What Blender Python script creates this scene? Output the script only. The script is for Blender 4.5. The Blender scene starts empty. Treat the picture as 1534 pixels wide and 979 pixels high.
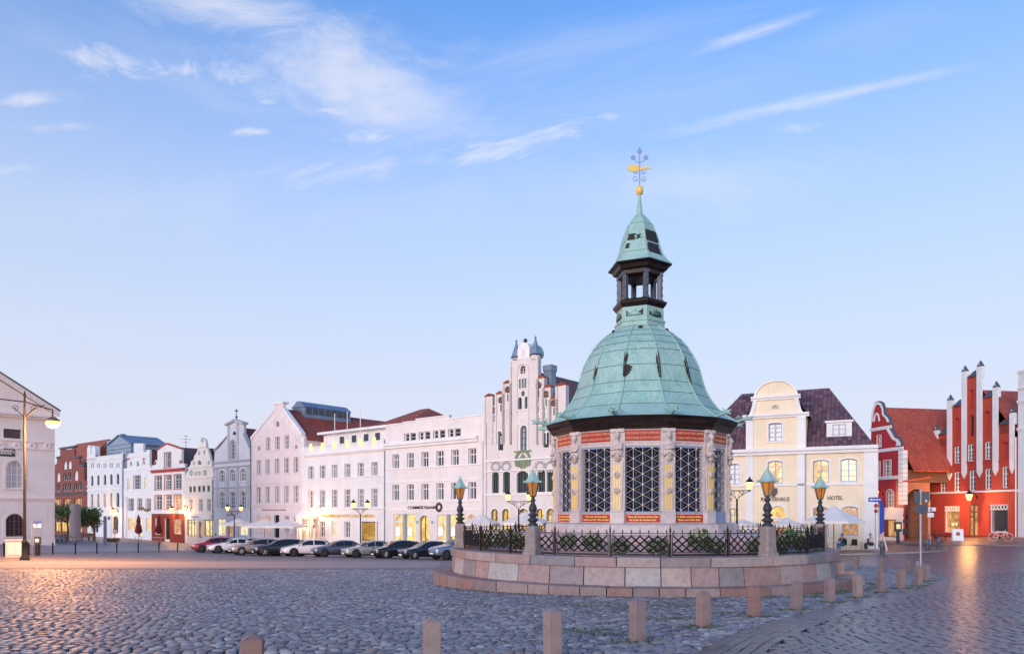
import bpy, math, random
import numpy as np
from mathutils import Vector, Matrix, geometry
random.seed(7); rng = np.random.default_rng(7)
R_ = math.radians
SC = bpy.context.scene
COL = SC.collection

# ------------------------------------------------------------------ camera
F, CX, HY, CZ = 1090.0, 767.0, 768.0, 1.36     # focal length and horizon in photo pixels, eye height
cam = bpy.data.cameras.new('camera'); camo = bpy.data.objects.new('camera', cam); COL.objects.link(camo)
camo.location = (0, 0, CZ); camo.rotation_euler = (R_(90), 0, 0)
cam.sensor_width = 36; cam.lens = 36*F/1534; cam.shift_y = (HY-489.5)/1534
cam.clip_start = 0.1; cam.clip_end = 6000
SC.camera = camo

# ------------------------------------------------------------------ sky, sun, exposure
SUN_EL, SUN_AZ = R_(9), R_(207)               # behind the camera, a little to the left (azimuth from +Y, clockwise)
SKY_STRENGTH, SUN_STRENGTH = 0.13, 1.85
SC.view_settings.view_transform = 'Standard'; SC.view_settings.look = 'None'
SC.view_settings.exposure = 0.55; SC.view_settings.gamma = 1.0

class NT:
    """tiny node-tree helper"""
    def __init__(s, tree): s.t = tree; s.n = tree.nodes; s.l = tree.links
    def new(s, kind, **kw):
        n = s.n.new(kind)
        for k, v in kw.items(): setattr(n, k, v)
        return n
    def put(s, sock, v):
        if isinstance(v, bpy.types.NodeSocket): s.l.new(v, sock)
        elif v is not None:
            if hasattr(sock.default_value, '__len__') and isinstance(v, (tuple, list)) and len(v) == 3 and len(sock.default_value) == 4: v = (*v, 1)
            sock.default_value = v
    def math(s, op, a, b=None, c=None, clamp=False):
        n = s.new('ShaderNodeMath', operation=op, use_clamp=clamp)
        for i, v in enumerate((a, b, c)):
            if v is not None: s.put(n.inputs[i], v)
        return n.outputs[0]
    def mix(s, fac, a, b, mode='MIX'):
        n = s.new('ShaderNodeMix', data_type='RGBA', blend_type=mode)
        s.put(n.inputs[0], fac); s.put(n.inputs[6], a); s.put(n.inputs[7], b)
        return n.outputs[2]
    def ramp(s, fac, stops, interp='LINEAR'):
        n = s.new('ShaderNodeValToRGB'); n.color_ramp.interpolation = interp
        e = n.color_ramp.elements
        while len(e) < len(stops): e.new(0.5)
        for i, (p, c) in enumerate(stops): e[i].position = p; e[i].color = (*c, 1) if len(c) == 3 else c
        s.put(n.inputs[0], fac); return n.outputs[0]
    def noise(s, vec, scale, detail=3, rough=0.5, dist=0.0):
        n = s.new('ShaderNodeTexNoise'); s.put(n.inputs['Vector'], vec)
        n.inputs['Scale'].default_value = scale; n.inputs['Detail'].default_value = detail
        n.inputs['Roughness'].default_value = rough; n.inputs['Distortion'].default_value = dist
        return n.outputs['Fac']
    def mapping(s, vec, loc=(0,0,0), rot=(0,0,0), scale=(1,1,1), kind='POINT'):
        n = s.new('ShaderNodeMapping', vector_type=kind); s.put(n.inputs[0], vec)
        n.inputs[1].default_value = loc; n.inputs[2].default_value = rot; n.inputs[3].default_value = scale
        return n.outputs[0]
    def smooth(s, v, lo, hi):
        n = s.new('ShaderNodeMapRange', interpolation_type='SMOOTHSTEP'); s.put(n.inputs[0], v)
        n.inputs[1].default_value = lo; n.inputs[2].default_value = hi
        return n.outputs[0]

world = bpy.data.worlds.new('World'); SC.world = world; world.use_nodes = True
w = NT(world.node_tree); w.n.clear()
sky = w.new('ShaderNodeTexSky', sky_type='NISHITA', sun_disc=False)
sky.sun_elevation = SUN_EL; sky.sun_rotation = SUN_AZ
sky.altitude = 0; sky.air_density = 1.0; sky.dust_density = 1.2; sky.ozone_density = 2.0
tc = w.new('ShaderNodeTexCoord')
sep = w.new('ShaderNodeSeparateXYZ'); w.put(sep.inputs[0], tc.outputs['Generated'])
yy = w.math('MAXIMUM', sep.outputs[1], 0.12)
ca = w.math('DIVIDE', sep.outputs[0], yy); cb = w.math('DIVIDE', sep.outputs[2], yy)
cmb = w.new('ShaderNodeCombineXYZ'); w.put(cmb.inputs[0], ca); w.put(cmb.inputs[1], cb)
SKY_TINT, HAZE_LOW, HAZE_MID, CLOUD_COL = (.62, 1.34, 2.15), (.69, .685, .78), (.60, .655, .79), (4.6, 4.62, 5.1)
uv = cmb.outputs[0]                              # direction as a tangent pair round the +Y axis
def cloud(px, py, lx, ly, ang, seed, scale, stretch, soft, amt):
    """one bank of cirrus at a sky direction: an elongated soft patch whose edge and body are eaten by stretched noise"""
    a, b = (px-CX)/F, (HY-py)/F
    nv = w.mapping(uv, (seed, seed*1.7, seed*.3), (0, 0, R_(ang)), (1, 1, 1), 'TEXTURE')
    nv = w.mapping(nv, (0, 0, 0), (0, 0, 0), (1/stretch, 1, 1))
    n = w.noise(nv, scale, 10, 0.66, 0.8)
    m = w.mapping(uv, (a, b, 0), (0, 0, R_(ang)), (lx/F, ly/F, 1), 'TEXTURE')
    ln = w.new('ShaderNodeVectorMath', operation='LENGTH'); w.put(ln.inputs[0], m)
    d = w.math('ADD', w.math('SUBTRACT', 1.0, ln.outputs['Value']), w.math('MULTIPLY', w.math('SUBTRACT', n, .52), 4.6))
    return w.math('MULTIPLY', w.smooth(d, -.05, soft), amt)
fog = None
for args in ((280, 120, 430, 95, -12, 4.7, 5, 3.2, 3.4, 0.68), (930, 150, 480, 75, 11, 2.6, 5, 6, 3.4, 0.57), (480, 330, 600, 85, 3, 5.6, 4, 5, 3.6, 0.54), (1250, 60, 300, 45, 15, 1.4, 6, 9, 3.0, 0.46), (120, 490, 260, 16, -2, 6.9, 7, 7, 3., 0.41), (370, 20, 270, 65.0, -14, 3.1, 8, 2.6, 1.6, 1), (520, 110, 240, 87.5, -8, 5.3, 6, 2.2, 1.8, 0.85),
             (170, 95, 110, 30.0, -14, 1.3, 20, 1.8, 1.5, 0.81), (285, 105, 100, 27.5, -12, 8.2, 22, 1.6, 1.5, 0.92),
             (40, 150, 55.2, 12.2, 3, 2.2, 26, 2.2, 2.13, 0.89), (60, 192, 86.2, 12.2, 0, 4.4, 20, 3, 1.98, 0.89),
             (383, 198, 29.9, 9.5, 0, 6.1, 26, 2.5, 1.52, 0.97), (397, 153, 20.7, 8.1, 0, 6.7, 26, 2.5, 1.82, 0.81),
             (500, 168, 69.0, 14.9, -4, 9.1, 22, 2.5, 1.82, 0.97), (560, 206, 80.5, 18.9, 4, 7.7, 22, 2.4, 1.82, 1),
             (760, 214, 180, 27.5, 11, 1.9, 15, 3.2, 1.3, 1), (560, 248, 160, 27.5, 8, 2.9, 12, 3, 1.6, 0.92), (30, 252, 51.7, 9.5, 5, 2.4, 22, 3, 2.13, 0.65),
             (1140, 45, 170, 15.0, 18, 5.9, 9, 9, 1.5, 1), (1260, 142, 300, 16.2, 12, 3.7, 8, 11, 1.4, 1), (1190, 110, 260, 37.5, 12, 6.3, 5, 9, 2.2, 0.45),
             (1000, 195, 220, 32.5, 8, 9.9, 9, 5, 1.8, 1), (1190, 192, 69.0, 13.5, 4, 4.9, 20, 2.6, 1.98, 0.81),
             (860, 60, 320, 68.8, 14, 7.1, 6, 8, 2.2, 0.51), (180, 310, 420, 87.5, 4, 6.5, 4, 4, 2.4, 0.61), (1000, 270, 500, 75.0, 5, 8.8, 4, 5, 2.4, 0.61)):
    c = cloud(*args)
    fog = c if fog is None else w.math('MAXIMUM', fog, c)
wide = w.smooth(w.noise(w.mapping(tc.outputs['Generated'], (0,0,0), (0,0,.4), (1.2, 3.2, 5)), 2.4, 6, .6, .4), .5, .85)
fog = w.math('MAXIMUM', fog, w.math('MULTIPLY', wide, w.math('MULTIPLY', w.smooth(sep.outputs[1], .45, .05), .5)), clamp=True)
# thin summer haze: pale lavender near the horizon, thinning upwards
skyc = w.mix(1.0, sky.outputs[0], SKY_TINT, 'MULTIPLY')
low = w.ramp(sep.outputs[2], [(0.0, (.98,)*3), (.16, (.95,)*3), (.34, (.74,)*3), (.50, (.26,)*3), (.62, (.03,)*3)], 'B_SPLINE')
hz = w.ramp(sep.outputs[2], [(0.0, HAZE_LOW), (.30, HAZE_MID), (.6, HAZE_MID)])
sc2 = w.new('ShaderNodeVectorMath', operation='SCALE'); w.put(sc2.inputs[0], hz); sc2.inputs['Scale'].default_value = 6.0
base = w.mix(low, skyc, sc2.outputs[0])
full = w.mix(w.math('MULTIPLY', fog, 0.8), base, CLOUD_COL)
bg = w.new('ShaderNodeBackground'); w.put(bg.inputs[0], full); bg.inputs[1].default_value = SKY_STRENGTH
wo = w.new('ShaderNodeOutputWorld'); w.l.new(bg.outputs[0], wo.inputs[0])

sun = bpy.data.lights.new('sun', 'SUN'); suno = bpy.data.objects.new('sun', sun); COL.objects.link(suno)
sun.energy = SUN_STRENGTH; sun.angle = R_(35); sun.color = (1.0, 0.86, 0.82)
sd = Vector((math.sin(SUN_AZ)*math.cos(SUN_EL), math.cos(SUN_AZ)*math.cos(SUN_EL), math.sin(SUN_EL)))
suno.rotation_euler = sd.to_track_quat('Z', 'Y').to_euler(); suno.location = (0, -30, 60)

# ------------------------------------------------------------------ ground height and photo geometry
GC = (1.36206039e+00, 4.36682886e-02, 8.75813279e-03, -8.90232116e-05, -2.47031632e-04, -6.21037449e-04)
def gz(x, y):
    """height of the sloping square"""
    x = min(max(x, -62.), 58.); y = min(max(y, 2.), 118.)
    return CZ-(GC[0]+GC[1]*y+GC[2]*x+GC[3]*y*y+GC[4]*x*y+GC[5]*x*x)
def gza(x, y):
    x = np.clip(x, -62, 58); y = np.clip(y, 2, 118)
    return CZ-(GC[0]+GC[1]*y+GC[2]*x+GC[3]*y*y+GC[4]*x*y+GC[5]*x*x)
def gp(px, py):
    """point of the ground seen at a place in the photograph"""
    a, b = (px-CX)/F, (py-HY)/F
    y = 4.0
    while y < 160 and CZ-gz(a*y, y) > b*y: y += .25
    lo, hi = y-.25, y
    for _ in range(30):
        m = (lo+hi)/2
        if CZ-gz(a*m, m) > b*m: lo = m
        else: hi = m
    return Vector((a*hi, hi, gz(a*hi, hi)))
def at(px, py, y): return Vector(((px-CX)/F*y, y, CZ+(HY-py)/F*y))
def ground_at(px, y):
    x = (px-CX)/F*y
    return Vector((x, y, gz(x, y)))

# ------------------------------------------------------------------ materials
def principled(name):
    m = bpy.data.materials.new(name); m.use_nodes = True
    t = NT(m.node_tree); p = t.n['Principled BSDF']
    return m, t, p
def coords(t, kind='Object'): return t.new('ShaderNodeTexCoord').outputs[kind]
def bump(t, p, h, strength, dist=0.02):
    b = t.new('ShaderNodeBump'); b.inputs['Strength'].default_value = strength; b.inputs['Distance'].default_value = dist
    t.put(b.inputs['Height'], h); t.l.new(b.outputs[0], p.inputs['Normal'])
def plain(name, col, rough=.6, metal=0., var=.12, scale=3., bmp=.15, bscale=40., spec=None):
    m, t, p = principled(name); c = coords(t)
    n = t.noise(c, scale, 5, .6)
    dark = tuple(x*(1-var) for x in col); lite = tuple(min(1, x*(1+var)) for x in col)
    t.put(p.inputs['Base Color'], t.ramp(n, [(.3, dark), (.7, lite)]))
    p.inputs['Roughness'].default_value = rough; p.inputs['Metallic'].default_value = metal
    if spec is not None: p.inputs['Specular IOR Level'].default_value = spec
    if bmp: bump(t, p, t.noise(c, bscale, 3), bmp)
    return m
def plaster(name, col, dirt=.55):
    """painted render: broad mottling, thin vertical rain streaks, a fine grain"""
    m, t, p = principled(name); c = coords(t)
    n = t.noise(c, .55, 5, .65); st = t.noise(t.mapping(c, (0,0,0), (0,0,0), (3.2, 3.2, .12)), 1.6, 4, .6)
    a = t.ramp(n, [(.3, tuple(x*.89 for x in col)), (.7, tuple(min(1, x*1.04) for x in col))])
    f = t.math('MULTIPLY', t.smooth(st, .52, .8), dirt)
    t.put(p.inputs['Base Color'], t.mix(f, a, tuple(x*.6 for x in col)))
    p.inputs['Roughness'].default_value = .8; p.inputs['Specular IOR Level'].default_value = .25
    bump(t, p, t.noise(c, 28, 4), .12)
    return m
def brickwork(name, c1, c2, mortar, sx=.25, sy=.077, axis='XZ'):
    m, t, p = principled(name); c = coords(t)
    s = t.new('ShaderNodeSeparateXYZ'); t.put(s.inputs[0], c); k = t.new('ShaderNodeCombineXYZ')
    t.put(k.inputs[0], s.outputs[0]); t.put(k.inputs[1], s.outputs[2])
    b = t.new('ShaderNodeTexBrick'); t.put(b.inputs['Vector'], k.outputs[0])
    b.inputs['Scale'].default_value = 1; b.inputs['Brick Width'].default_value = sx; b.inputs['Row Height'].default_value = sy
    b.inputs['Mortar Size'].default_value = .008; b.inputs['Mortar Smooth'].default_value = .2
    b.inputs['Color1'].default_value = (*c1, 1); b.inputs['Color2'].default_value = (*c2, 1); b.inputs['Mortar'].default_value = (*mortar, 1)
    n = t.noise(c, .8, 5, .6)
    t.put(p.inputs['Base Color'], t.mix(.35, b.outputs[0], t.ramp(n, [(.3, tuple(x*.6 for x in c1)), (.7, c2)])))
    p.inputs['Roughness'].default_value = .85
    bump(t, p, t.math('SUBTRACT', 1, b.outputs['Fac']), .5, .01)
    return m
def tiles(name, c1, c2, along='X', w=.24, h=.3):
    """pantile roof: rounded columns, stepped rows, tile to tile colour changes"""
    m, t, p = principled(name); c = coords(t)
    s = t.new('ShaderNodeSeparateXYZ'); t.put(s.inputs[0], c)
    u = s.outputs[0 if along == 'X' else 1]; v = t.math('MULTIPLY', s.outputs[2], 1.35)
    k = t.new('ShaderNodeCombineXYZ'); t.put(k.inputs[0], u); t.put(k.inputs[1], v)
    b = t.new('ShaderNodeTexBrick', offset=0.0); t.put(b.inputs['Vector'], k.outputs[0])
    b.inputs['Scale'].default_value = 1; b.inputs['Brick Width'].default_value = w; b.inputs['Row Height'].default_value = h
    b.inputs['Mortar Size'].default_value = .012; b.inputs['Mortar Smooth'].default_value = .6
    b.inputs['Color1'].default_value = (*c1, 1); b.inputs['Color2'].default_value = (*c2, 1); b.inputs['Mortar'].default_value = (*[x*.35 for x in c1], 1)
    n = t.noise(c, .7, 6, .65)
    t.put(p.inputs['Base Color'], t.mix(t.math('MULTIPLY', t.smooth(n, .45, .75), .6), b.outputs[0], tuple(x*.5 for x in c1)))
    p.inputs['Roughness'].default_value = .62
    hh = t.math('ADD', t.math('ABSOLUTE', t.math('SINE', t.math('MULTIPLY', u, math.pi/w))),
                t.math('MULTIPLY', t.math('FRACT', t.math('DIVIDE', v, -h)), -.9))
    bump(t, p, hh, 1.0, .07)
    return m
def glow(name, col, strength, col2=None, scale=1.6):
    """lit window: an uneven bright room behind the pane under a weak glass reflection"""
    m, t, p = principled(name); c = coords(t)
    o = t.new('ShaderNodeObjectInfo')
    v = t.new('ShaderNodeVectorMath', operation='ADD'); t.put(v.inputs[0], c)
    k = t.new('ShaderNodeCombineXYZ'); t.put(k.inputs[0], t.math('MULTIPLY', o.outputs['Random'], 40)); t.l.new(k.outputs[0], v.inputs[1])
    n = t.noise(t.mapping(v.outputs[0], (0,0,0), (0,0,0), (1.6, 1, 1)), scale, 4, .7, .4)
    col2 = col2 or tuple(x*.22 for x in col)
    vv = t.new('ShaderNodeTexVoronoi', feature='F1', distance='CHEBYCHEV'); t.put(vv.inputs['Vector'], v.outputs[0]); vv.inputs['Scale'].default_value = scale*1.4
    sv = t.new('ShaderNodeSeparateColor'); t.l.new(vv.outputs['Color'], sv.inputs[0])
    f = t.math('ADD', t.math('MULTIPLY', n, .75), t.math('MULTIPLY', sv.outputs[0], .3))
    e = t.ramp(f, [(.28, col2), (.5, col), (.66, tuple(min(1., x*1.25+.08) for x in col))])
    t.put(p.inputs['Base Color'], (.04, .03, .02)); p.inputs['Roughness'].default_value = .1
    t.put(p.inputs['Emission Color'], e); p.inputs['Emission Strength'].default_value = strength
    return m
def glass_pane(name, col=(.03, .035, .045), curtain=None, rough=.06):
    m, t, p = principled(name)
    p.inputs['Roughness'].default_value = rough; p.inputs['Specular IOR Level'].default_value = .6
    if curtain:
        g = coords(t, 'Generated'); s = t.new('ShaderNodeSeparateXYZ'); t.put(s.inputs[0], g)
        o = t.new('ShaderNodeObjectInfo')
        d = t.math('ABSOLUTE', t.math('SUBTRACT', s.outputs[0], .5))
        wdt = t.math('MULTIPLY_ADD', o.outputs['Random'], .22, .2)
        fold = t.noise(t.mapping(coords(t), (0,0,0), (0,0,0), (14, 1, .4)), 1.5, 2)
        edge = t.math('ADD', d, t.math('MULTIPLY', fold, .12))
        f = t.smooth(t.math('SUBTRACT', edge, wdt), 0.0, .06)
        t.put(p.inputs['Base Color'], t.mix(t.math('MULTIPLY', f, .55), col, t.ramp(fold, [(.3, tuple(x*.6 for x in curtain)), (.7, curtain)])))
    else:
        t.put(p.inputs['Base Color'], col)
    return m
def emitter(name, col, strength):
    m, t, p = principled(name); t.put(p.inputs['Base Color'], col); t.put(p.inputs['Emission Color'], col); p.inputs['Emission Strength'].default_value = strength
    return m
M = {}
M['white'] = plaster('white_plaster', (.82, .78, .75)); M['white2'] = plaster('cool_white_plaster', (.78, .77, .77))
M['hotelwhite'] = plaster('hotel_plaster', (.84, .785, .765)); M['bankwhite'] = plaster('bank_plaster', (.82, .75, .72))
M['pink'] = plaster('pink_plaster', (.82, .68, .66)); M['cream'] = plaster('cream_plaster', (.82, .75, .67)); M['grey'] = plaster('grey_plaster', (.50, .50, .53))
M['greylite'] = plaster('pale_grey_plaster', (.66, .65, .69)); M['yellow'] = plaster('yellow_plaster', (.88, .735, .53)); M['trim'] = plaster('white_trim', (.84, .81, .80), .3)
M['hall'] = plaster('town_hall_plaster', (.82, .76, .74)); M['ornate'] = plaster('ornate_plaster', (.73, .67, .645)); M['redwall'] = plaster('red_plaster', (.50, .070, .048), .5)
M['redwall2'] = plaster('crimson_plaster', (.46, .035, .045)); M['redbase'] = plaster('dark_red_base', (.26, .05, .035)); M['redtrim'] = plain('red_trim', (.42, .07, .06), .6)
M['greentrim'] = plain('green_ornament', (.20, .26, .16), .7); M['ornament'] = plain('grey_ornament', (.42, .42, .42), .8)
M['brick'] = brickwork('dark_red_brick', (.24, .055, .045), (.33, .085, .06), (.22, .16, .14)); M['brick2'] = brickwork('orange_brick', (.42, .13, .07), (.52, .19, .10), (.42, .30, .24), .5, .15)
M['oldbrick'] = brickwork('weathered_brick', (.10, .042, .03), (.19, .085, .055), (.14, .11, .09), .45, .14)
M['tile_red'] = tiles('red_pantiles', (.36, .075, .035), (.46, .11, .05)); M['tile_red_y'] = tiles('red_pantiles_side', (.30, .055, .03), (.40, .085, .045), 'Y')
M['tile_orange'] = tiles('orange_pantiles', (.40, .058, .032), (.52, .10, .055), 'Y', .3, .42); M['tile_dark'] = tiles('purple_brown_pantiles', (.075, .040, .055), (.21, .105, .125), 'X', .34, .44)
M['tile_dark_y'] = tiles('brown_pantiles', (.13, .06, .055), (.2, .09, .08), 'Y', .28, .36)
M['zinc'] = plain('zinc_sheet', (.20, .26, .34), .45, .3, .2, 1.2); M['bluegrey'] = plaster('blue_grey_boards', (.30, .37, .47)); M['lead'] = plain('lead_sheet', (.10, .11, .13), .5, .2)
M['frame_w'] = plain('white_frame_paint', (.80, .79, .78), .4, 0, .05); M['frame_d'] = plain('dark_frame_paint', (.05, .05, .06), .4); M['frame_g'] = plain('green_frame_paint', (.07, .10, .07), .45)
M['frame_b'] = plain('brown_frame_paint', (.16, .07, .045), .5); M['frame_grey'] = plain('grey_frame_paint', (.34, .38, .45), .45)
M['glass'] = glass_pane('dark_glass', (.035, .04, .055)); M['glass_c'] = glass_pane('curtained_glass', (.04, .045, .06), (.62, .60, .60)); M['glass_sky'] = glass_pane('pale_glass', (.40, .43, .5), (.7, .68, .68))
M['lit'] = glow('lit_room', (1.0, .56, .14), .66); M['lit_y'] = glow('lit_shop', (1.0, .62, .18), .72, (.35, .14, .03), 1.1); M['lit_pale'] = glow('lit_pale_room', (1., .74, .38), .68, (.5, .30, .10)); M['lit_dim'] = glow('dim_room', (.75, .34, .12), .55, (.03, .015, .01)); M['lit_gold'] = glow('lit_gate', (.55, .30, .04), .55, (.28, .13, .01), .5)
M['lit_cream'] = glow('lit_cream_room', (1., .82, .5), .6, (.6, .42, .2))
M['iron'] = plain('black_iron', (.007, .006, .006), .7, .0, .3, 8); M['steel'] = plain('galvanised_steel', (.36, .38, .41), .45, .6, .15, 6)
M['gold'] = plain('gilding', (.98, .62, .16), .35, .0, .12, 12); M['goldletter'] = plain('gold_letters', (.80, .50, .05), .5, .1)
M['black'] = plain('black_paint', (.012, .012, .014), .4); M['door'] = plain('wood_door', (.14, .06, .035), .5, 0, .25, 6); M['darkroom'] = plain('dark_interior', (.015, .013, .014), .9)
M['greendoor'] = plain('green_door', (.10, .14, .09), .5); M['signred'] = plain('sign_red_enamel', (.45, .04, .03), .5); M['signblue'] = plain('sign_blue', (.03, .07, .42), .4); M['signwhite'] = plain('sign_white', (.8, .8, .8), .4, 0, .04); M['letters'] = plain('dark_letters', (.07, .04, .05), .5)
M['canvas'] = plain('cream_canvas', (.82, .74, .68), .85, 0, .06, 2); M['canvas_red'] = plain('dark_red_canvas', (.20, .018, .025), .8); M['wood'] = plain('weathered_wood', (.25, .15, .09), .7, 0, .25, 9)

# ------------------------------------------------------------------ mesh builder
def shape(w, h, rise=0., n=8):
    """window outline, x centred on 0, from z=0: a rectangle with a segmental or round head"""
    a = [(-w/2, 0), (w/2, 0)]
    if rise <= 0: return a+[(w/2, h), (-w/2, h)]
    r = ((w/2)**2+rise*rise)/(2*rise); cz = h-r; t0 = math.asin(min(1, (w/2)/r))
    if rise > w/2: t0 = math.pi-t0
    return a+[(r*math.sin(t0-2*t0*i/n), cz+r*math.cos(t0-2*t0*i/n)) for i in range(n+1)]
def tess(polys):
    pts = [p for q in polys for p in q]
    tr = geometry.tessellate_polygon([[Vector((p[0], p[1], 0)) for p in q] for q in polys])
    def area(q): return sum(q[i][0]*q[(i+1) % len(q)][1]-q[(i+1) % len(q)][0]*q[i][1] for i in range(len(q)))/2
    want = abs(area(polys[0]))-sum(abs(area(q)) for q in polys[1:])
    got = sum(abs(area([pts[i] for i in t])) for t in tr)
    if abs(got-want) > .02*max(want, .01):
        ed, o = [], 0
        for q in polys: ed += [(o+i, o+(i+1) % len(q)) for i in range(len(q))]; o += len(q)
        vs, es, fs, ov, oe, of = geometry.delaunay_2d_cdt([Vector(p) for p in pts], ed, [], 4, 1e-5)
        return [tuple(v) for v in vs], [tuple(f) for f in fs]
    out = []
    for t in tr: out.append(tuple(t) if area([pts[i] for i in t]) > 0 else tuple(reversed(t)))
    return pts, out
class MB:
    def __init__(s): s.v, s.f, s.m, s.s = [], [], [], []
    def add(s, vs, fs, mi=0, sm=False):
        o = len(s.v); s.v += [tuple(p) for p in vs]
        for f in fs: s.f.append(tuple(o+i for i in f)); s.m.append(mi); s.s.append(sm)
        return s
    def box(s, x0, x1, y0, y1, z0, z1, mi=0):
        return s.add([(x0,y0,z0),(x1,y0,z0),(x1,y1,z0),(x0,y1,z0),(x0,y0,z1),(x1,y0,z1),(x1,y1,z1),(x0,y1,z1)],
                     [(0,3,2,1),(4,5,6,7),(0,1,5,4),(1,2,6,5),(2,3,7,6),(3,0,4,7)], mi)
    def bbox(s, x0, x1, y0, y1, z0, z1, b=.02, mi=0):
        """box with chamfered upright and top edges"""
        o = [(x0+b,y0),(x1-b,y0),(x1,y0+b),(x1,y1-b),(x1-b,y1),(x0+b,y1),(x0,y1-b),(x0,y0+b)]
        cx, cy = (x0+x1)/2, (y0+y1)/2
        def ins(p): return (cx+(p[0]-cx)*(1-b/max(.01, (x1-x0)/2)), cy+(p[1]-cy)*(1-b/max(.01, (y1-y0)/2)))
        v = [(*p, z0) for p in o]+[(*p, z1-b) for p in o]+[(*ins(p), z1) for p in o]
        f = [tuple(range(16, 24)), tuple(range(7, -1, -1))]
        for k in (0, 8): f += [(k+i, k+(i+1) % 8, k+8+(i+1) % 8, k+8+i) for i in range(8)]
        return s.add(v, f, mi)
    def prism(s, poly, y0, y1, mi=0, holes=()):
        """x-z outline pushed from y0 (front) to y1"""
        pts, tr = tess([poly]+list(holes)); n = len(pts)
        s.add([(p[0], y0, p[1]) for p in pts]+[(p[0], y1, p[1]) for p in pts], [t for t in tr]+[tuple(n+i for i in reversed(t)) for t in tr], mi)
        for q in [poly]+list(holes):
            k = len(q)
            s.add([(p[0], y0, p[1]) for p in q]+[(p[0], y1, p[1]) for p in q], [(i, i+k, (i+1) % k+k, (i+1) % k) for i in range(k)], mi)
        return s
    def slab(s, poly, z0, z1, mi=0):
        """x-y outline pushed upwards"""
        pts, tr = tess([poly]); n = len(pts)
        s.add([(p[0], p[1], z1) for p in pts], tr, mi)
        k = len(poly)
        s.add([(p[0], p[1], z0) for p in poly]+[(p[0], p[1], z1) for p in poly], [(i, (i+1) % k, (i+1) % k+k, i+k) for i in range(k)], mi)
        return s
    def ring(s, a, b, y0, y1, mi=0, open_=False):
        """band between outline a (outer) and b (inner), same count, x-z, y0 front"""
        n = len(a); v = [(p[0], y0, p[1]) for p in a]+[(p[0], y0, p[1]) for p in b]+[(p[0], y1, p[1]) for p in a]+[(p[0], y1, p[1]) for p in b]
        f = []
        for i in range(n-(1 if open_ else 0)):
            j = (i+1) % n
            f += [(i, j, n+j, n+i), (i, 2*n+i, 2*n+j, j), (n+i, n+j, 3*n+j, 3*n+i)]
        return s.add(v, f, mi)
    def lathe(s, prof, n=16, c=(0,0), mi=0, ph=0., sm=True, cap=True, flat=False):
        v = []
        for r, z in prof: v += [(c[0]+r*math.cos(ph+2*math.pi*i/n), c[1]+r*math.sin(ph+2*math.pi*i/n), z) for i in range(n)]
        f = []
        for k in range(len(prof)-1): f += [(k*n+i, k*n+(i+1) % n, (k+1)*n+(i+1) % n, (k+1)*n+i) for i in range(n)]
        s.add(v, f, mi, sm and not flat)
        if cap:
            s.add(v[:n], [tuple(range(n-1, -1, -1))], mi); s.add(v[-n:], [tuple(range(n))], mi)
        return s
    def tube(s, pts, r, n=6, mi=0, cap=True):
        pts = [Vector(p) for p in pts]; rs = r if isinstance(r, (list, tuple)) else [r]*len(pts); v = []
        for i, p in enumerate(pts):
            d = (pts[min(i+1, len(pts)-1)]-pts[max(i-1, 0)])
            if d.length < 1e-7: d = Vector((0,0,1))
            d.normalize(); a = d.orthogonal().normalized()
            up = Vector((0,0,1)) if abs(d.z) < .95 else Vector((1,0,0))
            a = d.cross(up).normalized(); b = d.cross(a)
            v += [tuple(p+(a*math.cos(2*math.pi*k/n)+b*math.sin(2*math.pi*k/n))*rs[i]) for k in range(n)]
        f = []
        for i in range(len(pts)-1): f += [(i*n+k, i*n+(k+1) % n, (i+1)*n+(k+1) % n, (i+1)*n+k) for k in range(n)]
        s.add(v, f, mi, n > 4)
        if cap: s.add(v[:n], [tuple(range(n))], mi); s.add(v[-n:], [tuple(range(n-1,-1,-1))], mi)
        return s
    def ball(s, c, r, n=8, m=6, mi=0, sq=(1,1,1)):
        v = [(c[0], c[1], c[2]-r*sq[2])]
        for j in range(1, m):
            t = math.pi*j/m
            v += [(c[0]+r*sq[0]*math.sin(t)*math.cos(2*math.pi*i/n), c[1]+r*sq[1]*math.sin(t)*math.sin(2*math.pi*i/n), c[2]-r*sq[2]*math.cos(t)) for i in range(n)]
        v.append((c[0], c[1], c[2]+r*sq[2])); L = len(v)-1; f = []
        for i in range(n):
            f.append((0, 1+(i+1) % n, 1+i)); f.append((L, L-n+i, L-n+(i+1) % n))
            for j in range(m-2): f.append((1+j*n+i, 1+j*n+(i+1) % n, 1+(j+1)*n+(i+1) % n, 1+(j+1)*n+i))
        return s.add(v, f, mi, True)
    def xf(s, Mx, start=0):
        for i in range(start, len(s.v)): s.v[i] = tuple(Mx @ Vector(s.v[i]))
        return s
    def mesh(s, name, mats):
        me = bpy.data.meshes.new(name); me.from_pydata(s.v, [], s.f)
        for m in (mats if isinstance(mats, (list, tuple)) else [mats]): me.materials.append(M[m] if isinstance(m, str) else m)
        me.polygons.foreach_set('material_index', s.m); me.polygons.foreach_set('use_smooth', s.s)
        me.update(); return me
    def build(s, name, mats, parent=None, loc=None, rz=0.):
        return link(name, s.mesh(name, mats), parent, loc, rz)
def link(name, me, parent=None, loc=None, rz=0.):
    o = bpy.data.objects.new(name, me); COL.objects.link(o); o.parent = parent
    if loc is not None: o.location = loc
    if rz: o.rotation_euler = (0, 0, rz)
    return o
def tag(o, label=None, cat=None, group=None, kind=None):
    for k, v in (('label', label), ('category', cat), ('group', group), ('kind', kind)):
        if v: o[k] = v
    return o
def thing(name, label, cat, loc=(0,0,0), rz=0., group=None, kind=None):
    o = link(name, None, None, loc, rz); o.empty_display_size = .3
    return tag(o, label, cat, group, kind)
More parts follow.
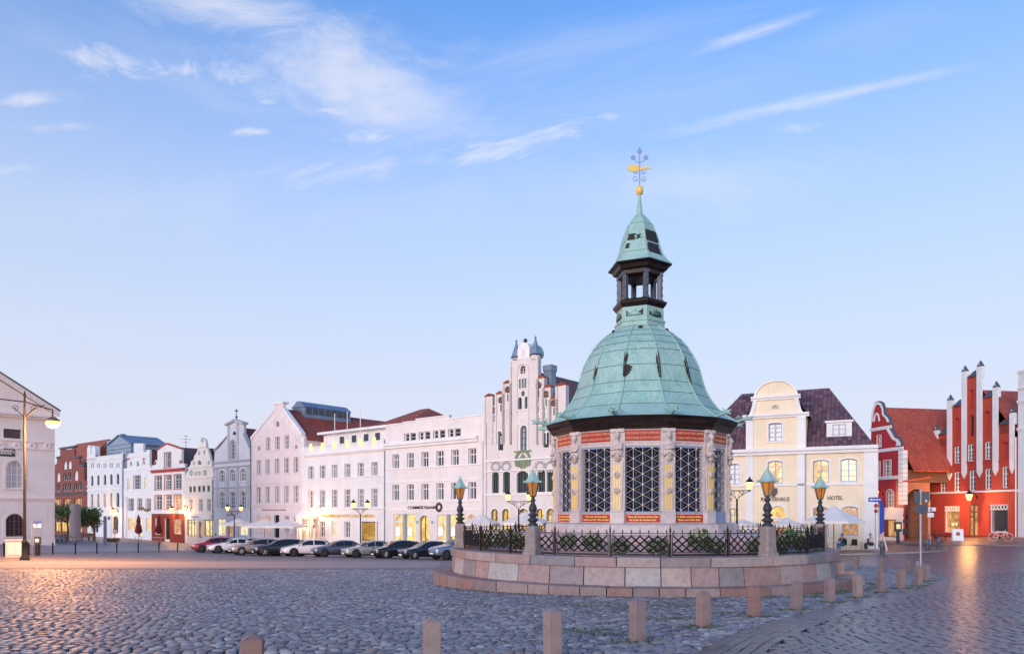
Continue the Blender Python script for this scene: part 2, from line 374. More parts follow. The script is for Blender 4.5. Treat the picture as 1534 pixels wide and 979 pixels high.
def dup(root, label, loc, rz=0., scale=None):
    """a copy of a thing with copies of its parts and sub-parts"""
    def cp(o, par):
        c = o.copy(); COL.objects.link(c); c.parent = par
        for ch in o.children: cp(ch, c)
        return c
    r = cp(root, None); r.location = loc; r.rotation_euler = (0, 0, rz); r['label'] = label
    if scale: r.scale = scale
    return r
def text_mesh(txt, size, depth=.02, mat='letters', bold=.0, spacing=1., align='CENTER', line=1.0):
    cu = bpy.data.curves.new('lettering', 'FONT'); cu.body = txt; cu.size = size; cu.extrude = depth/2; cu.offset = bold; cu.resolution_u = 2
    cu.align_x = align; cu.align_y = 'CENTER'; cu.space_character = spacing; cu.space_line = line
    o = bpy.data.objects.new('tmp', cu); COL.objects.link(o)
    bpy.context.view_layer.update()
    me = bpy.data.meshes.new_from_object(o.evaluated_get(bpy.context.evaluated_depsgraph_get()))
    bpy.data.objects.remove(o); me.materials.clear(); me.materials.append(M[mat] if isinstance(mat, str) else mat)
    me.transform(Matrix.Rotation(R_(90), 4, 'X')); return me
def lettering(name, txt, size, parent, loc, mat='letters', width=None, bold=0., spacing=1., line=1.):
    me = text_mesh(txt, size, .03, mat, bold, spacing, line=line)
    if width:
        xs = [v.co.x for v in me.vertices]
        if xs: me.transform(Matrix.Diagonal((width/(max(xs)-min(xs)), 1, 1, 1)))
    return link(name, me, parent, loc)
def lamp_light(loc, power, col=(1., .50, .17), r=.12, parent=None):
    l = bpy.data.lights.new('lamp_light', 'POINT'); l.energy = power; l.color = col; l.shadow_soft_size = r
    return link('lamp_light', l, parent, loc)
# ------------------------------------------------------------------ the square: ground, paving, stones
def stone_mat(name, cols, rough, spec=.5, bmp=.35, bscale=22, moss=0.):
    """granite: every stone (mesh island or object) gets its own tone, plus grain and stains"""
    m, t, p = principled(name); c = coords(t)
    g = t.new('ShaderNodeNewGeometry'); o = t.new('ShaderNodeObjectInfo')
    r = t.math('FRACT', t.math('ADD', g.outputs['Random Per Island'], o.outputs['Random']))
    k = len(cols); base = t.ramp(r, [(i/k, cc) for i, cc in enumerate(cols)], 'CONSTANT')
    n = t.noise(c, 6, 5, .7); big = t.noise(coords(t, 'Object'), .35, 4, .6)
    b2 = t.mix(t.math('MULTIPLY', t.smooth(n, .35, .75), .5), base, t.mix(1., base, (.45, .45, .48), 'MULTIPLY'))
    b3 = t.mix(t.math('MULTIPLY', t.smooth(big, .5, .75), .35), b2, t.mix(1., b2, (.55, .5, .45), 'MULTIPLY'))
    if moss: b3 = t.mix(t.math('MULTIPLY', t.smooth(t.noise(c, .9, 5, .7), .56, .72), moss), b3, (.07, .09, .03))
    t.put(p.inputs['Base Color'], b3)
    t.put(p.inputs['Roughness'], t.math('MULTIPLY_ADD', n, .3, rough-.15)); p.inputs['Specular IOR Level'].default_value = spec
    if bmp: bump(t, p, t.noise(c, bscale, 4, .6), bmp)
    return m
M['cobble'] = stone_mat('cobble_granite', [(.16,.15,.165),(.24,.22,.235),(.33,.30,.30),(.19,.18,.21),(.36,.31,.28),(.26,.23,.25),(.31,.235,.22),(.45,.42,.40),(.13,.125,.15),(.29,.28,.31)], .5, .5, .4, 26, .25)
M['sett'] = stone_mat('slag_setts', [(.062,.056,.085),(.08,.072,.10),(.07,.064,.095),(.095,.083,.10),(.056,.052,.074)], .30, .7, .22, 20)
M['granite'] = stone_mat('pink_granite', [(.42,.285,.27),(.34,.26,.265),(.50,.385,.345),(.29,.25,.26),(.45,.34,.32),(.39,.25,.225),(.47,.42,.40),(.43,.28,.27)], .7, .35, .5, 30, .12)
M['granite_red'] = stone_mat('red_granite', [(.34,.225,.205),(.32,.225,.215),(.29,.205,.20),(.38,.275,.25),(.33,.19,.165)], .65, .35, .3, 60)
M['poststone'] = stone_mat('weathered_post_granite', [(.40,.30,.27),(.36,.28,.26),(.43,.33,.28)], .8, .25, .4, 26)
M['sandstone'] = stone_mat('sandstone', [(.70,.575,.53),(.66,.55,.52),(.73,.61,.56)], .8, .25, .3, 24)
# joints and far ground: voronoi cobbles in colour and relief where single stones are too small to build
m, t, p = principled('ground_cobbles'); M['ground'] = m
c = coords(t); vo = t.new('ShaderNodeTexVoronoi', feature='F1'); t.put(vo.inputs['Vector'], t.mapping(c, (0,0,0), (0,0,.3), (1, 1, .2))); vo.inputs['Scale'].default_value = 6.2
ve = t.new('ShaderNodeTexVoronoi', feature='DISTANCE_TO_EDGE'); t.put(ve.inputs['Vector'], t.mapping(c, (0,0,0), (0,0,.3), (1, 1, .2))); ve.inputs['Scale'].default_value = 6.2
sepc = t.new('ShaderNodeSeparateColor'); t.l.new(vo.outputs['Color'], sepc.inputs[0])
bb = t.ramp(sepc.outputs[0], [(0, (.17,.15,.155)), (.35, (.24,.21,.215)), (.7, (.29,.25,.24)), (1, (.37,.33,.32))])
t.put(p.inputs['Base Color'], t.mix(t.smooth(ve.outputs[0], .07, .01), t.mix(t.math('MULTIPLY', t.smooth(t.noise(c, .25, 5, .65), .45, .75), .4), bb, (.11,.095,.085)), (.035,.03,.025)))
p.inputs['Roughness'].default_value = .55
bump(t, p, t.smooth(ve.outputs[0], 0, .16), .8, .03)
m, t, p = principled('joint_soil'); M['soil'] = m; c = coords(t)
nn = t.noise(c, 1.1, 6, .7)
t.put(p.inputs['Base Color'], t.mix(t.smooth(nn, .56, .7), (.018,.016,.015), (.04,.055,.016))); p.inputs['Roughness'].default_value = .95
bump(t, p, t.noise(c, 60, 4), .6)
def paver(name, c1, c2, rot, sx, sy, rough=.5, mortar=.012, dark=.35):
    m, t, p = principled(name); c = t.mapping(coords(t), (0,0,0), (0,0,rot))
    b = t.new('ShaderNodeTexBrick'); t.put(b.inputs['Vector'], c); b.inputs['Scale'].default_value = 1
    b.inputs['Brick Width'].default_value = sx; b.inputs['Row Height'].default_value = sy; b.inputs['Mortar Size'].default_value = mortar; b.inputs['Mortar Smooth'].default_value = .3
    b.inputs['Color1'].default_value = (*c1, 1); b.inputs['Color2'].default_value = (*c2, 1); b.inputs['Mortar'].default_value = (*[x*dark for x in c1], 1)
    t.put(p.inputs['Base Color'], t.mix(t.math('MULTIPLY', t.smooth(t.noise(c, .4, 5, .6), .45, .75), .35), b.outputs[0], tuple(x*.6 for x in c1)))
    t.put(p.inputs['Roughness'], t.math('MULTIPLY_ADD', t.noise(c, 5, 3), .2, rough-.1)); bump(t, p, t.math('SUBTRACT', 1, b.outputs['Fac']), .6, .015)
    return m
M['plaza'] = paver('plaza_slabs', (.27,.215,.22), (.33,.27,.27), .88, .6, .3); M['strip'] = paver('light_setts', (.34,.30,.30), (.40,.355,.35), .2, .16, .12, .72)
M['redpave'] = paver('red_clinker', (.25,.13,.11), (.31,.165,.14), .88, .22, .11, .42); M['kerb'] = stone_mat('kerb_granite', [(.33,.29,.28),(.28,.25,.25),(.37,.32,.3)], .6)

def xs(): return np.r_[-2500, -900, -400, -200, np.arange(-124, 125, 2.), 200, 400, 900, 2500]
gx = xs(); gy = np.r_[-400, -120, -40, np.arange(-10, 171, 2.), 260, 500, 1200, 4000]
XX, YY = np.meshgrid(gx, gy); ZZ = gza(XX, YY)-.035
nx, ny = len(gx), len(gy)
vs = np.stack([XX.ravel(), YY.ravel(), ZZ.ravel()], 1).tolist()
fs = [(j*nx+i, j*nx+i+1, (j+1)*nx+i+1, (j+1)*nx+i) for j in range(ny-1) for i in range(nx-1)]
cen = [((gx[i]+gx[i+1])/2, (gy[j]+gy[j+1])/2) for j in range(ny-1) for i in range(nx-1)]
near_px = lambda x, y: y < 38 and abs(x) < 42
me = bpy.data.meshes.new('ground'); me.from_pydata(vs, [], fs); me.materials.append(M['ground']); me.materials.append(M['soil'])
me.polygons.foreach_set('material_index', [1 if (near_px(*q) or (q[0] > 6 and 30 < q[1] < 68 and q[0] < 62)) else 0 for q in cen]); me.update()
ground = tag(link('ground', me), kind='structure')

def inside(poly, x, y):
    x = np.asarray(x); y = np.asarray(y); r = np.zeros(x.shape, bool); n = len(poly)
    for i in range(n):
        (x0, y0), (x1, y1) = poly[i], poly[(i+1) % n]
        if y0 == y1: continue
        r ^= ((y0 > y) != (y1 > y)) & (x < (x1-x0)*(y-y0)/(y1-y0)+x0)
    return r
def curve(pts, step=.15):
    """smooth polyline through ground points (Catmull-Rom), evenly stepped"""
    P = [np.array(q[:2], float) for q in pts]; P = [2*P[0]-P[1]]+P+[2*P[-1]-P[-2]]; out = []
    for i in range(1, len(P)-2):
        for t_ in np.linspace(0, 1, 40, endpoint=False):
            a, b, c_, d = P[i-1:i+3]
            out.append(.5*(2*b+(c_-a)*t_+(2*a-5*b+4*c_-d)*t_**2+(3*b-a-3*c_+d)*t_**3))
    out.append(P[-2]); out = np.array(out); s_ = np.r_[0, np.cumsum(np.hypot(*np.diff(out, axis=0).T))]
    u_ = np.arange(0, s_[-1], step); return np.stack([np.interp(u_, s_, out[:, 0]), np.interp(u_, s_, out[:, 1])], 1)
# edge between the cobbled tongue round the fountain and the road of slag setts
EDGE = curve([gp(*q) for q in ((905,1035),(940,1014),(1034,979),(1100,948),(1200,917),(1300,894),(1370,880),(1405,873.5),(1424,867.5),(1412,862),(1380,857),(1320,850),(1250,845),(1140,841),(1000,838))])
COBBLE_POLY = [tuple(q) for q in EDGE]+[(0, 45), (-60, 45), (-60, 0), (0, 0)]
KERB = curve([gp(*q) for q in ((1090,834),(1180,832),(1250,831),(1320,829.5),(1380,827.5),(1412,825.5),(1421,823.6),(1414,821.5),(1385,819.5),(1340,817.5),(1310,817))])
KERB2 = curve([gp(*q) for q in ((1300,811.5),(1335,812.5),(1380,814),(1415,815.8),(1470,817),(1534,818),(1640,820))])
def strip_sheet(name, near, far, mat, lift, n=24):
    """a sheet of ground between a near and a far line"""
    near, far = np.array(near), np.array(far); k = len(near); v = []; f = []
    for j in range(n+1):
        q = near+(far-near)*j/n; z = gza(q[:, 0], q[:, 1])+lift
        v += np.c_[q, z].tolist()
    for j in range(n): f += [(j*k+i, j*k+i+1, (j+1)*k+i+1, (j+1)*k+i) for i in range(k-1)]
    me = bpy.data.meshes.new(name); me.from_pydata(v, [], f); me.materials.append(M[mat]); me.update(); return link(name, me)
lerp = lambda a, b, t_: a+(b-a)*t_
pl_near = [gp(px, lerp(829.5, 823.5, (px+120)/420))[:2] for px in range(-120, 301, 20)]
pl_far = [((px-CX)/F*128+0, 128) for px in range(-120, 301, 20)]
tag(strip_sheet('plaza_paving', pl_near, pl_far, 'plaza', -.015), kind='structure')
tag(strip_sheet('paving_strip', [gp(px, 850.5)[:2] for px in range(-200, 661, 20)], [gp(px, 840)[:2] for px in range(-200, 661, 20)], 'strip', -.012, 6), kind='structure')
tag(strip_sheet('forecourt_paving', [Vector(gp(px, lerp(822, 829, (px-300)/400))[:2])+Vector((2.4, 4.)) for px in range(300, 760, 20)], [ (lambda u: (-8.05+.77*u+1.2, 75-.637*u+1.2))(lerp(-48, 20, i/22)) for i in range(23)], 'plaza', -.015), kind='structure')

# --- pavement with its granite kerb in front of the yellow house, and the red one by the lane
def pavement(name, line, far, h=.11):
    root = tag(link(name, None), kind='structure')
    n = len(line); back = [tuple(np.array(far[0])+(np.array(far[1])-np.array(far[0]))*i/(n-1)) for i in range(n)]
    d = np.gradient(line, axis=0); d /= np.linalg.norm(d, axis=1)[:, None]; nrm = np.c_[-d[:, 1], d[:, 0]]
    ins = line+nrm*.22
    o = strip_sheet('pavement_surface', ins, back, 'redpave', h-.035+.004, 16); o.parent = root
    a = 0; ki = 0
    while a < n-1:
        b = min(n-1, a+7+ki % 3); q = []
        seg = list(range(a, b+1)); mb = MB(); g = .006
        outer = [line[i] for i in seg]; inner = [line[i]+nrm[i]*.216 for i in seg]
        outer[-1] = outer[-1]-d[b]*g; inner[-1] = inner[-1]-d[b]*g
        top = [(*p_, gz(*p_)+h-.02) for p_ in outer]+[(*p_, gz(*p_)+h-.02) for p_ in inner]; m_ = len(seg)
        bot = [(x, y, z-h-.1) for x, y, z in top[:m_]]+[(x, y, z-h-.1) for x, y, z in top[m_:]]
        mb.add(top+bot, [(i, i+1, m_+i+1, m_+i) for i in range(m_-1)]+[(2*m_+i, 2*m_+i+1, i+1, i) for i in range(m_-1)]+[(2*m_, 0, m_, 3*m_), (m_-1, 3*m_-1, 4*m_-1, 2*m_-1)])
        mb.build('kerb_stone', 'kerb', root); a = b; ki += 1
    return root
pavement('pavement', KERB, ((12, 66), (36, 62.)))
pavement('pavement', KERB2, ((37, 80), (62, 74.)))

# --- stones -------------------------------------------------------------
def stones(name, cx_, cy_, ang, a, b, h, mat, parent, dome=True, want=300):
    """one small solid per stone: a chamfered or domed top. The largest in view are single parts, the rest one part"""
    n = len(cx_); k = 8 if dome else 4
    z0 = gza(cx_, cy_)-.035
    if dome:
        th = np.arange(k)*2*np.pi/k
        sq = lambda e: np.sign(e)*np.abs(e)**.62
        ring = np.stack([sq(np.cos(th)), sq(np.sin(th))], 1)
        jit = 1+rng.uniform(-.16, .14, (n, k))
        lev = [(1.0, 0.), (.95, .70), (.70, .97)]
    else:
        ring = np.array([(-1, -1), (1, -1), (1, 1), (-1, 1.)]); jit = 1+rng.uniform(-.05, .02, (n, k)); lev = [(1., 0.), (.985, .72), (.90, 1.0)]
    ca_, sa_ = np.cos(ang), np.sin(ang); tilt = rng.normal(0, .028 if dome else .012, (n, 2)); V = []
    for s_, q in lev:
        lx = ring[None, :, 0]*a[:, None]*s_*jit; ly = ring[None, :, 1]*b[:, None]*s_*jit
        X = cx_[:, None]+lx*ca_[:, None]-ly*sa_[:, None]; Y = cy_[:, None]+lx*sa_[:, None]+ly*ca_[:, None]
        Z = z0[:, None]+h[:, None]*q+(lx*tilt[:, :1]+ly*tilt[:, 1:])*(q > 0)-(.03 if q == 0 else 0)
        V.append(np.stack([X, Y, Z], 2))
    V = np.concatenate(V, 1); nv = 3*k
    F_ = []
    for l in (0, 1): F_ += [(l*k+i, l*k+(i+1) % k, (l+1)*k+(i+1) % k, (l+1)*k+i) for i in range(k)]
    quads = np.array(F_); cap = np.arange(2*k, 3*k)
    dist = np.hypot(cx_, cy_); px = CX+cx_/cy_*F; vis = (px > 5) & (px < 1529) & (cy_ > 5)
    score = np.where(vis & (HY+(CZ-gza(cx_, cy_))/cy_*F < 976), a*b/dist**2, -1)
    best = np.argsort(-score)[:want]; mask = np.zeros(n, bool); mask[best] = True
    def mk(idx, nm):
        me = bpy.data.meshes.new(nm); m_ = len(idx); v = V[idx].reshape(-1, 3); me.vertices.add(m_*nv); me.vertices.foreach_set('co', v.ravel())
        q = (quads[None]+np.arange(m_)[:, None, None]*nv).reshape(-1, 4); c_ = (cap[None]+np.arange(m_)[:, None]*nv)
        loops = np.concatenate([q.ravel(), c_.ravel()]); starts = np.concatenate([np.arange(len(q))*4, len(q)*4+np.arange(m_)*k])
        me.loops.add(len(loops)); me.loops.foreach_set('vertex_index', loops); me.polygons.add(len(starts)); me.polygons.foreach_set('loop_start', starts)
        me.polygons.foreach_set('use_smooth', np.full(len(starts), dome))
        me.materials.append(M[mat]); me.update(calc_edges=True); me.validate(); return me
    rest = link(name, mk(np.where(~mask)[0], name), parent); rest['kind'] = 'stuff'
    for i in best: link(name, mk(np.array([i]), name), parent)
# cobbles: wavering rows of rounded field stones
rows = []; y = 9.0
while y < 40:
    hgt = rng.uniform(.10, .145)*(1+.012*max(0, y-14)); x = -.74*y-8; xe = .74*y+8
    n_ = int((xe-x)/.12); wd = rng.uniform(.11, .20, n_)*(1+.012*max(0, y-14)); xc = x+np.cumsum(wd)-wd/2; ok = xc < xe
    xc = xc[ok]; wd = wd[ok]; yc = y+.16*np.sin(xc*.55+y*.9)+.08*np.sin(xc*1.7+1)+rng.normal(0, .018, len(xc))
    rows.append(np.stack([xc, yc, wd/2*.93, np.full(len(xc), hgt/2*.93)*rng.uniform(.85, 1.08, len(xc))], 1)); y += hgt*1.0
st = np.concatenate(rows)
FX, FY = 4.54, 25.9                              # centre of the fountain
strip_a = gp(300, 851)[1]
okc = inside(COBBLE_POLY, st[:, 0], st[:, 1]) & (np.hypot(st[:, 0]-FX, st[:, 1]-FY) > 7.0)
pyc = HY+(CZ-gza(st[:, 0], st[:, 1]))/st[:, 1]*F; pxc = CX+st[:, 0]/st[:, 1]*F
okc &= ~((pyc < 851.5) & (pxc < 665)) & (pyc < 1000)
st = st[okc]; nS = len(st)
cob = tag(link('cobbled_square', None), kind='structure')
stones('cobblestone', st[:, 0], st[:, 1], rng.normal(.12, .22, nS)+.25*np.sin(st[:, 0]*.3), st[:, 2], st[:, 3], rng.uniform(.028, .040, nS), 'cobble', cob)
# road setts: five courses following the edge, then rows across the road
road = tag(link('road', None), kind='structure'); bx = []
dE = np.gradient(EDGE, axis=0); dE /= np.linalg.norm(dE, axis=1)[:, None]; nE = np.c_[dE[:, 1], -dE[:, 0]]
for k in range(5):
    off = .09+k*.155; c_ = EDGE+nE*off; L = np.r_[0, np.cumsum(np.hypot(*np.diff(c_, axis=0).T))]; u_ = np.arange(rng.uniform(0, .2), L[-1], .235)
    ang = np.unwrap(np.arctan2(dE[:, 1], dE[:, 0]))
    bx.append(np.stack([np.interp(u_, L, c_[:, 0]), np.interp(u_, L, c_[:, 1]), np.interp(u_, L, ang), np.full(len(u_), .112), np.full(len(u_), .068)], 1))
from mathutils import kdtree
kd = kdtree.KDTree(len(EDGE))
for i, q in enumerate(EDGE): kd.insert((q[0], q[1], 0), i)
kd.balance()
def sett_rows(ax, x0, x1, y0, y1, test, wl, wr, wob):
    d = np.array([math.cos(ax), math.sin(ax)]); e = np.array([-d[1], d[0]]); cor = np.array([(x0,y0),(x1,y0),(x1,y1),(x0,y1)]); us = cor@d; vs_ = cor@e; out = []
    v = vs_.min(); r = 0
    while v < vs_.max():
        u_ = np.arange(us.min()+rng.uniform(0, wl), us.max(), wl); vv = v+wob*np.sin(u_*.35+v*.15)+rng.normal(0, .007, len(u_))
        out.append(np.stack([u_[:]*d[0]+vv*e[0], u_*d[1]+vv*e[1], np.full(len(u_), ax)+wob*.35*np.cos(u_*.35+v*.15), rng.uniform(.44, .475, len(u_))*wl, np.full(len(u_), wr*.465)], 1)); v += wr; r += 1
    q = np.concatenate(out); px = CX+q[:, 0]/np.maximum(q[:, 1], 1)*F
    q = q[~inside(COBBLE_POLY, q[:, 0], q[:, 1]) & (q[:, 0] < .74*q[:, 1]+8) & (q[:, 1] > 8) & test(q[:, 0], q[:, 1])]
    keep = np.array([kd.find((a_[0], a_[1], 0))[2] > .79 for a_ in q]) if len(q) else []
    return q[keep]
KP = [tuple(q) for q in KERB]+[(36, 64), (5, 64), (0, 46)]
DIV = lambda x, y: y-27.5-.35*(x-16)
bx.append(sett_rows(.06, -2, 42, 8, 44, lambda x, y: DIV(x, y) < 0, .235, .165, .10))
far_ok = lambda x, y: (DIV(x, y) >= 0) & ~inside(KP, x, y) & (x > 4) & (y < 72)
bx.append(sett_rows(.88, 4, 66, 24, 72, far_ok, .27, .20, .10))
bx = np.concatenate(bx); nB = len(bx)
stones('road_sett', bx[:, 0], bx[:, 1], bx[:, 2], bx[:, 3], bx[:, 4], rng.uniform(.030, .040, nB), 'sett', road, False)
# grass tufts in the joints by the bollards
def tufts(name, spots, label):
    v = []; f = []
    for (x, y, r, n_) in spots:
        for _ in range(n_):
            a_ = rng.uniform(0, 6.28); q = r*math.sqrt(rng.uniform()); bx_, by_ = x+q*math.cos(a_)*1.6, y+q*math.sin(a_); z = gz(bx_, by_)-.01; h_ = rng.uniform(.015, .055); t_ = rng.uniform(0, 6.28)
            dx, dy = .012*math.cos(t_), .012*math.sin(t_); o = len(v)
            v += [(bx_-dx, by_-dy, z), (bx_+dx, by_+dy, z), (bx_+rng.normal(0, .03), by_+rng.normal(0, .03), z+h_)]; f.append((o, o+1, o+2))
    me = bpy.data.meshes.new(name); me.from_pydata(v, [], f); me.materials.append(M['grass']); me.update(); return tag(link(name, me), label, 'grass', kind='stuff')
M['grass'] = plain('joint_grass', (.085, .12, .03), .8, 0, .35, 9, 0)
# ------------------------------------------------------------------ the fountain house
S = .75
FZ = gz(FX, FY)
fz = lambda zr: zr*S+CZ-FZ                     # height in the fountain's own coordinates (sheet of measures taken at eye level)
def amber_glass():
    m, t, p = principled('amber_glass'); t.put(p.inputs['Base Color'], (.30,.11,.02)); p.inputs['Roughness'].default_value = .2
    n = t.noise(t.mapping(coords(t), (0,0,0), (0,0,0), (9, 9, 1.5)), 1.4, 3)
    t.put(p.inputs['Emission Color'], t.ramp(n, [(.3, (.40,.10,.01)), (.7, (.95,.36,.05))])); p.inputs['Emission Strength'].default_value = .34; return m
def verdigris(name):
    """copper sheet gone green: streaks down the slope, pale bloom, brown-black bare patches"""
    m, t, p = principled(name); c = coords(t); o = t.new('ShaderNodeObjectInfo')
    n1 = t.noise(c, 1.6, 6, .65); st = t.noise(t.mapping(c, (0,0,0), (0,0,0), (9, 9, .6)), 1.8, 6, .7)
    a = t.ramp(n1, [(.28, (.20,.42,.36)), (.5, (.31,.55,.46)), (.72, (.46,.66,.57))])
    b = t.mix(t.math('MULTIPLY', t.smooth(st, .45, .64), .8), a, (.52,.62,.52))
    d = t.mix(t.math('MULTIPLY', t.smooth(t.noise(t.mapping(c, (3,1,2), (0,0,0), (9, 9, .7)), 2.6, 6, .7), .53, .70), .75), b, (.13,.22,.17))
    spots = t.noise(c, 7, 3, .6)
    d = t.mix(t.math('MULTIPLY', t.smooth(spots, .66, .74), .5), d, (.16,.13,.11))
    t.put(p.inputs['Base Color'], t.mix(t.math('MULTIPLY', o.outputs['Random'], .42), d, (.34,.46,.46)))
    p.inputs['Roughness'].default_value = .55; p.inputs['Specular IOR Level'].default_value = .4
    bump(t, p, t.noise(c, 5, 4), .15, .02); return m
M['copper'] = verdigris('green_copper'); M['seam'] = plain('copper_seam', (.11,.20,.165), .5, .2, .3, 5)
M['bare'] = plain('bare_patch', (.030,.022,.018), .6, .2, .3, 7); M['brown'] = plain('dark_copper_cornice', (.030,.017,.014), .35, .35, .45, 3, .2, 12)
M['grillepaint'] = plain('blue_grey_grille', (.30,.35,.52), .45, 0, .12, 4); M['enamel'] = plain('red_inscription_ground', (.46,.022,.018), .6, 0, .12, 3)
M['palegold'] = plain('pale_gilt_letters', (.80,.58,.28), .5, 0, .1, 12); M['fe'] = plain('dark_brown_iron', (.020,.011,.010), .5, .3, .3, 6); M['amber'] = amber_glass(); M['leaf'] = plain('leaf', (.18,.28,.08), .6, 0, .4, 6, 0); M['leaf2'] = plain('dark_leaf', (.08,.14,.05), .6, 0, .4, 6, 0)
M['bloom'] = plain('hydrangea_bloom', (.50,.46,.28), .8, 0, .25, 12, .3)
RX = FX-.11                                   # the parapet ring is not quite concentric with the pavilion
pol = lambda r, deg: (r*math.sin(R_(deg)), -r*math.cos(R_(deg)))
# parapet: drum wall of granite blocks, coping, kerb ring, steps
par = thing('fountain_parapet', 'low round parapet of pink granite blocks carrying the iron fence', 'parapet', (RX, FY, FZ))
def arc_block(r0, r1, z0, z1, a0, a1, batter=0., n=5, b=.012):
    """one curved stone from radius r0 to r1; top and front edges chamfered"""
    mb = MB(); v = []; gap = .014/r1*57.3
    for i in range(n+1):
        a_ = lerp(a0+gap, a1-gap, i/n)
        for r, z in ((r1+batter, z0), (r1, z1-b), (r1-b, z1), (r0, z1), (r0, z0)):
            zz = z
            if z == z0 and z0 < .3:
                q = pol(r, a_); zz = gz(RX+q[0], FY+q[1])-FZ-.12+(z0 if z0 > 0 else 0)
            v.append((*pol(r, a_), zz))
    f = []
    for i in range(n): f += [(i*5+k, (i+1)*5+k, (i+1)*5+(k+1) % 5, i*5+(k+1) % 5) for k in range(5)]
    f += [(4,3,2,1,0), tuple(n*5+k for k in range(5))]
    return mb.add(v, f)
zc1 = fz(-1.585); zc0 = fz(-1.92); zk = fz(-2.60)
def ring_of(name, r0, r1, z0, z1, lo, hi, lo2=-180, hi2=180, batter=0., drop=0., mat='granite'):
    a_ = lo2
    while a_ < hi2-.5:
        st_ = random.uniform(lo, hi); e = min(hi2, a_+st_)
        if hi2-e < lo*.6: e = hi2
        dz = random.uniform(-drop, drop)
        arc_block(r0+random.uniform(0, .01), r1+random.uniform(-.012, .012), z0, z1+dz, a_, e, batter).build(name, mat, par); a_ = e
ring_of('wall_stone', 6.0*1, 8.68*S, 0., zc0-.006, 6, 12, batter=.10)
ring_of('coping_stone', 6.0, 8.77*S, zc0, zc1, 9, 17, drop=.006)
ring_of('kerb_stone', 6.6, 9.56*S, 0., zk, 5, 10, -120, 66, drop=.008, mat='granite_red')
mb = MB(); mb.lathe([(6.05, fz(-1.72)), (0.01, fz(-1.72))], 48, cap=False); mb.build('inner_floor', 'granite', par)
for k, (r, z) in enumerate(((8.95, -2.09), (9.35, -2.47), (9.75, -2.85))):
    arc_block(6.45, r*S+.02, 0., fz(z), 66+1.5*k, 77, 0., 4, .015).build('step', 'granite', par); arc_block(6.45, r*S, 0., fz(z)-.004, 77.1, 88, 0., 4, .015).build('step', 'granite', par)

M['pinkwall'] = plain('pink_stone_kerb', (.60,.41,.40), .8, 0, .2, 1.5, .3, 25)
pav = thing('fountain_pavilion', 'twelve sided water pavilion with gilded grilles and green copper dome', 'pavilion', (FX, FY, FZ))
PH = 7.0; VA = [PH+30*k for k in range(12)]
def dodec(r, z, n=12, ph=PH): return [(*pol(r, ph+360/n*k), z) for k in range(n)]
def ngon_lathe(prof, n, ph, mat, name, par_, sm=False):
    mb = MB(); v = []
    for r, z in prof: v += dodec(r, z, n, ph)
    f = []
    for j in range(len(prof)-1): f += [(j*n+i, j*n+(i+1) % n, (j+1)*n+(i+1) % n, (j+1)*n+i) for i in range(n)]
    mb.add(v, f, 0, sm); mb.add(v[:n], [tuple(range(n-1,-1,-1))]); mb.add(v[-n:], [tuple(range(n))])
    return mb.build(name, mat, par_)
ngon_lathe([(6.2*S, fz(-1.75)), (6.2*S, fz(-1.0)), (6.12*S, fz(-.92)), (4.5*S, fz(-.9))], 12, PH, 'pinkwall', 'basin_step', pav)
ngon_lathe([(4.55*S, fz(-.92)), (4.5*S, fz(-.5)), (4.38*S, fz(-.45)), (2.2, fz(-.44))], 12, PH, 'sandstone', 'plinth', pav)
ngon_lathe([(2.62, fz(-.44)), (2.62, fz(2.9)), (2.3, fz(3.3))], 12, PH, 'darkroom', 'shade_core', pav)  # added core: blocks daylight through the grilles, its black stands for interior shade
ngon_lathe([(4.0*S, fz(2.92)), (4.0*S, fz(3.74)), (2.0, fz(3.75))], 12, PH, 'sandstone', 'architrave', pav)
# one bay: grille, frieze with inscription, base tablet
RB = 4.0*S*math.cos(R_(15)); BW = 2*4.0*S*math.sin(R_(15)); GWd = 1.56*S
UP = [('NECESSARIIS CIVIUM COMMODIS', 'CHRISTIANAE SOCIETATIS AMORE'), ('QUI BIBIT EX HOC FONTE MEMOR', 'DE CLARO FONTE ET VIVO LUMINE'),
      ('HUMIDIS ET VICTORIBUS COMMUNE', 'EXTRA FLUMEN SCATURIGO DEDIT'), ('TRANSIT AQUA FLUENS', 'MANET ARTIS OPUS')]
DN = [('Wenn der Durstige auf enge Zeit', 'die Quelle der Reinheit sucht'), ('So fließen tausend goldene', 'Bäche unter Stein dahin'),
      ('Aber auch die Gesundheit', 'kommt aus der Tiefe und Ruh'), ('Es rinnt und quillt', 'ein ewiges Wasser')]
M['bronze'] = plain('bronze_scrolls', (.34,.20,.12), .5, .1, .3, 9)
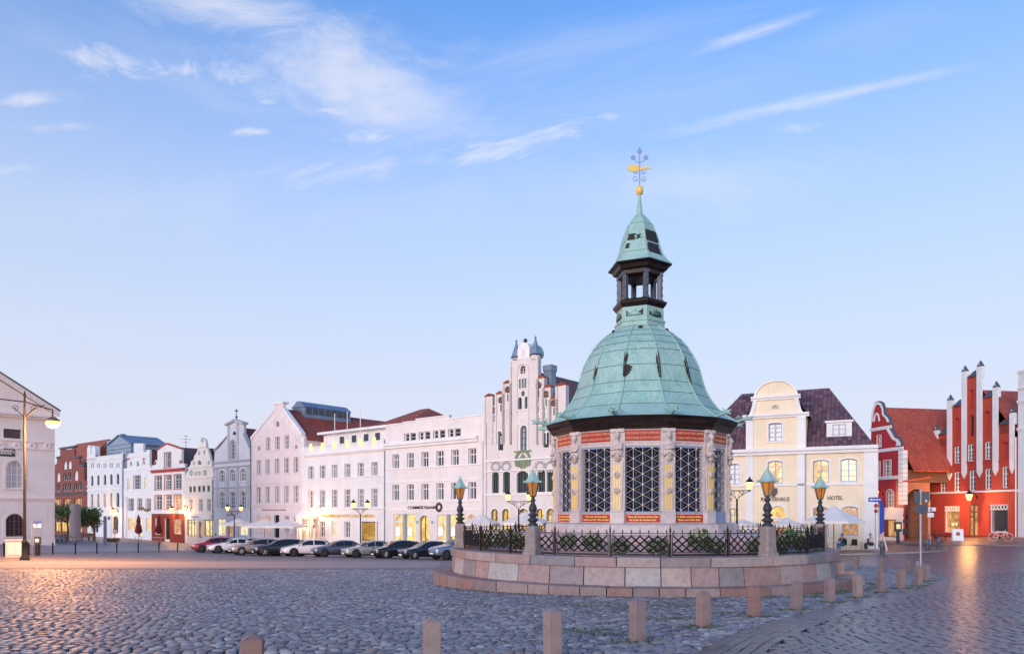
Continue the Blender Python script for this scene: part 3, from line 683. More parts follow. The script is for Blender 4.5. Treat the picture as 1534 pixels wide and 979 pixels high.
def grille_mesh():
    mb = MB(); tf = MB(); h0, h1 = fz(.06), fz(2.78); W2 = GWd/2; fr = .035
    for x0, x1, z0, z1 in ((-W2-fr, -W2+.012, h0-fr, h1+fr), (W2-.012, W2+fr, h0-fr, h1+fr), (-W2+.012, W2-.012, h0-fr, h0+.01), (-W2+.012, W2-.012, h1-.01, h1+fr)): mb.box(x0, x1, -.03, .03, z0, z1)
    nz = 6; dz = (h1-h0)/(nz+.25); dx = GWd/4; kn = []
    for i in range(5):
        x = -W2+i*dx
        if 0 < i < 4: mb.box(x-.012, x+.012, -.012, .006, h0, h1)
        for j in range(nz+1):
            z = h0+.05+j*dz+(0 if i % 2 else dz/2)
            if z < h1: kn.append((x, z, i))
    for x, z, i in kn:
        if i < 4:
            for s_ in (1, -1):
                z2 = z+s_*dz/2
                if h0 < z2 < h1: mb.tube([(x, -.012, z), (x+dx, -.012, z2)], .0115, 4, cap=False)
            xc, zc = x+dx/2, z        # small trefoil of thin rods in the middle of each triangle
            for q in range(3): tf.tube([(x+dx*.62, -.006, z), (x+dx*.62+.05*math.cos(q*2.09+(1.05)), -.006, z+.05*math.sin(q*2.09+1.05))], .0055, 3, cap=False)
            tf.tube([(x+dx*.2, -.006, z+dz*.27), (x+dx*.35, -.006, z+dz*.5), (x+dx*.2, -.006, z+dz*.73)], .0055, 3, cap=False)
    kb = MB(); gs = MB()
    for x, z, i in kn: kb.ball((x, -.026, z), .036, 7, 5, 0, (1, .8, 1))
    return mb.mesh('grille', 'grillepaint'), kb.mesh('knobs', 'gold'), tf.mesh('scrollwork', 'bronze')
gm, km, tfm = grille_mesh()
fm = MB(); fm.box(-BW/2+.05, BW/2-.05, -.05, .02, fz(2.84), fz(3.60)); fm.box(-BW/2+.16, BW/2-.16, -.075, -.05, fz(2.97), fz(3.04)); fm.box(-BW/2+.16, BW/2-.16, -.075, -.05, fz(3.50), fz(3.56)); fm.box(-BW/2+.16, -BW/2+.20, -.075, -.05, fz(3.04), fz(3.5)); fm.box(BW/2-.20, BW/2-.16, -.075, -.05, fz(3.04), fz(3.5))
frm = fm.mesh('frieze_block', 'sandstone')
tb = MB(); tb.box(-BW/2+.205, BW/2-.205, -.066, -.052, fz(3.045), fz(3.495)); tbm = tb.mesh('inscription_tablet', 'enamel')
bs = MB(); bs.box(-BW/2+.05, BW/2-.05, -.03, .05, fz(-.44), fz(.0)); bs.box(-BW/2+.10, BW/2-.10, -.07, -.03, fz(-.43), fz(-.395)); bsm = bs.mesh('base_block', 'sandstone')
bt = MB(); bt.box(-BW/2+.25, BW/2-.25, -.05, -.033, fz(-.385), fz(-.055)); btm = bt.mesh('base_tablet', 'enamel')
dm = MB(); dm.box(-BW/2+.25, BW/2-.25, -.05, .0, fz(-.40), fz(.04)); dm.box(-BW/2+.28, -.01, -.06, -.05, fz(-.38), fz(.02)); dm.box(.01, BW/2-.28, -.06, -.05, fz(-.38), fz(.02)); dmm = dm.mesh('base_door', 'grillepaint')
texts = {}
for k in range(12):
    a_ = PH+15+30*k; q = pol(RB, a_); rz = R_(a_)
    def put(nm, me, par_=pav, dy=0.):
        o = link(nm, me, par_)
        if par_ is pav: o.location = (*q, 0); o.rotation_euler = (0, 0, rz)
        return o
    g = put('grille', gm); put('knobs', km, g)['kind'] = 'stuff'; put('scrollwork', tfm, g)['kind'] = 'stuff'
    put('frieze_block', frm); t1 = put('inscription_tablet', tbm); b1 = put('base_block', bsm)
    seen = {352: 0, -8: 0, 22: 1, 322: 2, -38: 2}.get(round(a_-360 if a_ > 330 else a_), None)
    idx = {11: 0, 0: 1, 10: 2}.get(k, 3)
    if idx not in texts:
        texts[idx] = (text_mesh('\n'.join(UP[idx]), .118, .006, 'palegold', -.001, line=1.3), text_mesh('\n'.join(DN[idx]), .088, .006, 'gold', .003, line=1.15))
        for me_, wd_ in zip(texts[idx], (BW-.47, BW-.60)):
            xs_ = [v.co.x for v in me_.vertices]; me_.transform(Matrix.Diagonal((wd_/(max(xs_)-min(xs_)), 1, 1, 1)))
    o = link('gilt_lettering', texts[idx][0], t1, (0, -.070, fz(3.27)))
    if k == 1: put('base_door', dmm)
    else:
        b2 = put('base_tablet', btm); link('gilt_lettering', texts[idx][1], b2, (0, -.054, fz(-.22)))
# twelve herm pilasters
def herm():
    mb = MB(); mb.bbox(-.235, .235, -.10, .2, fz(-.44), fz(.06), .02); mb.box(-.22, .22, -.09, .2, fz(.06), fz(.10))
    sh = [(-.145, fz(.10)), (.145, fz(.10)), (.20, fz(2.15)), (-.20, fz(2.15))]; mb.prism(sh, -.07, .2); mb.box(-.235, .235, -.02, .19, fz(.10), fz(3.58))
    for z in (.95, 1.62, 2.32): mb.lathe([(.02, 0), (.105, .0), (.105, .03), (.06, .05)], 10, cap=False).xf(Matrix.Translation((0, -.085, fz(z))) @ Matrix.Rotation(R_(90), 4, 'X'), len(mb.v)-40); mb.prism([(-.13, fz(z)), (0, fz(z)-.14), (.13, fz(z)), (0, fz(z)+.14)], -.095, -.07)
    body = mb.mesh('pilaster', 'sandstone')
    gb = MB()
    for x in (-.085, 0, .085): gb.box(x-.024, x+.024, -.086, -.07, fz(.16), fz(2.05))
    for z in (.95, 1.62, 2.32): gb.ball((0, -.125, fz(z)), .032, 8, 6)
    fig = MB()
    fig.ball((0, -.06, fz(2.66)), .17, 12, 8, 0, (1.15, .5, 1.35)); fig.ball((0, -.07, fz(2.90)), .14, 12, 8, 0, (1.45, .6, .85))
    fig.tube([(0, -.09, fz(2.95)), (0, -.10, fz(3.12))], [.06, .05], 8); fig.ball((0, -.11, fz(3.24)), .088, 10, 8, 0, (.88, .95, 1.2)); fig.ball((0, -.20, fz(3.22)), .017, 6, 4); fig.ball((0, -.085, fz(3.30)), .098, 10, 7, 0, (1, .9, .95))
    for s_ in (1, -1): fig.tube([(s_*.14, -.08, fz(2.92)), (s_*.165, -.13, fz(2.68)), (s_*.02, -.19, fz(2.70))], [.042, .036, .03], 7)
    fig.prism([(-.20, fz(2.42)), (0, fz(2.62)), (.20, fz(2.42)), (.17, fz(2.40)), (0, fz(2.56)), (-.17, fz(2.40))], -.17, -.06); fig.box(-.22, .22, -.09, .19, fz(3.42), fz(3.56))
    return body, gb.mesh('gilt_flutes', 'gold'), fig.mesh('carved_bust', 'sandstone')
hb, hg, hf = herm()
for a_ in VA:
    q = pol(4.03*S, a_); o = link('pilaster', hb, pav, (*q, 0), R_(a_)); link('gilt_flutes', hg, o); link('carved_bust', hf, o)
# dark moulded cornice
ngon_lathe([(3.9*S, fz(3.53)), (4.16*S, fz(3.55)), (4.18*S, fz(3.64)), (4.26*S, fz(3.69)), (4.30*S, fz(3.82)), (4.44*S, fz(3.92)), (4.50*S, fz(4.06)), (4.47*S, fz(4.08)), (3.0*S, fz(4.10))], 12, PH, 'brown', 'cornice', pav)
# dome of separate copper sheets with standing seams
DP = [(4.46, 4.09), (4.14, 4.27), (3.86, 4.48), (3.64, 4.68), (3.48, 4.88), (3.34, 5.07), (3.22, 5.25), (3.09, 5.51), (2.98, 5.77), (2.88, 6.12), (2.79, 6.52), (2.65, 6.90), (2.47, 7.26), (2.24, 7.64), (1.95, 8.0), (1.62, 8.3), (1.17, 8.62)]
ROWS = [(0, 3), (3, 6), (6, 8), (8, 10), (10, 12), (12, 13), (13, 14), (14, 15), (15, 16)]
for ri, (i0, i1) in enumerate(ROWS):
    pr = [(r*S, fz(z)) for r, z in DP[i0:i1+1]]; mb = MB(); v = []; na = 4
    for r, z in pr:
        A, B = Vector(pol(r, -15)), Vector(pol(r, 15))
        for i in range(na+1):
            q = A.lerp(B, i/na); bul = 1+.012*(1-(2*i/na-1)**2)
            v.append((q.x*bul, q.y*bul, z))
    n_ = na+1; f = [(j*n_+i, j*n_+i+1, (j+1)*n_+i+1, (j+1)*n_+i) for j in range(len(pr)-1) for i in range(na)]
    mb.add(v, f, 0, True); pmesh = mb.mesh('copper_sheet', 'copper')
    sb = MB(); sb.tube([(x, y, z+.004) for x, y, z in v[-n_:]], .012, 4, cap=False); smesh = sb.mesh('seam', 'seam')
    for k in range(12):
        o = link('copper_sheet', pmesh, pav, (0, 0, random.uniform(-.004, .004)), R_(PH+15+30*k)); link('seam', smesh, o)
rb_ = MB(); rb_.tube([(*pol(r*S*1.005, 0), fz(z)+.01) for r, z in DP], .032, 6); rbm = rb_.mesh('rib', 'copper')
for a_ in VA: link('rib', rbm, pav, (0, 0, 0), R_(a_))
# bare patches where the green has flaked off beside the ribs (dome) and on the lantern roof
def patch(a0, side, z0, z1, wmax, seed):
    r_ = random.Random(seed); zz = [z for _, z in DP]; v = []; n_ = 14
    for i in range(n_+1):
        z = lerp(z0, z1, i/n_); r = np.interp(z, zz, [q[0] for q in DP])*S
        A, B = Vector(pol(r, a0)), Vector(pol(r, a0+30*side)); wd = wmax*min(1, .25+i*.13, (n_-i)*.3+.1)*r_.uniform(.7, 1)
        e = (B-A).normalized(); off = A.normalized()*.022
        p0 = A-e*.04+off*2.2; p1 = A+e*wd+off*1.6
        v += [(p0.x, p0.y, fz(z)), (p1.x, p1.y, fz(z))]
    f = [(2*i, 2*i+1, 2*i+3, 2*i+2) for i in range(n_)]
    MB().add(v, f).build('bare_patch', 'bare', pav)
patch(VA[11], 1, 5.98, 6.55, .27, 3); patch(VA[11], 1, 6.5, 7.15, .09, 31); patch(VA[11], -1, 5.95, 7.0, .06, 33); patch(VA[0], -1, 5.9, 7.12, .08, 5); patch(VA[0], 1, 5.9, 6.6, .08, 8); patch(VA[1], -1, 5.75, 6.95, .08, 6); patch(VA[1], 1, 5.6, 6.5, .10, 16); patch(VA[10], 1, 6.0, 6.65, .07, 9); patch(VA[10], -1, 5.95, 6.5, .07, 19)
for k in (11, 1, 9, 3, 5, 7):
    a_ = PH+15+30*k; q = pol(1.40*S, a_); MB().ball((0, 0, 0), .075, 10, 6, 0, (1.2, .9, .7)).build('dome_vent', 'bare', pav, (*q, fz(8.47)), R_(a_))
# dragon spouts at the eaves
dg = MB(); dg.tube([(0, .15, .05), (0, -.05, .07), (0, -.20, .12), (0, -.33, .13)], [.05, .055, .05, .065], 8)
dg.ball((0, -.38, .14), .085, 8, 6, 0, (.8, 1.25, .8)); dg.tube([(0, -.42, .17), (0, -.54, .20)], [.05, .018], 6); dg.tube([(0, -.42, .11), (0, -.52, .07)], [.04, .015], 6)
for s_ in (1, -1): dg.tube([(s_*.04, -.34, .18), (s_*.12, -.26, .29)], [.035, .006], 5); dg.tube([(s_*.03, -.12, .10), (s_*.19, -.05, .21), (s_*.21, .06, .14)], [.02, .035, .008], 5)
dgm = dg.mesh('dragon_spout', 'copper')
for a_ in VA: link('dragon_spout', dgm, pav, (*pol(4.46*S, a_), fz(4.05)), R_(a_))
# lantern
H6 = PH
ngon_lathe([(1.19*S, fz(8.45)), (1.19*S, fz(8.86)), (1.23*S, fz(8.88)), (1.23*S, fz(8.97)), (1.15*S, fz(9.0)), (1.13*S, fz(9.58))], 6, H6, 'copper', 'lantern_drum', pav)
for k in range(6):
    a_ = H6+30+60*k; r = 1.15*S*math.cos(R_(30)); pm = MB()
    pm.ball((0, -.02, fz(9.22)), .10, 8, 6, 0, (1.9, .35, .7)); pm.ball((0, -.03, fz(9.36)), .05, 8, 6, 0, (1, .5, 1.2))
    for s_ in (1, -1): pm.tube([(s_*.1, -.02, fz(9.2)), (s_*.22, -.02, fz(9.14)), (s_*.24, -.02, fz(9.3))], [.04, .03, .012], 5)
    pm.build('drum_relief', 'copper' if k % 2 else 'seam', pav, (*pol(r, a_), 0), R_(a_))
    bp = MB(); x_ = [-.3, -.18, -.05, .06, .2, .3]; rr = random.Random(k)
    bp.prism([(x, fz(9.06)+rr.uniform(0, .06)) for x in x_]+[(x, fz(9.45)-rr.uniform(0, .18)) for x in reversed(x_)], -.012, -.003); bp.build('bare_patch', 'bare', pav, (*pol(r-.01, a_), 0), R_(a_))
ngon_lathe([(1.13*S, fz(9.56)), (1.28*S, fz(9.74)), (1.31*S, fz(9.84)), (1.12*S, fz(9.94)), (.3, fz(9.95))], 6, H6, 'brown', 'lantern_cornice', pav)
lp = MB(); lp.bbox(-.085, .085, -.085, .085, fz(9.93), fz(11.3), .02)
for z in (10.2, 10.55, 10.9): lp.ball((0, -.08, fz(z)), .06, 7, 5, 0, (1, .6, 1.3))
lp.box(-.105, .105, -.105, .105, fz(9.93), fz(10.02)); lp.box(-.105, .105, -.105, .105, fz(11.1), fz(11.2)); lpm = lp.mesh('lantern_pillar', 'lead')
for k in range(6): link('lantern_pillar', lpm, pav, (*pol(.96*S, H6+60*k), 0), R_(H6+60*k))
ngon_lathe([(.80*S, fz(11.0)), (1.08*S, fz(11.12)), (1.12*S, fz(11.28)), (1.28*S, fz(11.34)), (1.36*S, fz(11.50)), (1.54*S, fz(11.56)), (1.52*S, fz(11.62)), (.4, fz(11.64))], 6, H6, 'brown', 'lantern_eaves', pav)
LP = [(1.53, 11.62), (1.30, 11.85), (1.10, 12.14), (.98, 12.5), (.92, 12.75), (.83, 13.05), (.62, 13.58), (.37, 13.92), (.14, 14.15)]
def facet_sheet(pr, n_side, na=3):
    mb = MB(); v = []; h = 180/n_side
    for r, z in pr:
        A, B = Vector(pol(r*S, -h)), Vector(pol(r*S, h))
        for i in range(na+1): q = A.lerp(B, i/na); v.append((q.x, q.y, fz(z)))
    n_ = na+1; mb.add(v, [(j*n_+i, j*n_+i+1, (j+1)*n_+i+1, (j+1)*n_+i) for j in range(len(pr)-1) for i in range(na)], 0, True)
    sb = MB(); sb.tube(v[-n_:], .009, 4, cap=False); return mb.mesh('copper_sheet', 'copper'), sb.mesh('seam', 'seam')
for i0, i1 in ((0, 2), (2, 4), (4, 6), (6, 8)):
    cs, se = facet_sheet(LP[i0:i1+1], 6)
    for k in range(6): o = link('copper_sheet', cs, pav, (0, 0, 0), R_(H6+30+60*k)); link('seam', se, o)
lr = MB(); lr.tube([(*pol(r*S, 0), fz(z)) for r, z in LP], .02, 5); lrm = lr.mesh('rib', 'copper')
for k in range(6): link('rib', lrm, pav, (0, 0, 0), R_(H6+60*k))
def lpatch(k, z0, z1, x0, x1, seed):
    r_ = random.Random(seed); a_ = H6+30+60*k; rr = lambda z: np.interp(z, [q[1] for q in LP], [q[0] for q in LP])*S*math.cos(R_(30)); n_ = 9; v = []
    for i in range(n_+1):
        z = lerp(z0, z1, i/n_); q = rr(z)+.010; hw = rr(z)*math.tan(R_(30))
        xa, xb = max(-hw, x0*hw+r_.uniform(-.03, .03)), min(hw, x1*hw+r_.uniform(-.05, .05)); v += [(xa, -q, fz(z)), (xb, -q, fz(z))]
    MB().add(v, [(2*i, 2*i+1, 2*i+3, 2*i+2) for i in range(n_)]).build('bare_patch', 'bare', pav, (0, 0, 0), R_(a_))
lpatch(5, 12.7, 13.02, -.85, -.05, 1); lpatch(5, 12.72, 12.95, .12, .5, 4); lpatch(5, 12.3, 12.55, -.9, -.55, 2); lpatch(0, 12.62, 13.2, -.95, .9, 7); lpatch(0, 12.02, 12.55, -.8, .7, 11)
ngon_lathe([(.16*S, fz(14.1)), (.13*S, fz(14.4)), (.06*S, fz(15.1))], 8, H6, 'copper', 'spire', pav)
vane = thing('weather_vane', 'gilded weathervane on a wrought iron rod at the pavilion tip', 'weathervane', (FX, FY, FZ))
MB().lathe([(.01, fz(15.05)), (.11, fz(15.12)), (.135, fz(15.25)), (.135, fz(15.33)), (.10, fz(15.48)), (.01, fz(15.52))], 14).build('gilt_ball', 'gold', vane)
rd = MB(); rd.tube([(0, 0, fz(15.45)), (0, 0, fz(17.35))], .022, 6)
for s_ in (1, -1):
    for zc_ in (15.85, 16.2):
        rd.tube([(s_*(.15+.10*math.cos(u)*(.35+.65*(1-i/22))), 0, fz(zc_)+.11*math.sin(u)*(.35+.65*(1-i/22))) for i, u in enumerate(np.linspace(3.1, 3.1+8.5, 22))], .011, 4)
for dx, z in ((-.23, 16.85), (.23, 16.85), (0, 17.15)):
    rd.tube([(0, 0, fz(16.6)), (dx*.6, 0, fz(16.68)), (dx, 0, fz(z))], .012, 4)
    for u in range(5): rd.ball((dx+.06*math.cos(u*1.257+1.57), 0, fz(z)+.06*math.sin(u*1.257+1.57)), .035, 6, 4, 0, (1, .5, 1))
rd.build('iron_rod', 'grillepaint', vane)
vn = MB(); vn.prism([(-.42, fz(16.28)), (-.3, fz(16.20)), (-.15, fz(16.17)), (.0, fz(16.25)), (.2, fz(16.30)), (.42, fz(16.33)), (.36, fz(16.42)), (.2, fz(16.41)), (.02, fz(16.40)), (-.1, fz(16.5)), (-.25, fz(16.52)), (-.36, fz(16.46)), (-.44, fz(16.40))], -.012, .012); vn.build('gilt_figure', 'gold', vane)

# iron fence: posts and lattice fields
fen = thing('iron_fence', 'dark iron lattice fence standing on the round granite parapet', 'fence', (RX, FY, FZ))
RF = 8.25*S; NP = 24; ch = 2*RF*math.sin(math.pi/NP)
zb, zt = zc1+.03, fz(-.72)
def lattice():
    W2 = ch/2-.06; mb = MB(); H = zt-zb
    mb.box(-W2, W2, -.014, .014, zb, zb+.05); mb.box(-W2, W2, -.010, .010, zt-.022, zt); mb.box(-W2, W2, -.008, .008, zb+.09, zb+.105)
    for s_ in (1, -1): mb.box(s_*W2-.009, s_*W2+.009, -.009, .009, zb, zt+.02)
    z0, z1 = zb+.105, zt-.09; n_ = 6; dx = (2*W2-.08)/n_; dz = (z1-z0)/2
    x0 = -W2+.04
    for i in range(n_+1):
        for j in range(3):
            x, z = x0+i*dx, z0+j*dz
            if i < n_ and j < 2:
                for A, B in (((x, z), (x+dx, z+dz)), ((x+dx, z), (x, z+dz))): mb.tube([(A[0], 0, A[1]), (B[0], 0, B[1])], .021, 4, cap=False)
                mb.ball((x+dx/2, 0, z+dz/2), .042, 6, 4)
            if 0 < j < 2: mb.ball((x, 0, z), .042, 6, 4)
        mb.tube([(x0+i*dx, 0, z1), (x0+i*dx, 0, zt+.05), (x0+i*dx, 0, zt+.10)], [.010, .013, .002], 5); mb.ball((x0+i*dx, 0, zt+.045), .024, 6, 4)
    return mb.mesh('lattice_field', 'fe')
lm_ = lattice(); po = MB(); po.box(-.022, .022, -.022, .022, zc1-.02, zt+.10); po.ball((0, 0, zt+.11), .028, 7, 5); po.tube([(0, 0, zt+.12), (0, 0, zt+.24)], [.016, .003], 5)
po.tube([(0, .02, zt-.1), (0, .25, zc1)], .012, 5); pom = po.mesh('fence_post', 'fe')
for k in range(NP):
    a_ = -8.8+15*k
    if 72 < a_ < 80: continue
    link('lattice_field', lm_, fen, (*pol(RF*math.cos(math.pi/NP), a_), 0), R_(a_)); link('fence_post', pom, fen, (*pol(RF, a_+7.5), 0), R_(a_+7.5))
# four lanterns on granite posts
M['column'] = plain('dark_cast_iron', (.035,.037,.045), .5, .1, .3, 8)
def lantern_post():
    root = thing('fountain_lantern', '', 'lantern', (0, 0, 0), 0, 'lanterns on the parapet')
    pb = MB(); h = fz(-.49)-zc1
    pb.bbox(-.225, .225, -.225, .225, -.02, .10, .03); v = []
    for r, z in ((.205, .10), (.185, .26), (.175, h-.06), (.14, h)): v += [(r*x-(.06*x if 1 else 0)*0, r*y, z) for x, y in ((-1,-.75),(-.75,-1),(.75,-1),(1,-.75),(1,.75),(.75,1),(-.75,1),(-1,.75))]
    f = [(j*8+i, j*8+(i+1) % 8, j*8+8+(i+1) % 8, j*8+8+i) for j in range(3) for i in range(8)]; pb.add(v, f+[tuple(range(24, 32))]); pb.build('stone_post', 'poststone', root)
    cb = MB(); z = h; c = lambda r, dz: (r, z+dz)
    cb.lathe([c(.15,-.01), c(.15,.05), c(.10,.08), c(.10,.12), c(.16,.15), c(.16,.19), c(.09,.23), c(.085,.27), c(.14,.30), c(.14,.33), c(.075,.37), c(.11,.44), c(.125,.50), c(.10,.58), c(.055,.66), c(.055,.70), c(.09,.73), c(.06,.77), c(.045,.84)], 14); cb.build('column', 'column', root)
    zl = z+.84; am = MB(); am.lathe([(.085, zl+.03), (.185, zl+.41)], 6, cap=False, flat=True); am.build('amber_panes', 'amber', root)
    fr = MB(); fr.lathe([(.04, zl-.02), (.10, zl), (.10, zl+.03)], 6, flat=True)
    for k in range(6):
        u = k*math.pi/3; fr.tube([(.09*math.cos(u), .09*math.sin(u), zl+.02), (.192*math.cos(u), .192*math.sin(u), zl+.42)], .017, 4)
    fr.build('lantern_frame', 'lead', root)
    rf = MB(); rf.lathe([(.26, zl+.395), (.265, zl+.42), (.20, zl+.48), (.13, zl+.60), (.075, zl+.70), (.05, zl+.72), (.02, zl+.78), (.005, zl+.83)], 6, flat=True)
    for k in range(6):
        u = k*math.pi/3; rf.ball((.275*math.cos(u), .275*math.sin(u), zl+.425), .03, 6, 4, 0, (1, 1, 1.4))
    rf.build('copper_cap', 'copper', root)
    return root
LN = lantern_post()
LAMPS = ((-86, 8.35, 'lantern on the parapet nearest the parked cars, leftmost of the four'), (-37.7, 8.35, 'lantern left of the pavilion, before the ornate gable house'),
         (25.3, 8.35, 'lantern right of the pavilion, in front of the yellow house doorway'), (83, 8.35, 'rearmost lantern, right of the pavilion beside the large white parasol'))
for i, (a_, r, lab) in enumerate(LAMPS):
    q = pol(r*S, a_); lc = (RX+q[0], FY+q[1], FZ+zc1)
    if i == 0: LN.location = lc; LN.rotation_euler = (0, 0, R_(a_)); LN['label'] = lab
    else: dup(LN, lab, lc, R_(a_))
# hydrangeas inside the fence
def bush(seed):
    r_ = random.Random(seed); lv = MB(); fl = MB()
    for _ in range(330):
        d = Vector((r_.gauss(0, 1), r_.gauss(0, 1), r_.gauss(0, .8))).normalized()*r_.uniform(.6, 1.05); p_ = Vector((d.x*.42, d.y*.30, .40+d.z*.40))
        a_ = Vector((r_.gauss(0, 1), r_.gauss(0, 1), r_.gauss(0, .5))).normalized(); b = a_.orthogonal().normalized(); l = r_.uniform(.05, .085)
        lv.add([tuple(p_-a_*l), tuple(p_+b*l*.55), tuple(p_+a_*l), tuple(p_-b*l*.55)], [(0,1,2,3)], r_.randrange(2))
    for _ in range(9):
        d = Vector((r_.gauss(0, 1), r_.gauss(0, 1)-.4, abs(r_.gauss(.3, .7)))).normalized(); c0 = Vector((d.x*.40, d.y*.30, .42+d.z*.42))
        for _ in range(16):
            e = Vector((r_.gauss(0, 1), r_.gauss(0, 1), r_.gauss(0, .8))).normalized()*.055; fl.ball(tuple(c0+e), .026, 5, 3)
    return lv, fl
BM = []
for s_ in range(3):
    lv, fl = bush(s_+11); BM.append((lv.mesh('foliage', ['leaf', 'leaf2']), fl.mesh('flower_heads', 'bloom')))
hyd = [-72, -58, -49, -30, -22.5, -14.5, -4, 8, 13, 27, 32.5, 38, 44, 52, 61, 70]
HL = ['leftmost hydrangea bush behind the iron fence', 'hydrangea bush left of the left parapet lantern', 'hydrangea bush just left of the front left lantern', 'hydrangea bush just right of the front left lantern',
      'second hydrangea bush right of the front left lantern', 'hydrangea bush below the left base tablet', 'hydrangea bush below the central grille', 'hydrangea bush below the right base tablet', 'hydrangea bush below the small blue door',
      'hydrangea bush just right of the front right lantern', 'second hydrangea bush right of the front right lantern', 'third hydrangea bush right of the front right lantern', 'fourth hydrangea bush right of the front right lantern',
      'fifth hydrangea bush right of the front right lantern', 'second hydrangea bush from the rear lantern', 'hydrangea bush beside the rear lantern']
for i, a_ in enumerate(hyd):
    b = thing('hydrangea_bush', HL[i], 'hydrangea', (RX+pol(7.5*S, a_)[0], FY+pol(7.55*S, a_)[1], FZ+fz(-1.72)+random.uniform(.04, .26)), R_(a_+random.uniform(-20, 20)), 'hydrangeas inside the fence')
    k = random.uniform(.62, .82); b.scale = (k, k, k*random.uniform(.85, 1.05)); link('foliage', BM[i % 3][0], b)['kind'] = 'stuff'; link('flower_heads', BM[i % 3][1], b)['kind'] = 'stuff'
# ------------------------------------------------------------------ houses round the square
class Plane:
    def __init__(s, p, d): s.p = Vector(p); s.d = Vector(d).normalized()
    def u(s, px): a = (px-CX)/F; return (a*s.p.y-s.p.x)/(s.d.x-a*s.d.y)
    def depth(s, px): return s.p.y+s.d.y*s.u(px)
    def pt(s, u): return s.p+s.d*u
    def off(s, k): return Plane(s.p+Vector((-s.d.y, s.d.x))*k, s.d)
ROW = Plane((-8.05, 75.0), (.7705, -.6374))            # the long north row
CV = dict(a=(3.0606, 0, 540), b=(3.6267, 260, 580), c=(3.6267, 440, 580), d=(2.646, 640, 480), e=(3.159, 1060, 540), f=(2.9685, 1280, 520), g=(4.894, 70, 640), h=(6.121, 720, 500), i=(6.526, 1190, 700), j=(3.375, 0, 560))
WCACHE = {}
class Bld:
    def __init__(s, name, label, pl, pxl, pxr, wall, cv, cat='house', group='gabled houses along the square'):
        s.pl, s.cv, s.mat = pl, CV[cv], wall
        s.u0 = pl.u(pxl); s.W = pl.u(pxr)-s.u0; p = pl.pt(s.u0); p2 = pl.pt(s.u0+s.W)
        s.zb = min(gz(*p), gz(*p2)); s.root = thing(name, label, cat, (p.x, p.y, s.zb), math.atan2(pl.d.y, pl.d.x), group); s.holes = []
    def px(s, x): return x/s.cv[0]+s.cv[1]
    def py(s, y): return y/s.cv[0]+s.cv[2]
    def X(s, x): return s.pl.u(s.px(x))-s.u0
    def Z(s, x, y): return CZ+(HY-s.py(y))/F*s.pl.depth(s.px(x))-s.zb
    def Zo(s, x, y, off): return CZ+(HY-s.py(y))/F*s.pl.off(off).depth(s.px(x))-s.zb
    def Xo(s, x, off): return s.pl.off(off).u(s.px(x))-s.u0
    def P(s, x, y): return (s.X(x), s.Z(x, y))
    def local_ground(s, x): p = s.pl.pt(s.u0+x); return gz(*p)-s.zb
    def win(s, x, w, y0, y1, **k):
        X = s.X(x); ww = abs(s.X(x+w/2)-s.X(x-w/2)); s.winm(X, ww, s.Z(x, y1), s.Z(x, y0), **k)
    def row(s, xs, w, y0, y1, ref=0, **k):
        r = xs[ref]; ww = abs(s.X(r+w/2)-s.X(r-w/2)); z0, z1 = s.Z(r, y1), s.Z(r, y0)
        pn = k.pop('panes', None)
        for i, x in enumerate(xs):
            kk = dict(k)
            if pn: kk['pane'] = pn[i]
            s.winm(s.X(x), ww, z0, z1, **kk)
    def winm(s, X, w, z0, z1, rise=0., cols=2, rows=3, frame='frame_w', pane='glass_c', sur=None, sill=True, fw=.075, transom=None, hood=None, dep=.17, name='window', hole=True):
        X = min(max(X, w/2+.05), s.W-w/2-.05); h = z1-z0; r = rise*w/2
        if hole: s.holes.append([(X+p[0], z0+p[1]) for p in shape(w, h, r)])
        key = (round(w, 2), round(h, 2), round(r, 2), cols, rows, frame, fw, transom, dep)
        if key not in WCACHE:
            mb = MB(); y0, y1 = dep, dep+.07; A = shape(w, h, r); B = [(p[0]*(1-2*fw/w), fw+p[1]*(1-2*fw/h)) for p in A]; mb.ring(A, B, y0, y1)
            m2 = fw*.75
            for i in range(1, cols): x = -w/2+w*i/cols; t_ = h-(0 if r <= 0 else r*(abs(x)/(w/2))**2); mb.box(x-m2/2*(1.6 if cols % 2 == 0 and i == cols//2 else 1), x+m2/2*(1.6 if cols % 2 == 0 and i == cols//2 else 1), y0+.003, y1, fw*.5, t_-fw*.6)
            ys = [h*j/rows for j in range(1, rows)]
            if transom: ys = [h*transom]+[h*transom*j/rows for j in range(1, rows)]
            for q in ys: tk = m2*(1.5 if transom and q == h*transom else .7); mb.box(-w/2+fw*.5, w/2-fw*.5, y0+.006, y1-.002, q-tk/2, q+tk/2)
            pm = MB(); pm.prism([(p[0]*.99, p[1]*.995+.002) for p in A], y1+.012, y1+.03)
            WCACHE[key] = (mb.mesh('window', frame), pm)
        me, pm = WCACHE[key]
        o = link(name, me, s.root, (X, 0, z0))
        pk = key+(pane,)
        if pk not in WCACHE: WCACHE[pk] = pm.mesh('pane', pane)
        link('pane', WCACHE[pk], o)
        if sur:
            tk, mt = sur[:2]; A = shape(w+2*tk, h+tk*(1 if sill else 2), r*(1+2*tk/w)); A = [(p[0], p[1]-(0 if sill else tk)) for p in A]; sm = MB(); sm.ring(A, shape(w, h, r), -.045, .03); sm.build('surround', mt, o)
        if sill: sm = MB(); e = (sur[0] if sur else .06); sm.box(-w/2-e-.04, w/2+e+.04, -.11, .10, -.10, -.004); sm.build('sill', sur[1] if sur else s.mat, o)
        if hood: sm = MB(); e = (sur[0] if sur else 0)+.1; sm.box(-w/2-e, w/2+e, -.14, .02, h+(sur[0] if sur else .05)+.04, h+(sur[0] if sur else .05)+.16); sm.build('hood_mould', hood, o)
        return o
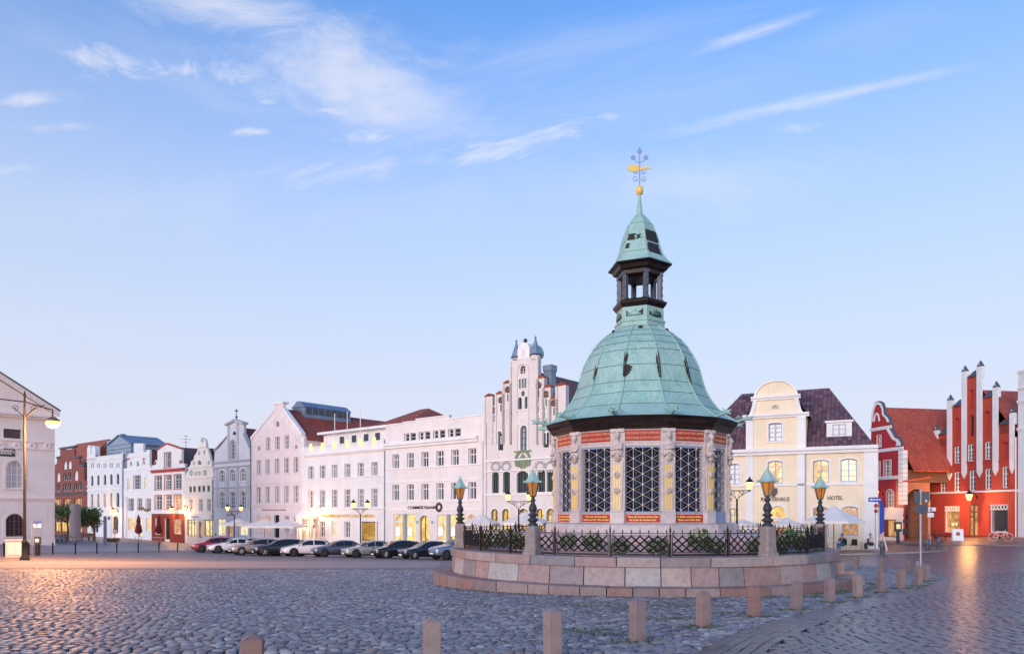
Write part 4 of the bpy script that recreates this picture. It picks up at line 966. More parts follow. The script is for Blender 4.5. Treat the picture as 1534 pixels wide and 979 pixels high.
    def wall(s, outline, th=.32):
        mb = MB(); mb.prism(outline, 0, th, 0, s.holes); return mb.build('wall', s.mat, s.root)
    def flat(s, ztop, th=.32): return s.wall([(0, -1.2), (s.W, -1.2), (s.W, ztop), (0, ztop)], th)
    def gable(s, pts, th=.34):
        """outline from left eaves over the gable to right eaves in zoom pixels"""
        q = [s.P(*p) for p in pts]; q = [(min(max(a, 0), s.W), b) for a, b in q]
        return s.wall([(0, -1.2), (s.W, -1.2)]+[(a, b) for a, b in reversed(q)], th)
    def body(s, depth, h, y0=.32, mat=None, inset=.01):
        mb = MB(); mb.box(inset, s.W-inset, y0+.002, depth, -1.2, h); return mb.build('side_walls', mat or s.mat, s.root)
    def band(s, z0, z1, proud=.08, x0=None, x1=None, mat='trim', name='string_course', step=True):
        mb = MB(); a = .003 if x0 is None else x0; b = s.W-.003 if x1 is None else x1
        if step and z1-z0 > .2: zm = z0+(z1-z0)*.5; mb.box(a, b, -proud*.55, .05, z0, zm); mb.box(a, b, -proud, .05, zm, z1)
        else: mb.box(a, b, -proud, .05, z0, z1)
        return mb.build(name, mat, s.root)
    def pier(s, x0, x1, z0, z1, proud=.09, mat='trim', name='pilaster', cap=True):
        mb = MB(); mb.box(x0, x1, -proud, .05, z0, z1)
        if cap: mb.box(x0-.06, x1+.06, -proud-.05, .05, z1-.22, z1-.003)
        return mb.build(name, mat, s.root)
    def roof_side(s, ze, zr, y0, y1, mat, x0=None, x1=None, hipl=0., hipr=0., over=.3, th=.14):
        """ridge parallel to the front"""
        a = 0 if x0 is None else x0; b = s.W if x1 is None else x1; ym = (y0+y1)/2; k = (zr-ze)/(ym-y0); zo = ze-over*k
        v = [(a, y0-over, zo), (b, y0-over, zo), (b-hipr, ym, zr), (a+hipl, ym, zr), (a, y1+over, zo), (b, y1+over, zo)]; n = 6
        vv = v+[(x, y, z-th) for x, y, z in v]
        f = [(0,1,2,3), (5,4,3,2), (1,5,2), (4,0,3), (7,6,9,8), (10,11,8,9), (0,6,7,1), (5,11,10,4), (1,7,11,5), (4,10,6,0)]
        return MB().add(vv, f).build('roof', mat, s.root)
    def roof_perp(s, ze, zr, y0, y1, mat, x0=None, x1=None, xm=None, over=.15, th=.14, hip=0.):
        a = 0 if x0 is None else x0; b = s.W if x1 is None else x1; m_ = (a+b)/2 if xm is None else xm; k = (zr-ze)/(m_-a); zo = ze-over*k
        v = [(a-over, y0, zo), (m_, y0, zr), (b+over, y0, zo), (a-over, y1, zo), (m_, y1-hip, zr), (b+over, y1, zo)]; vv = v+[(x, y, z-th) for x, y, z in v]
        f = [(0,1,4,3), (1,2,5,4), (0,6,7,1), (1,7,8,2), (5,11,10,4), (4,10,9,3), (6,9,10,7), (7,10,11,8), (0,3,9,6), (2,8,11,5), (3,4,5)]
        return MB().add(vv, f).build('roof', mat, s.root)
    def part(s, name, mb, mat, parent=None): return mb.build(name, mat, parent or s.root)
    def sign(s, txt, x0, x1, y, size_px, mat, name='sign_lettering', bold=.0, sp=1.):
        X0, X1 = s.X(x0), s.X(x1); xm = (x0+x1)/2; sz = size_px/s.cv[0]/F*s.pl.depth(s.px(xm))*1.38
        return lettering(name, txt, sz, s.root, ((X0+X1)/2, -.05, s.Z(xm, y)), mat, X1-X0, bold, sp)
    def pipe(s, X, z0, z1, mat='zinc'): mb = MB(); mb.tube([(X, -.10, z0), (X, -.10, z1)], .055, 7); return mb.build('downpipe', mat, s.root)

# ---- 0 town hall on the left edge
HALLP = Plane((-45.2, 72.0), (.637, .77))
b = Bld('town_hall', 'pale classical town hall with arched windows behind the tall street lamp', HALLP, -150, 82, 'hall', 'j', 'building', 'public buildings on the square')
zt = b.Z(270, 230)
for x in (75, -88, -190, -330):
    b.win(x, 90, 437, 578, rise=.95, cols=3, rows=4, pane='glass_sky', sur=(.2, 'hall'), fw=.09); b.win(x, 92, 705, 820, rise=.8, cols=4, rows=3, pane='glass', frame='frame_b', sur=(.22, 'hall'), fw=.09)
for x in (62, -100, -250): b.win(x, 62+28, 278, 325, cols=3, rows=2, pane='glass', frame='frame_b', sill=False, sur=(.06, 'hall'))
b.wall([(0, -1.2), (b.W, -1.2), (b.W, b.Z(270, 225)), (b.W, b.Z(270, 205)), (b.X(-150), b.Z(-150, -60)), (b.X(-420), b.Z(-420, 205)-.0), (0, b.Z(-420, 205)-1.5)])
b.body(16, b.Z(270, 240))
for y0, y1, pr in ((640, 625, .18), (352, 342, .12), (388, 378, .10), (236, 214, .5)): b.band(b.Z(270, y0), b.Z(270, y1), pr, mat='hall', name='cornice')
mb = MB(); A = (b.W+.3, b.Z(270, 212)); B = (b.X(-150), b.Z(-150, -68)); mb.prism([A, (A[0], A[1]+.45), (B[0], B[1]+.45), B], -.5, .0); b.part('gable_cornice', mb, 'hall')
mb = MB(); mb.prism([(b.W+.35, A[1]+.46), (b.W+.35, A[1]+.58), (B[0], B[1]+.58), (B[0], B[1]+.46)], -.6, 12); b.part('roof', mb, 'lead')
for x in (8, 85, 162, 240, -70, -150): b.part('rosette', MB().lathe([(.36, 0), (.36, .06), (.26, .10), (.1, .05)], 16, cap=False).xf(Matrix.Translation((b.X(x), -.02, b.Z(x, 362))) @ Matrix.Rotation(R_(90), 4, 'X')), 'hall')
mb = MB(); x0, x1 = b.X(-70), b.X(76); mb.box(x0, x1, -.03, .01, b.Z(40, 416), b.Z(40, 378)); b.part('relief_panel', mb, 'frame_d'); mb = MB()
for i in range(7):
    cxx = lerp(x0+.4, x1-.35, i/6); mb.tube([(cxx+.28*(1-j/14)*math.cos(j*.62), -.05, b.Z(40, 397)+.28*(1-j/14)*math.sin(j*.62)) for j in range(13)], .045, 5)
b.part('relief_scrolls', mb, 'trim')
mb = MB(); zr = b.Z(270, 640); z_ = .6; k = 0                      # rusticated ground floor courses as separate long stones, left as shallow proud bands
while z_ < zr-.5:
    for xa, xb in ((b.X(130), b.X(268)),): mb.box(xa, xb, -.03, .01, z_, z_+.34)
    z_ += .38
b.part('rustic_courses', mb, 'hall'); b.band(-.9, .55, .12, mat='hall', name='base_course')
p = gp(22, 833); o = thing('utility_cabinet', 'pale masonry utility cabinet below the arched town hall window', 'cabinet', p, R_(35)); MB().box(-.46, .46, -.3, .3, -.2, .95).build('housing', 'grey', o); MB().box(-.5, .5, -.34, .34, .95, 1.03).build('lid', 'grey', o)
for xa, xb in ((-.36, -.01), (.01, .36)): MB().box(xa, xb, -.325, -.30, .12, .82).build('cabinet_door', 'greylite', o)

# ---- 1 dark red brick house
b = Bld('brick_house', 'dark red brick house with stepped gable behind the small trees', ROW, 60, 131, 'brick', 'g')
wa = dict(rise=1., cols=1, rows=1, frame='frame_w', sill=False, fw=.06)
b.row([135, 168], 26, 243, 306, pane='signwhite', **wa); b.row([85, 215], 26, 325, 396, pane='signwhite', **wa); b.row([135, 168], 27, 328, 388, pane='glass', **wa)
b.row([52, 85, 135, 168, 215, 248], 27, 410, 470, pane='glass', **wa)
b.row([75, 148, 228], 50, 524, 600, cols=3, rows=2, frame='frame_b', pane='lit_dim', sill=True); b.row([80, 125, 170, 235], 40, 690, 760, cols=2, rows=1, frame='frame_b', pane='lit_y', sill=False)
b.gable([(-40, 400), (50, 393), (52, 300), (75, 300), (75, 225), (98, 225), (98, 160), (203, 160), (203, 225), (240, 225), (240, 285), (275, 285), (275, 385), (300, 385)])
ze = b.Z(300, 400); b.body(15, ze-.2, mat='brick'); b.roof_side(ze, b.Zo(300, 108, 8.8), .6, 17, 'tile_red', x0=-6, x1=b.Xo(462, 8.8))
b.band(b.Z(150, 494), b.Z(150, 478), .12, mat='frame_d', name='timber_band')
for x0, x1, y in ((98, 203, 160), (203, 240, 225), (240, 275, 285), (75, 98, 225)): b.part('step_cap', MB().box(b.X(x0)-.12, b.X(x1)+.12, -.15, .5, b.Z(x0, y)-.02, b.Z(x0, y)+.32), 'lead')
b.sign('BUCH & CAFE', 80, 240, 790, 14, 'lit_gold') if 0 else None
mb = MB(); mb.box(b.X(62), b.X(258), -1.1, .05, b.Z(150, 800)-.5, b.Z(150, 800)+.35); b.part('counter', mb, 'wood')

# ---- 2 white five bay house with lit windows; blue-grey pediment behind
b = Bld('white_house', 'white five bay house with arched yellow lit windows on the first floor', ROW, 130.5, 184.5, 'white2', 'g')
cs = [335, 380, 428, 475, 523]
for c_ in cs: b.row([c_-7, c_+7], 8, 260, 296, cols=1, rows=1, pane='glass', sill=False, fw=.03)
b.row(cs, 19, 335, 416, 4, rise=.9, cols=2, rows=4, frame='frame_d', pane='glass', fw=.05, sur=(.1, 'trim'))
b.row(cs, 20, 476, 580, 4, rise=.9, cols=2, rows=4, frame='frame_d', fw=.05, sur=(.1, 'trim'), panes=['lit', 'lit', 'lit', 'lit', 'glass'])
b.win(503, 44, 645, 772, rise=.5, cols=2, rows=3, frame='greendoor', pane='glass', sill=False, sur=(.15, 'trim')); b.win(352, 52, 660, 770, cols=2, rows=1, pane='glass', sill=False)
b.flat(b.Z(430, 208)); b.body(7.2, b.Z(430, 240)); b.roof_side(b.Z(430, 235)-.3, b.Z(430, 215), .5, 7, 'lead')
for y0, y1 in ((238, 226), (428, 420), (462, 452), (604, 590), (216, 206)): b.band(b.Z(430, y0), b.Z(430, y1), .12)
mb = MB(); zt = b.Z(320, 215)
for x0, x1, y in ((296, 322, 128), (327, 356, 135)):
    a, c_ = b.X(x0), b.X(x1); r = (c_-a)/2; mb.prism([(a, zt-.6), (c_, zt-.6), (c_, b.Z(320, y)-r)]+[((a+c_)/2+r*math.cos(t_), b.Z(320, y)-r+r*math.sin(t_)) for t_ in np.linspace(.2, math.pi-.2, 7)]+[(a, b.Z(320, y)-r)], .0, .8)
mb.box(b.X(296), b.X(356), .03, .7, zt-.6, b.Z(320, 205)+.2); b.part('gable_turrets', mb, 'white2')
mb = MB(); mb.box(b.W-.45, b.W, -.06, .5, b.Z(540, 300), b.Z(540, 180)); b.part('corner_pier', mb, 'white2')
b.pipe(b.W-.1, -.3, b.Z(540, 240), 'zinc')
PB = ROW.off(7.5)
b2 = Bld('pediment_block', 'blue grey pedimented attic block rising behind the white houses', PB, 160, 196, 'bluegrey', 'g', 'building', 'public buildings on the square')
b2.wall([(0, -1.2), (b2.W, -1.2), (b2.W, b2.Z(610, 118)), (b2.X(535), b2.Z(535, 62)), (0, b2.Z(455, 100))]); b2.body(7, b2.Z(535, 120)); b2.roof_perp(b2.Z(610, 112), b2.Z(535, 52), -.35, 7.2, 'zinc', xm=b2.X(535), over=.5)
for y0, y1 in ((132, 120), (158, 150), (185, 178)): b2.band(b2.Z(535, y0), b2.Z(535, y1), .18, mat='bluegrey')
mb = MB(); mb.box(b2.X(528), b2.X(545), .2, .9, b2.Z(535, 70), b2.Z(535, 46)); b2.part('chimney', mb, 'zinc')

# ---- 3 narrow white gable house
b = Bld('white_gable_house', 'narrow white house with stepped gable behind a closed red parasol', ROW, 185, 227.5, 'white2', 'g')
b.row([618, 711], 15, 250, 281, rise=1, cols=1, rows=1, pane='glass', sill=False, fw=.05); b.win(667, 17, 246, 284, rise=1., cols=1, rows=2, pane='glass', sill=False, fw=.05)
b.win(663, 56, 348, 452, cols=3, rows=4, sur=(.12, 'trim')); b.row([600, 724], 20, 372, 456, pane='lit_cream', cols=1, rows=1, sill=False)
b.win(616, 46, 517, 612, cols=3, rows=3); b.win(680, 36, 518, 611, cols=2, rows=3); b.win(743, 40, 518, 610, cols=2, rows=3)
b.win(622, 50, 664, 750, cols=2, rows=2, transom=.68, pane='lit_y', sur=(.1, 'trim')); b.win(746, 36, 664, 756, cols=2, rows=2, transom=.7, pane='lit_y', sur=(.1, 'trim')); b.win(686, 26, 660, 800, cols=1, rows=2, frame='door', pane='lit_pale', sill=False)
b.gable([(562, 300), (590, 298), (590, 205), (600, 205), (600, 188), (638, 188), (638, 116), (708, 116), (708, 178), (728, 178), (728, 162), (755, 162), (755, 288), (771, 286)])
b.body(11, b.Z(670, 305)); b.roof_perp(b.Z(670, 300), b.Z(670, 152), .34, 9, 'tile_red_y')
for y0, y1 in ((312, 296), (470, 462), (490, 480), (215, 206)): b.band(b.Z(670, y0), b.Z(670, y1), .1, x0=b.X(592) if y1 < 250 else None, x1=b.X(754) if y1 < 250 else None)
b.part('bay_jamb', MB().box(b.X(578), b.X(590), -.12, .02, -.5, b.Z(600, 505)), 'greylite'); b.part('chimney', MB().box(b.X(648), b.X(700), -.04, .0, b.Z(670, 170), b.Z(670, 125)), 'white2')
for x in (600, 712):
    mb = MB(); mb.box(b.X(x-9), b.X(x+9), -.05, .04, b.Z(x, 236), b.Z(x, 225)); b.part('gable_inset', mb, 'redtrim')
b.pipe(.1, -.2, b.Z(565, 300))

# ---- 4 white house with red trim
b = Bld('red_trim_house', 'white house with red window trim and dark red ground floor', ROW, 227.5, 277, 'white', 'a')
rs = (.1, 'redtrim')
b.win(769, 30, 421, 488, cols=3, rows=2, sur=rs); b.row([726, 770, 815], 31, 525, 588, 1, cols=2, rows=3, sur=rs, transom=.66); b.row([726, 770, 815], 32, 616, 681, 1, cols=2, rows=3, sur=rs, transom=.66, panes=['glass_c', 'glass_c', 'lit_dim'])
b.win(724, 25, 722, 795, cols=1, rows=2, pane='lit_dim', frame='frame_w', sill=False, sur=(.08, 'redbase')); b.win(815, 36, 724, 793, cols=2, rows=2, transom=.72, pane='lit_dim', sur=(.1, 'redbase')); b.win(768, 24, 720, 818, cols=1, rows=1, frame='door', pane='darkroom', sill=False)
b.gable([(694, 500), (697, 478), (711, 478), (711, 455), (722, 455), (722, 410), (765, 382), (833, 405), (833, 470), (848, 472), (848, 497)])
b.body(11, b.Z(770, 500)); b.roof_perp(b.Z(770, 500), b.Z(770, 392), .34, 12, 'tile_dark_y', xm=b.X(768))
b.band(b.Z(770, 510), b.Z(770, 496), .3, mat='redtrim', name='eaves_cornice'); b.band(b.Z(770, 610), b.Z(770, 603), .1); b.band(b.Z(770, 700), b.Z(770, 684), .22, name='shop_cornice')
mb = MB(); g_ = [b.P(x, y) for x, y in ((722, 410), (765, 382), (833, 405))]
for A, B in zip(g_[:-1], g_[1:]): mb.prism([(A[0], A[1]-.02), (B[0], B[1]-.02), (B[0], B[1]+.2), (A[0], A[1]+.2)], -.15, .3)
b.part('gable_coping', mb, 'redtrim')
gh = [[(x0, z0), (x1, z0), (x1, z1), (x0, z1)] for x0, x1, z0, z1 in ((b.X(712), b.X(736), b.Z(724, 795), b.Z(724, 722)), (b.X(797), b.X(833), b.Z(815, 793), b.Z(815, 724)), (b.X(756), b.X(780), -.3, b.Z(768, 720)))]
mb = MB(); mb.prism([(.05, -1), (b.W-.05, -1), (b.W-.05, b.Z(770, 701)), (.05, b.Z(770, 701))], -.07, -.003, 0, [[(min(max(x, .06), b.W-.06), z) for x, z in h] for h in gh]); b.part('red_shopfront', mb, 'redbase')
for x in (745, 800): b.part('carved_post', MB().tube([(b.X(x), -.12, -.3), (b.X(x), -.12, b.Z(x, 703))], .11, 8), 'redbase')
b.sign('RATSKELLER', 752, 800, 692, 7, 'letters') if 0 else None
for x, y in ((712, 468), (828, 463)): b.part('gable_inset', MB().box(b.X(x-5), b.X(x+5), -.05, .02, b.Z(x, y+7), b.Z(x, y-7)), 'redtrim')

# ---- 5 cream baroque gable
b = Bld('cream_gable_house', 'cream house with scrolled baroque gable and two lit shop windows', ROW, 277, 320, 'cream', 'b')
b.row([92, 113, 140, 163, 190], 13, 537, 568, 0, cols=1, rows=1, frame='frame_d', pane='glass', fw=.04); b.row([97, 148, 192], 21, 606, 672, 1, cols=2, rows=3, frame='frame_w', transom=.66)
b.win(98, 52, 717, 806, cols=3, rows=1, transom=.8, pane='lit_pale', sill=False, frame='frame_d'); b.win(190, 50, 719, 806, cols=2, rows=1, pane='lit_pale', sill=False, frame='frame_d'); b.win(140, 18, 395, 420, rise=1, cols=1, rows=1, pane='glass', sill=False, fw=.03); b.win(146, 20, 728, 815, cols=1, rows=1, pane='lit_dim', frame='frame_d', sill=False)
b.row([117, 130, 143], 10, 455, 480, rise=1, cols=1, rows=1, pane='cream', frame='cream', sill=False, fw=.03)
gp_ = [(58, 505), (66, 470), (80, 452), (82, 432), (93, 420), (94, 402), (108, 392), (112, 372), (126, 352), (132, 330), (136, 322), (138, 300), (143, 280), (157, 272), (170, 280), (176, 300), (177, 322), (183, 330), (188, 350), (196, 372), (200, 392), (207, 402), (208, 420), (213, 432), (214, 452), (217, 470), (218, 500)]
b.gable(gp_); b.body(11, b.Z(140, 505)); b.roof_perp(b.Z(140, 500), b.Z(140, 325), .34, 14, 'tile_dark_y')
b.roof_side(b.Z(140, 500), b.Z(140, 335)+.6, 1.2, 12, 'tile_dark', x0=-2.0, x1=b.W+1)
for y0, y1 in ((497, 486), (438, 430), (330, 322), (700, 684), (592, 586)): 
    xs_ = {430: (80, 212), 322: (136, 180)}.get(y1); b.band(b.Z(140, y0), b.Z(140, y1), .14, x0=b.X(xs_[0]) if xs_ else None, x1=b.X(xs_[1]) if xs_ else None, mat='cream')
mb = MB()
for x, y in ((97, 463), (172, 462)): mb.lathe([(.42, 0), (.42, .1), (.26, .12), (.2, .03)], 14, cap=False).xf(Matrix.Translation((b.X(x), -.01, b.Z(x, y))) @ Matrix.Rotation(R_(90), 4, 'X'), len(mb.v)-56)
for x, y, r in ((157, 285, .42), (140, 355, .4), (168, 350, .4), (110, 410, .35), (192, 408, .35)): mb.ball((b.X(x), -.02, b.Z(x, y)), r*.8, 8, 6, 0, (1, .3, 1.1))
b.part('gable_ornament', mb, 'ornament'); b.part('sign_board', MB().box(b.X(85), b.X(200), -.14, -.02, b.Z(140, 716), b.Z(140, 690)), 'signwhite')
b.sign('Telefon', 100, 142, 702, 11, 'signblue').location.y = -.16
b.pipe(b.W-.12, -.2, b.Z(215, 500), 'lead')

# ---- 6 grey gable
b = Bld('grey_gable_house', 'grey house with tall arched gable window and weather vane on top', ROW, 320.5, 375.5, 'greylite', 'b')
b.win(323, 26, 285, 388, rise=1, cols=2, rows=5, frame='frame_w', pane='glass', sur=(.12, 'grey')); b.win(330, 20, 238, 257, rise=1., cols=1, rows=1, pane='glass', sill=False, frame='frame_d', fw=.05)
b.row([264, 321, 378], 29, 447, 514, 0, rise=.55, cols=2, rows=2, transom=.66, sur=(.1, 'trim')); b.row([264, 321, 378], 29, 567, 658, 0, rise=.2, cols=2, rows=3, transom=.7, sur=(.1, 'trim'), hood='greylite')
b.win(260, 46, 712, 805, cols=2, rows=1, transom=.75, pane='lit_pale', sill=False); b.win(380, 46, 752, 803, cols=2, rows=1, pane='lit_pale', sill=False); b.win(306, 26, 728, 812, cols=1, rows=1, pane='lit_dim', frame='door', sill=False)
b.gable([(221, 405), (223, 345), (250, 325), (296, 266), (296, 205), (335, 183), (383, 200), (383, 256), (413, 325), (416, 397)])
b.body(12, b.Z(320, 405)); b.roof_perp(b.Z(320, 400), b.Z(320, 215), .34, 14, 'tile_red_y', xm=b.X(325))
for y0, y1, m_ in ((408, 396, 'grey'), (432, 425, 'grey'), (545, 538, 'grey'), (668, 655, 'greylite')): b.band(b.Z(320, y0), b.Z(320, y1), .2, mat=m_)
for x in (236, 293, 349, 405): b.pier(b.X(x-7), b.X(x+7), b.Z(320, 655), b.Z(320, 434), .1, 'grey')
for x in (300, 349): b.pier(b.X(x-5), b.X(x+5), b.Z(320, 394), b.Z(320, 200), .1, 'grey')
mb = MB(); g_ = [b.P(x, y) for x, y in ((290, 207), (335, 183), (386, 200))]
for A, B in zip(g_[:-1], g_[1:]): mb.prism([(A[0]-.08, A[1]-.02), (B[0]+.08, B[1]-.02), (B[0]+.08, B[1]+.28), (A[0]-.08, A[1]+.28)], -.35, .5)
for A, B in (((223, 345), (296, 266)), ((383, 256), (413, 325))):
    A, B = b.P(*A), b.P(*B); mb.prism([(A[0], A[1]-.02), (B[0], B[1]-.02), (B[0], B[1]+.18), (A[0], A[1]+.18)], -.18, .4)
b.part('gable_coping', mb, 'grey'); mb = MB(); X, z = b.X(338), b.Z(338, 186); mb.tube([(X, .1, z), (X, .1, b.Z(338, 112))], .05, 5); mb.ball((X, .1, b.Z(338, 160)), .18, 8, 6); mb.prism([(X-.45, b.Z(338, 130)), (X+.5, b.Z(338, 132)), (X+.3, b.Z(338, 122)), (X-.1, b.Z(338, 126)), (X-.35, b.Z(338, 120))], .08, .12); b.part('roof_vane', mb, 'lead')
b.sign('Hanse Markt', 290, 332, 690, 10, 'redtrim')

# ---- 7 pink gable house
b = Bld('pink_gable_house', 'tall pale pink gable house behind the cafe parasols', ROW, 375.5, 456, 'pink', 'b')
k5 = [465, 513, 564, 615, 667]; st_ = dict(cols=2, rows=3, frame='frame_w')
b.row([513, 564, 615], 24, 266, 338, 1, **st_); b.row(k5, 24, 387, 468, 2, **st_, sur=(.07, 'pink')); b.row(k5, 24, 536, 628, 2, **st_, sur=(.07, 'pink')); b.row([465, 513, 614, 667], 24, 695, 784, 1, **st_, panes=['lit_dim', 'lit_dim', 'glass_c', 'glass_c'])
for x, y, r in ((463, 330, 12), (666, 322, 12), (564, 198, 15)): b.win(x, r*1.15, y-r, y+r, rise=1, cols=1, rows=1, pane='glass', frame='pink', sill=False, fw=.06)
b.win(562, 28, 692, 815, cols=1, rows=2, frame='frame_d', pane='darkroom', sill=False, sur=(.12, 'trim'))
b.gable([(421, 300), (421, 285), (545, 130), (547, 84), (595, 82), (598, 122), (700, 262), (727, 264), (727, 276)])
b.body(20, b.Z(564, 300)); b.roof_perp(b.Z(564, 290), b.Z(572, 112), .34, 30, 'tile_red_y', xm=b.X(572))
for y0, y1 in ((522, 515), (640, 632), (650, 644)): b.band(b.Z(564, y0), b.Z(564, y1), .08, mat='pink')
mb = MB()
for A, B in (((421, 285), (545, 130)), ((598, 122), (700, 262))):
    A, B = b.P(*A), b.P(*B); mb.prism([(A[0], A[1]-.05), (B[0], B[1]-.05), (B[0], B[1]+.35), (A[0], A[1]+.35)], -.12, .45)
mb.box(b.X(545)-.08, b.X(596)+.08, -.12, .8, b.Z(570, 90), b.Z(570, 80)); b.part('gable_coping', mb, 'trim')
mb = MB()
for A, B in (((432, 300), (552, 148)), ((592, 142), (704, 285))):
    A, B = b.P(*A), b.P(*B)
    for i in range(12): x = lerp(A[0], B[0], i/11); z = lerp(A[1], B[1], i/11); mb.box(x-.15, x+.15, -.10, .02, z-.42, z-.1); mb.box(x-.07, x+.07, -.10, .02, z-.85, z-.42)
b.part('arcade_frieze', mb, 'trim')['kind'] = 'stuff'; b.sign('Hotel Restaurant am Markt', 482, 612, 664, 9, 'redtrim', bold=-.003)
b.pier(b.W-.55, b.W-.02, -1, b.Z(727, 276), .05, 'trim', 'corner_pilaster', False); b.pipe(.14, -.3, b.Z(421, 300), 'lead')
bs_ = Bld('roof_lantern', 'long blue metal skylight along the ridge of the red roof', ROW.off(3), 445, 519, 'zinc', 'c', 'skylight', 'roof structures')
mb = MB(); L0, L1 = bs_.root.location, None
o = bs_.root; zt_ = b.Z(572, 112)+b.zb
mb.box(-1.3, 1.3, 0, 7.4, -1.2, .55); v0 = len(mb.v); mb.add([(-1.5, -.1, .55), (1.5, -.1, .55), (.25, -.1, 1.35), (-.25, -.1, 1.35), (-1.5, 7.5, .55), (1.5, 7.5, .55), (.25, 7.5, 1.35), (-.25, 7.5, 1.35)], [(0,1,2,3), (5,4,7,6), (1,5,6,2), (3,2,6,7), (4,0,3,7), (0,4,5,1)])
base_p = b.root.matrix_basis @ Vector((b.X(572), 2.9, 0)); o.location = (base_p.x, base_p.y, zt_-.15); o.rotation_euler = b.root.rotation_euler
mb.build('skylight_body', 'zinc', o)
for i in range(7): MB().box(1.302, 1.33, .3+i*1.0, 1.12+i*1.0, -.35, .42).build('pane', 'glass', o)

# ---- 8 white hotel with roof terrace
b = Bld('white_hotel', 'white hotel with glowing yellow panels along its roof parapet', ROW, 456, 578, 'hotelwhite', 'c', 'hotel')
c6 = [95, 158, 223, 293, 365, 440]
b.row(c6, 33, 404, 479, 5, cols=2, rows=3, transom=.66, sur=(.06, 'hotelwhite')); b.row(c6, 32, 548, 650, 5, cols=2, rows=3, transom=.7, sur=(.06, 'hotelwhite'))
b.row([155, 219, 290], 29, 726, 813, 1, cols=2, rows=3, panes=['glass_c', 'lit_cream', 'glass_c']); b.win(95, 34, 722, 822, cols=1, rows=1, frame='wood', pane='lit_cream', sill=False); b.win(408, 98, 728, 832, cols=1, rows=1, frame='frame_b', pane='lit_gold', sill=False, fw=.12)
zp, zc = b.Z(365, 296), b.Z(365, 348); b.flat(zp); b.body(18, zp-1.2)
b.band(zc-.12, zc+.18, .3, name='eaves_cornice'); b.band(b.Z(365, 488), b.Z(365, 482), .1); b.band(b.Z(365, 660), b.Z(365, 651), .12); b.band(zp-.12, zp+.02, .08, name='parapet_cap')
mb = MB(); z2 = b.Z(365, 240)+.5; mb.box(.6, b.W-.02, 2.4, 17, zp-1.25, z2); b.part('attic_storey', mb, 'hotelwhite'); mb = MB(); mb.box(.2, b.W, 1.7, 17.5, z2, z2+.28); b.part('attic_eaves', mb, 'trim')
for x in (158, 223, 288, 350, 424, 488): X = b.X(x)+.6; f_ = b.part('attic_window', MB().box(X-.5, X+.5, 2.35, 2.4, zp-.6, z2-.35), 'frame_w'); MB().box(X-.42, X+.42, 2.32, 2.35, zp-.5, z2-.43).build('pane', 'glass', f_)
xr = b.X(330); b.roof_side(z2+.25, z2+3.2, 3, 17, 'tile_red', x0=b.X(250), x1=b.W+.3, hipl=3, hipr=4)
for x in c6:
    X = b.X(x); b.part('glowing_panel', MB().box(X-.32, X+.32, -.1, -.01, zc+.62, zc+1.65), 'lit_panel' if 'lit_panel' in M else emitter('yellow_panel_light', (1., .83, .16), .95)) if 0 else None
M['lit_panel'] = emitter('yellow_panel_light', (1., .80, .20), .72)
for x in c6: X = b.X(x); b.part('glowing_panel', MB().box(X-.22, X+.22, -.1, -.01, zc+.62, zc+1.42), 'lit_panel')
for x in (208, 276, 347):
    mb = MB(); X = b.X(x); mb.tube([(X, .4, zp-.3), (X, .4, zp+3.6)], .05, 5); mb.ball((X, .4, zp+3.65), .09, 6, 4); b.part('flag_pole', mb, 'trim')
b.sign('STEIGENBERGER HOTEL STADT HAMBURG', 152, 440, 697, 17, 'goldletter', bold=.002)
mb = MB(); x0, x1 = b.X(52), b.X(137); mb.box(x0, x1, -1.1, .0, b.Z(95, 712), b.Z(95, 700)); mb.prism([(x0-.1, b.Z(95, 699)), (x1+.1, b.Z(95, 699)), ((x0+x1)/2, b.Z(95, 664))], -1.15, .0)
for x in (x0+.2, x0+.7, x1-.7, x1-.2): mb.tube([(x, -.9, -.8), (x, -.9, b.Z(95, 712))], .17, 10)
b.part('portico', mb, 'trim'); b.part('gate_pillar', MB().tube([(b.X(444), .15, -.9), (b.X(444), .15, b.Z(444, 730))], .14, 8), 'trim'); b.pipe(b.W-.12, -.3, zp)
b.part('notice_banner', MB().box(b.X(358), b.X(376), -.2, -.12, .4, b.Z(367, 730)), 'signwhite')

# ---- 9 bank
b = Bld('bank_building', 'pale pink white bank with stepped parapet and bright yellow lit shopfront', ROW, 578, 727, 'bankwhite', 'c', 'bank')
c6 = [555, 635, 714, 796, 877, 971]; sb_ = dict(sur=(.09, 'trim'), frame='frame_w')
for i, (p0, p1) in enumerate(((618, 648), (697, 725), (776, 806), (858, 890))): b.row([p0, p1], 19, 248-i*8, 289-i*8, cols=1, rows=2, pane='glass', sill=False, sur=(.05, 'trim')) if 0 else None
z0a, z1a = b.Z(776, 277), b.Z(776, 233)
for x in (618, 648, 697, 725, 776, 806, 858, 890): b.winm(b.X(x), .95, z0a, z1a, cols=1, rows=2, pane='glass', sill=False, sur=(.06, 'trim'))
b.row(c6, 40, 343, 427, 3, cols=2, rows=1, transom=.62, **sb_); b.row(c6, 40, 518, 610, 3, cols=2, rows=1, transom=.68, **sb_)
b.win(602, 122, 687, 834, cols=6, rows=1, transom=.72, pane='lit_y', frame='frame_w', sill=False, fw=.1); b.win(709, 50, 695, 836, rise=.5, cols=2, rows=1, frame='greendoor', pane='lit_y', sill=False); b.win(852, 152, 690, 836, cols=7, rows=1, transom=.72, pane='lit_y', frame='frame_w', sill=False, fw=.1); b.win(968, 46, 688, 720, rise=.7, cols=2, rows=1, pane='lit_dim', sill=False)
for x in (602, 838): b.part('shopfront_post', MB().box(b.X(x)-.16, b.X(x)+.16, -.06, .25, -.8, b.Z(x, 686)), 'frame_grey')
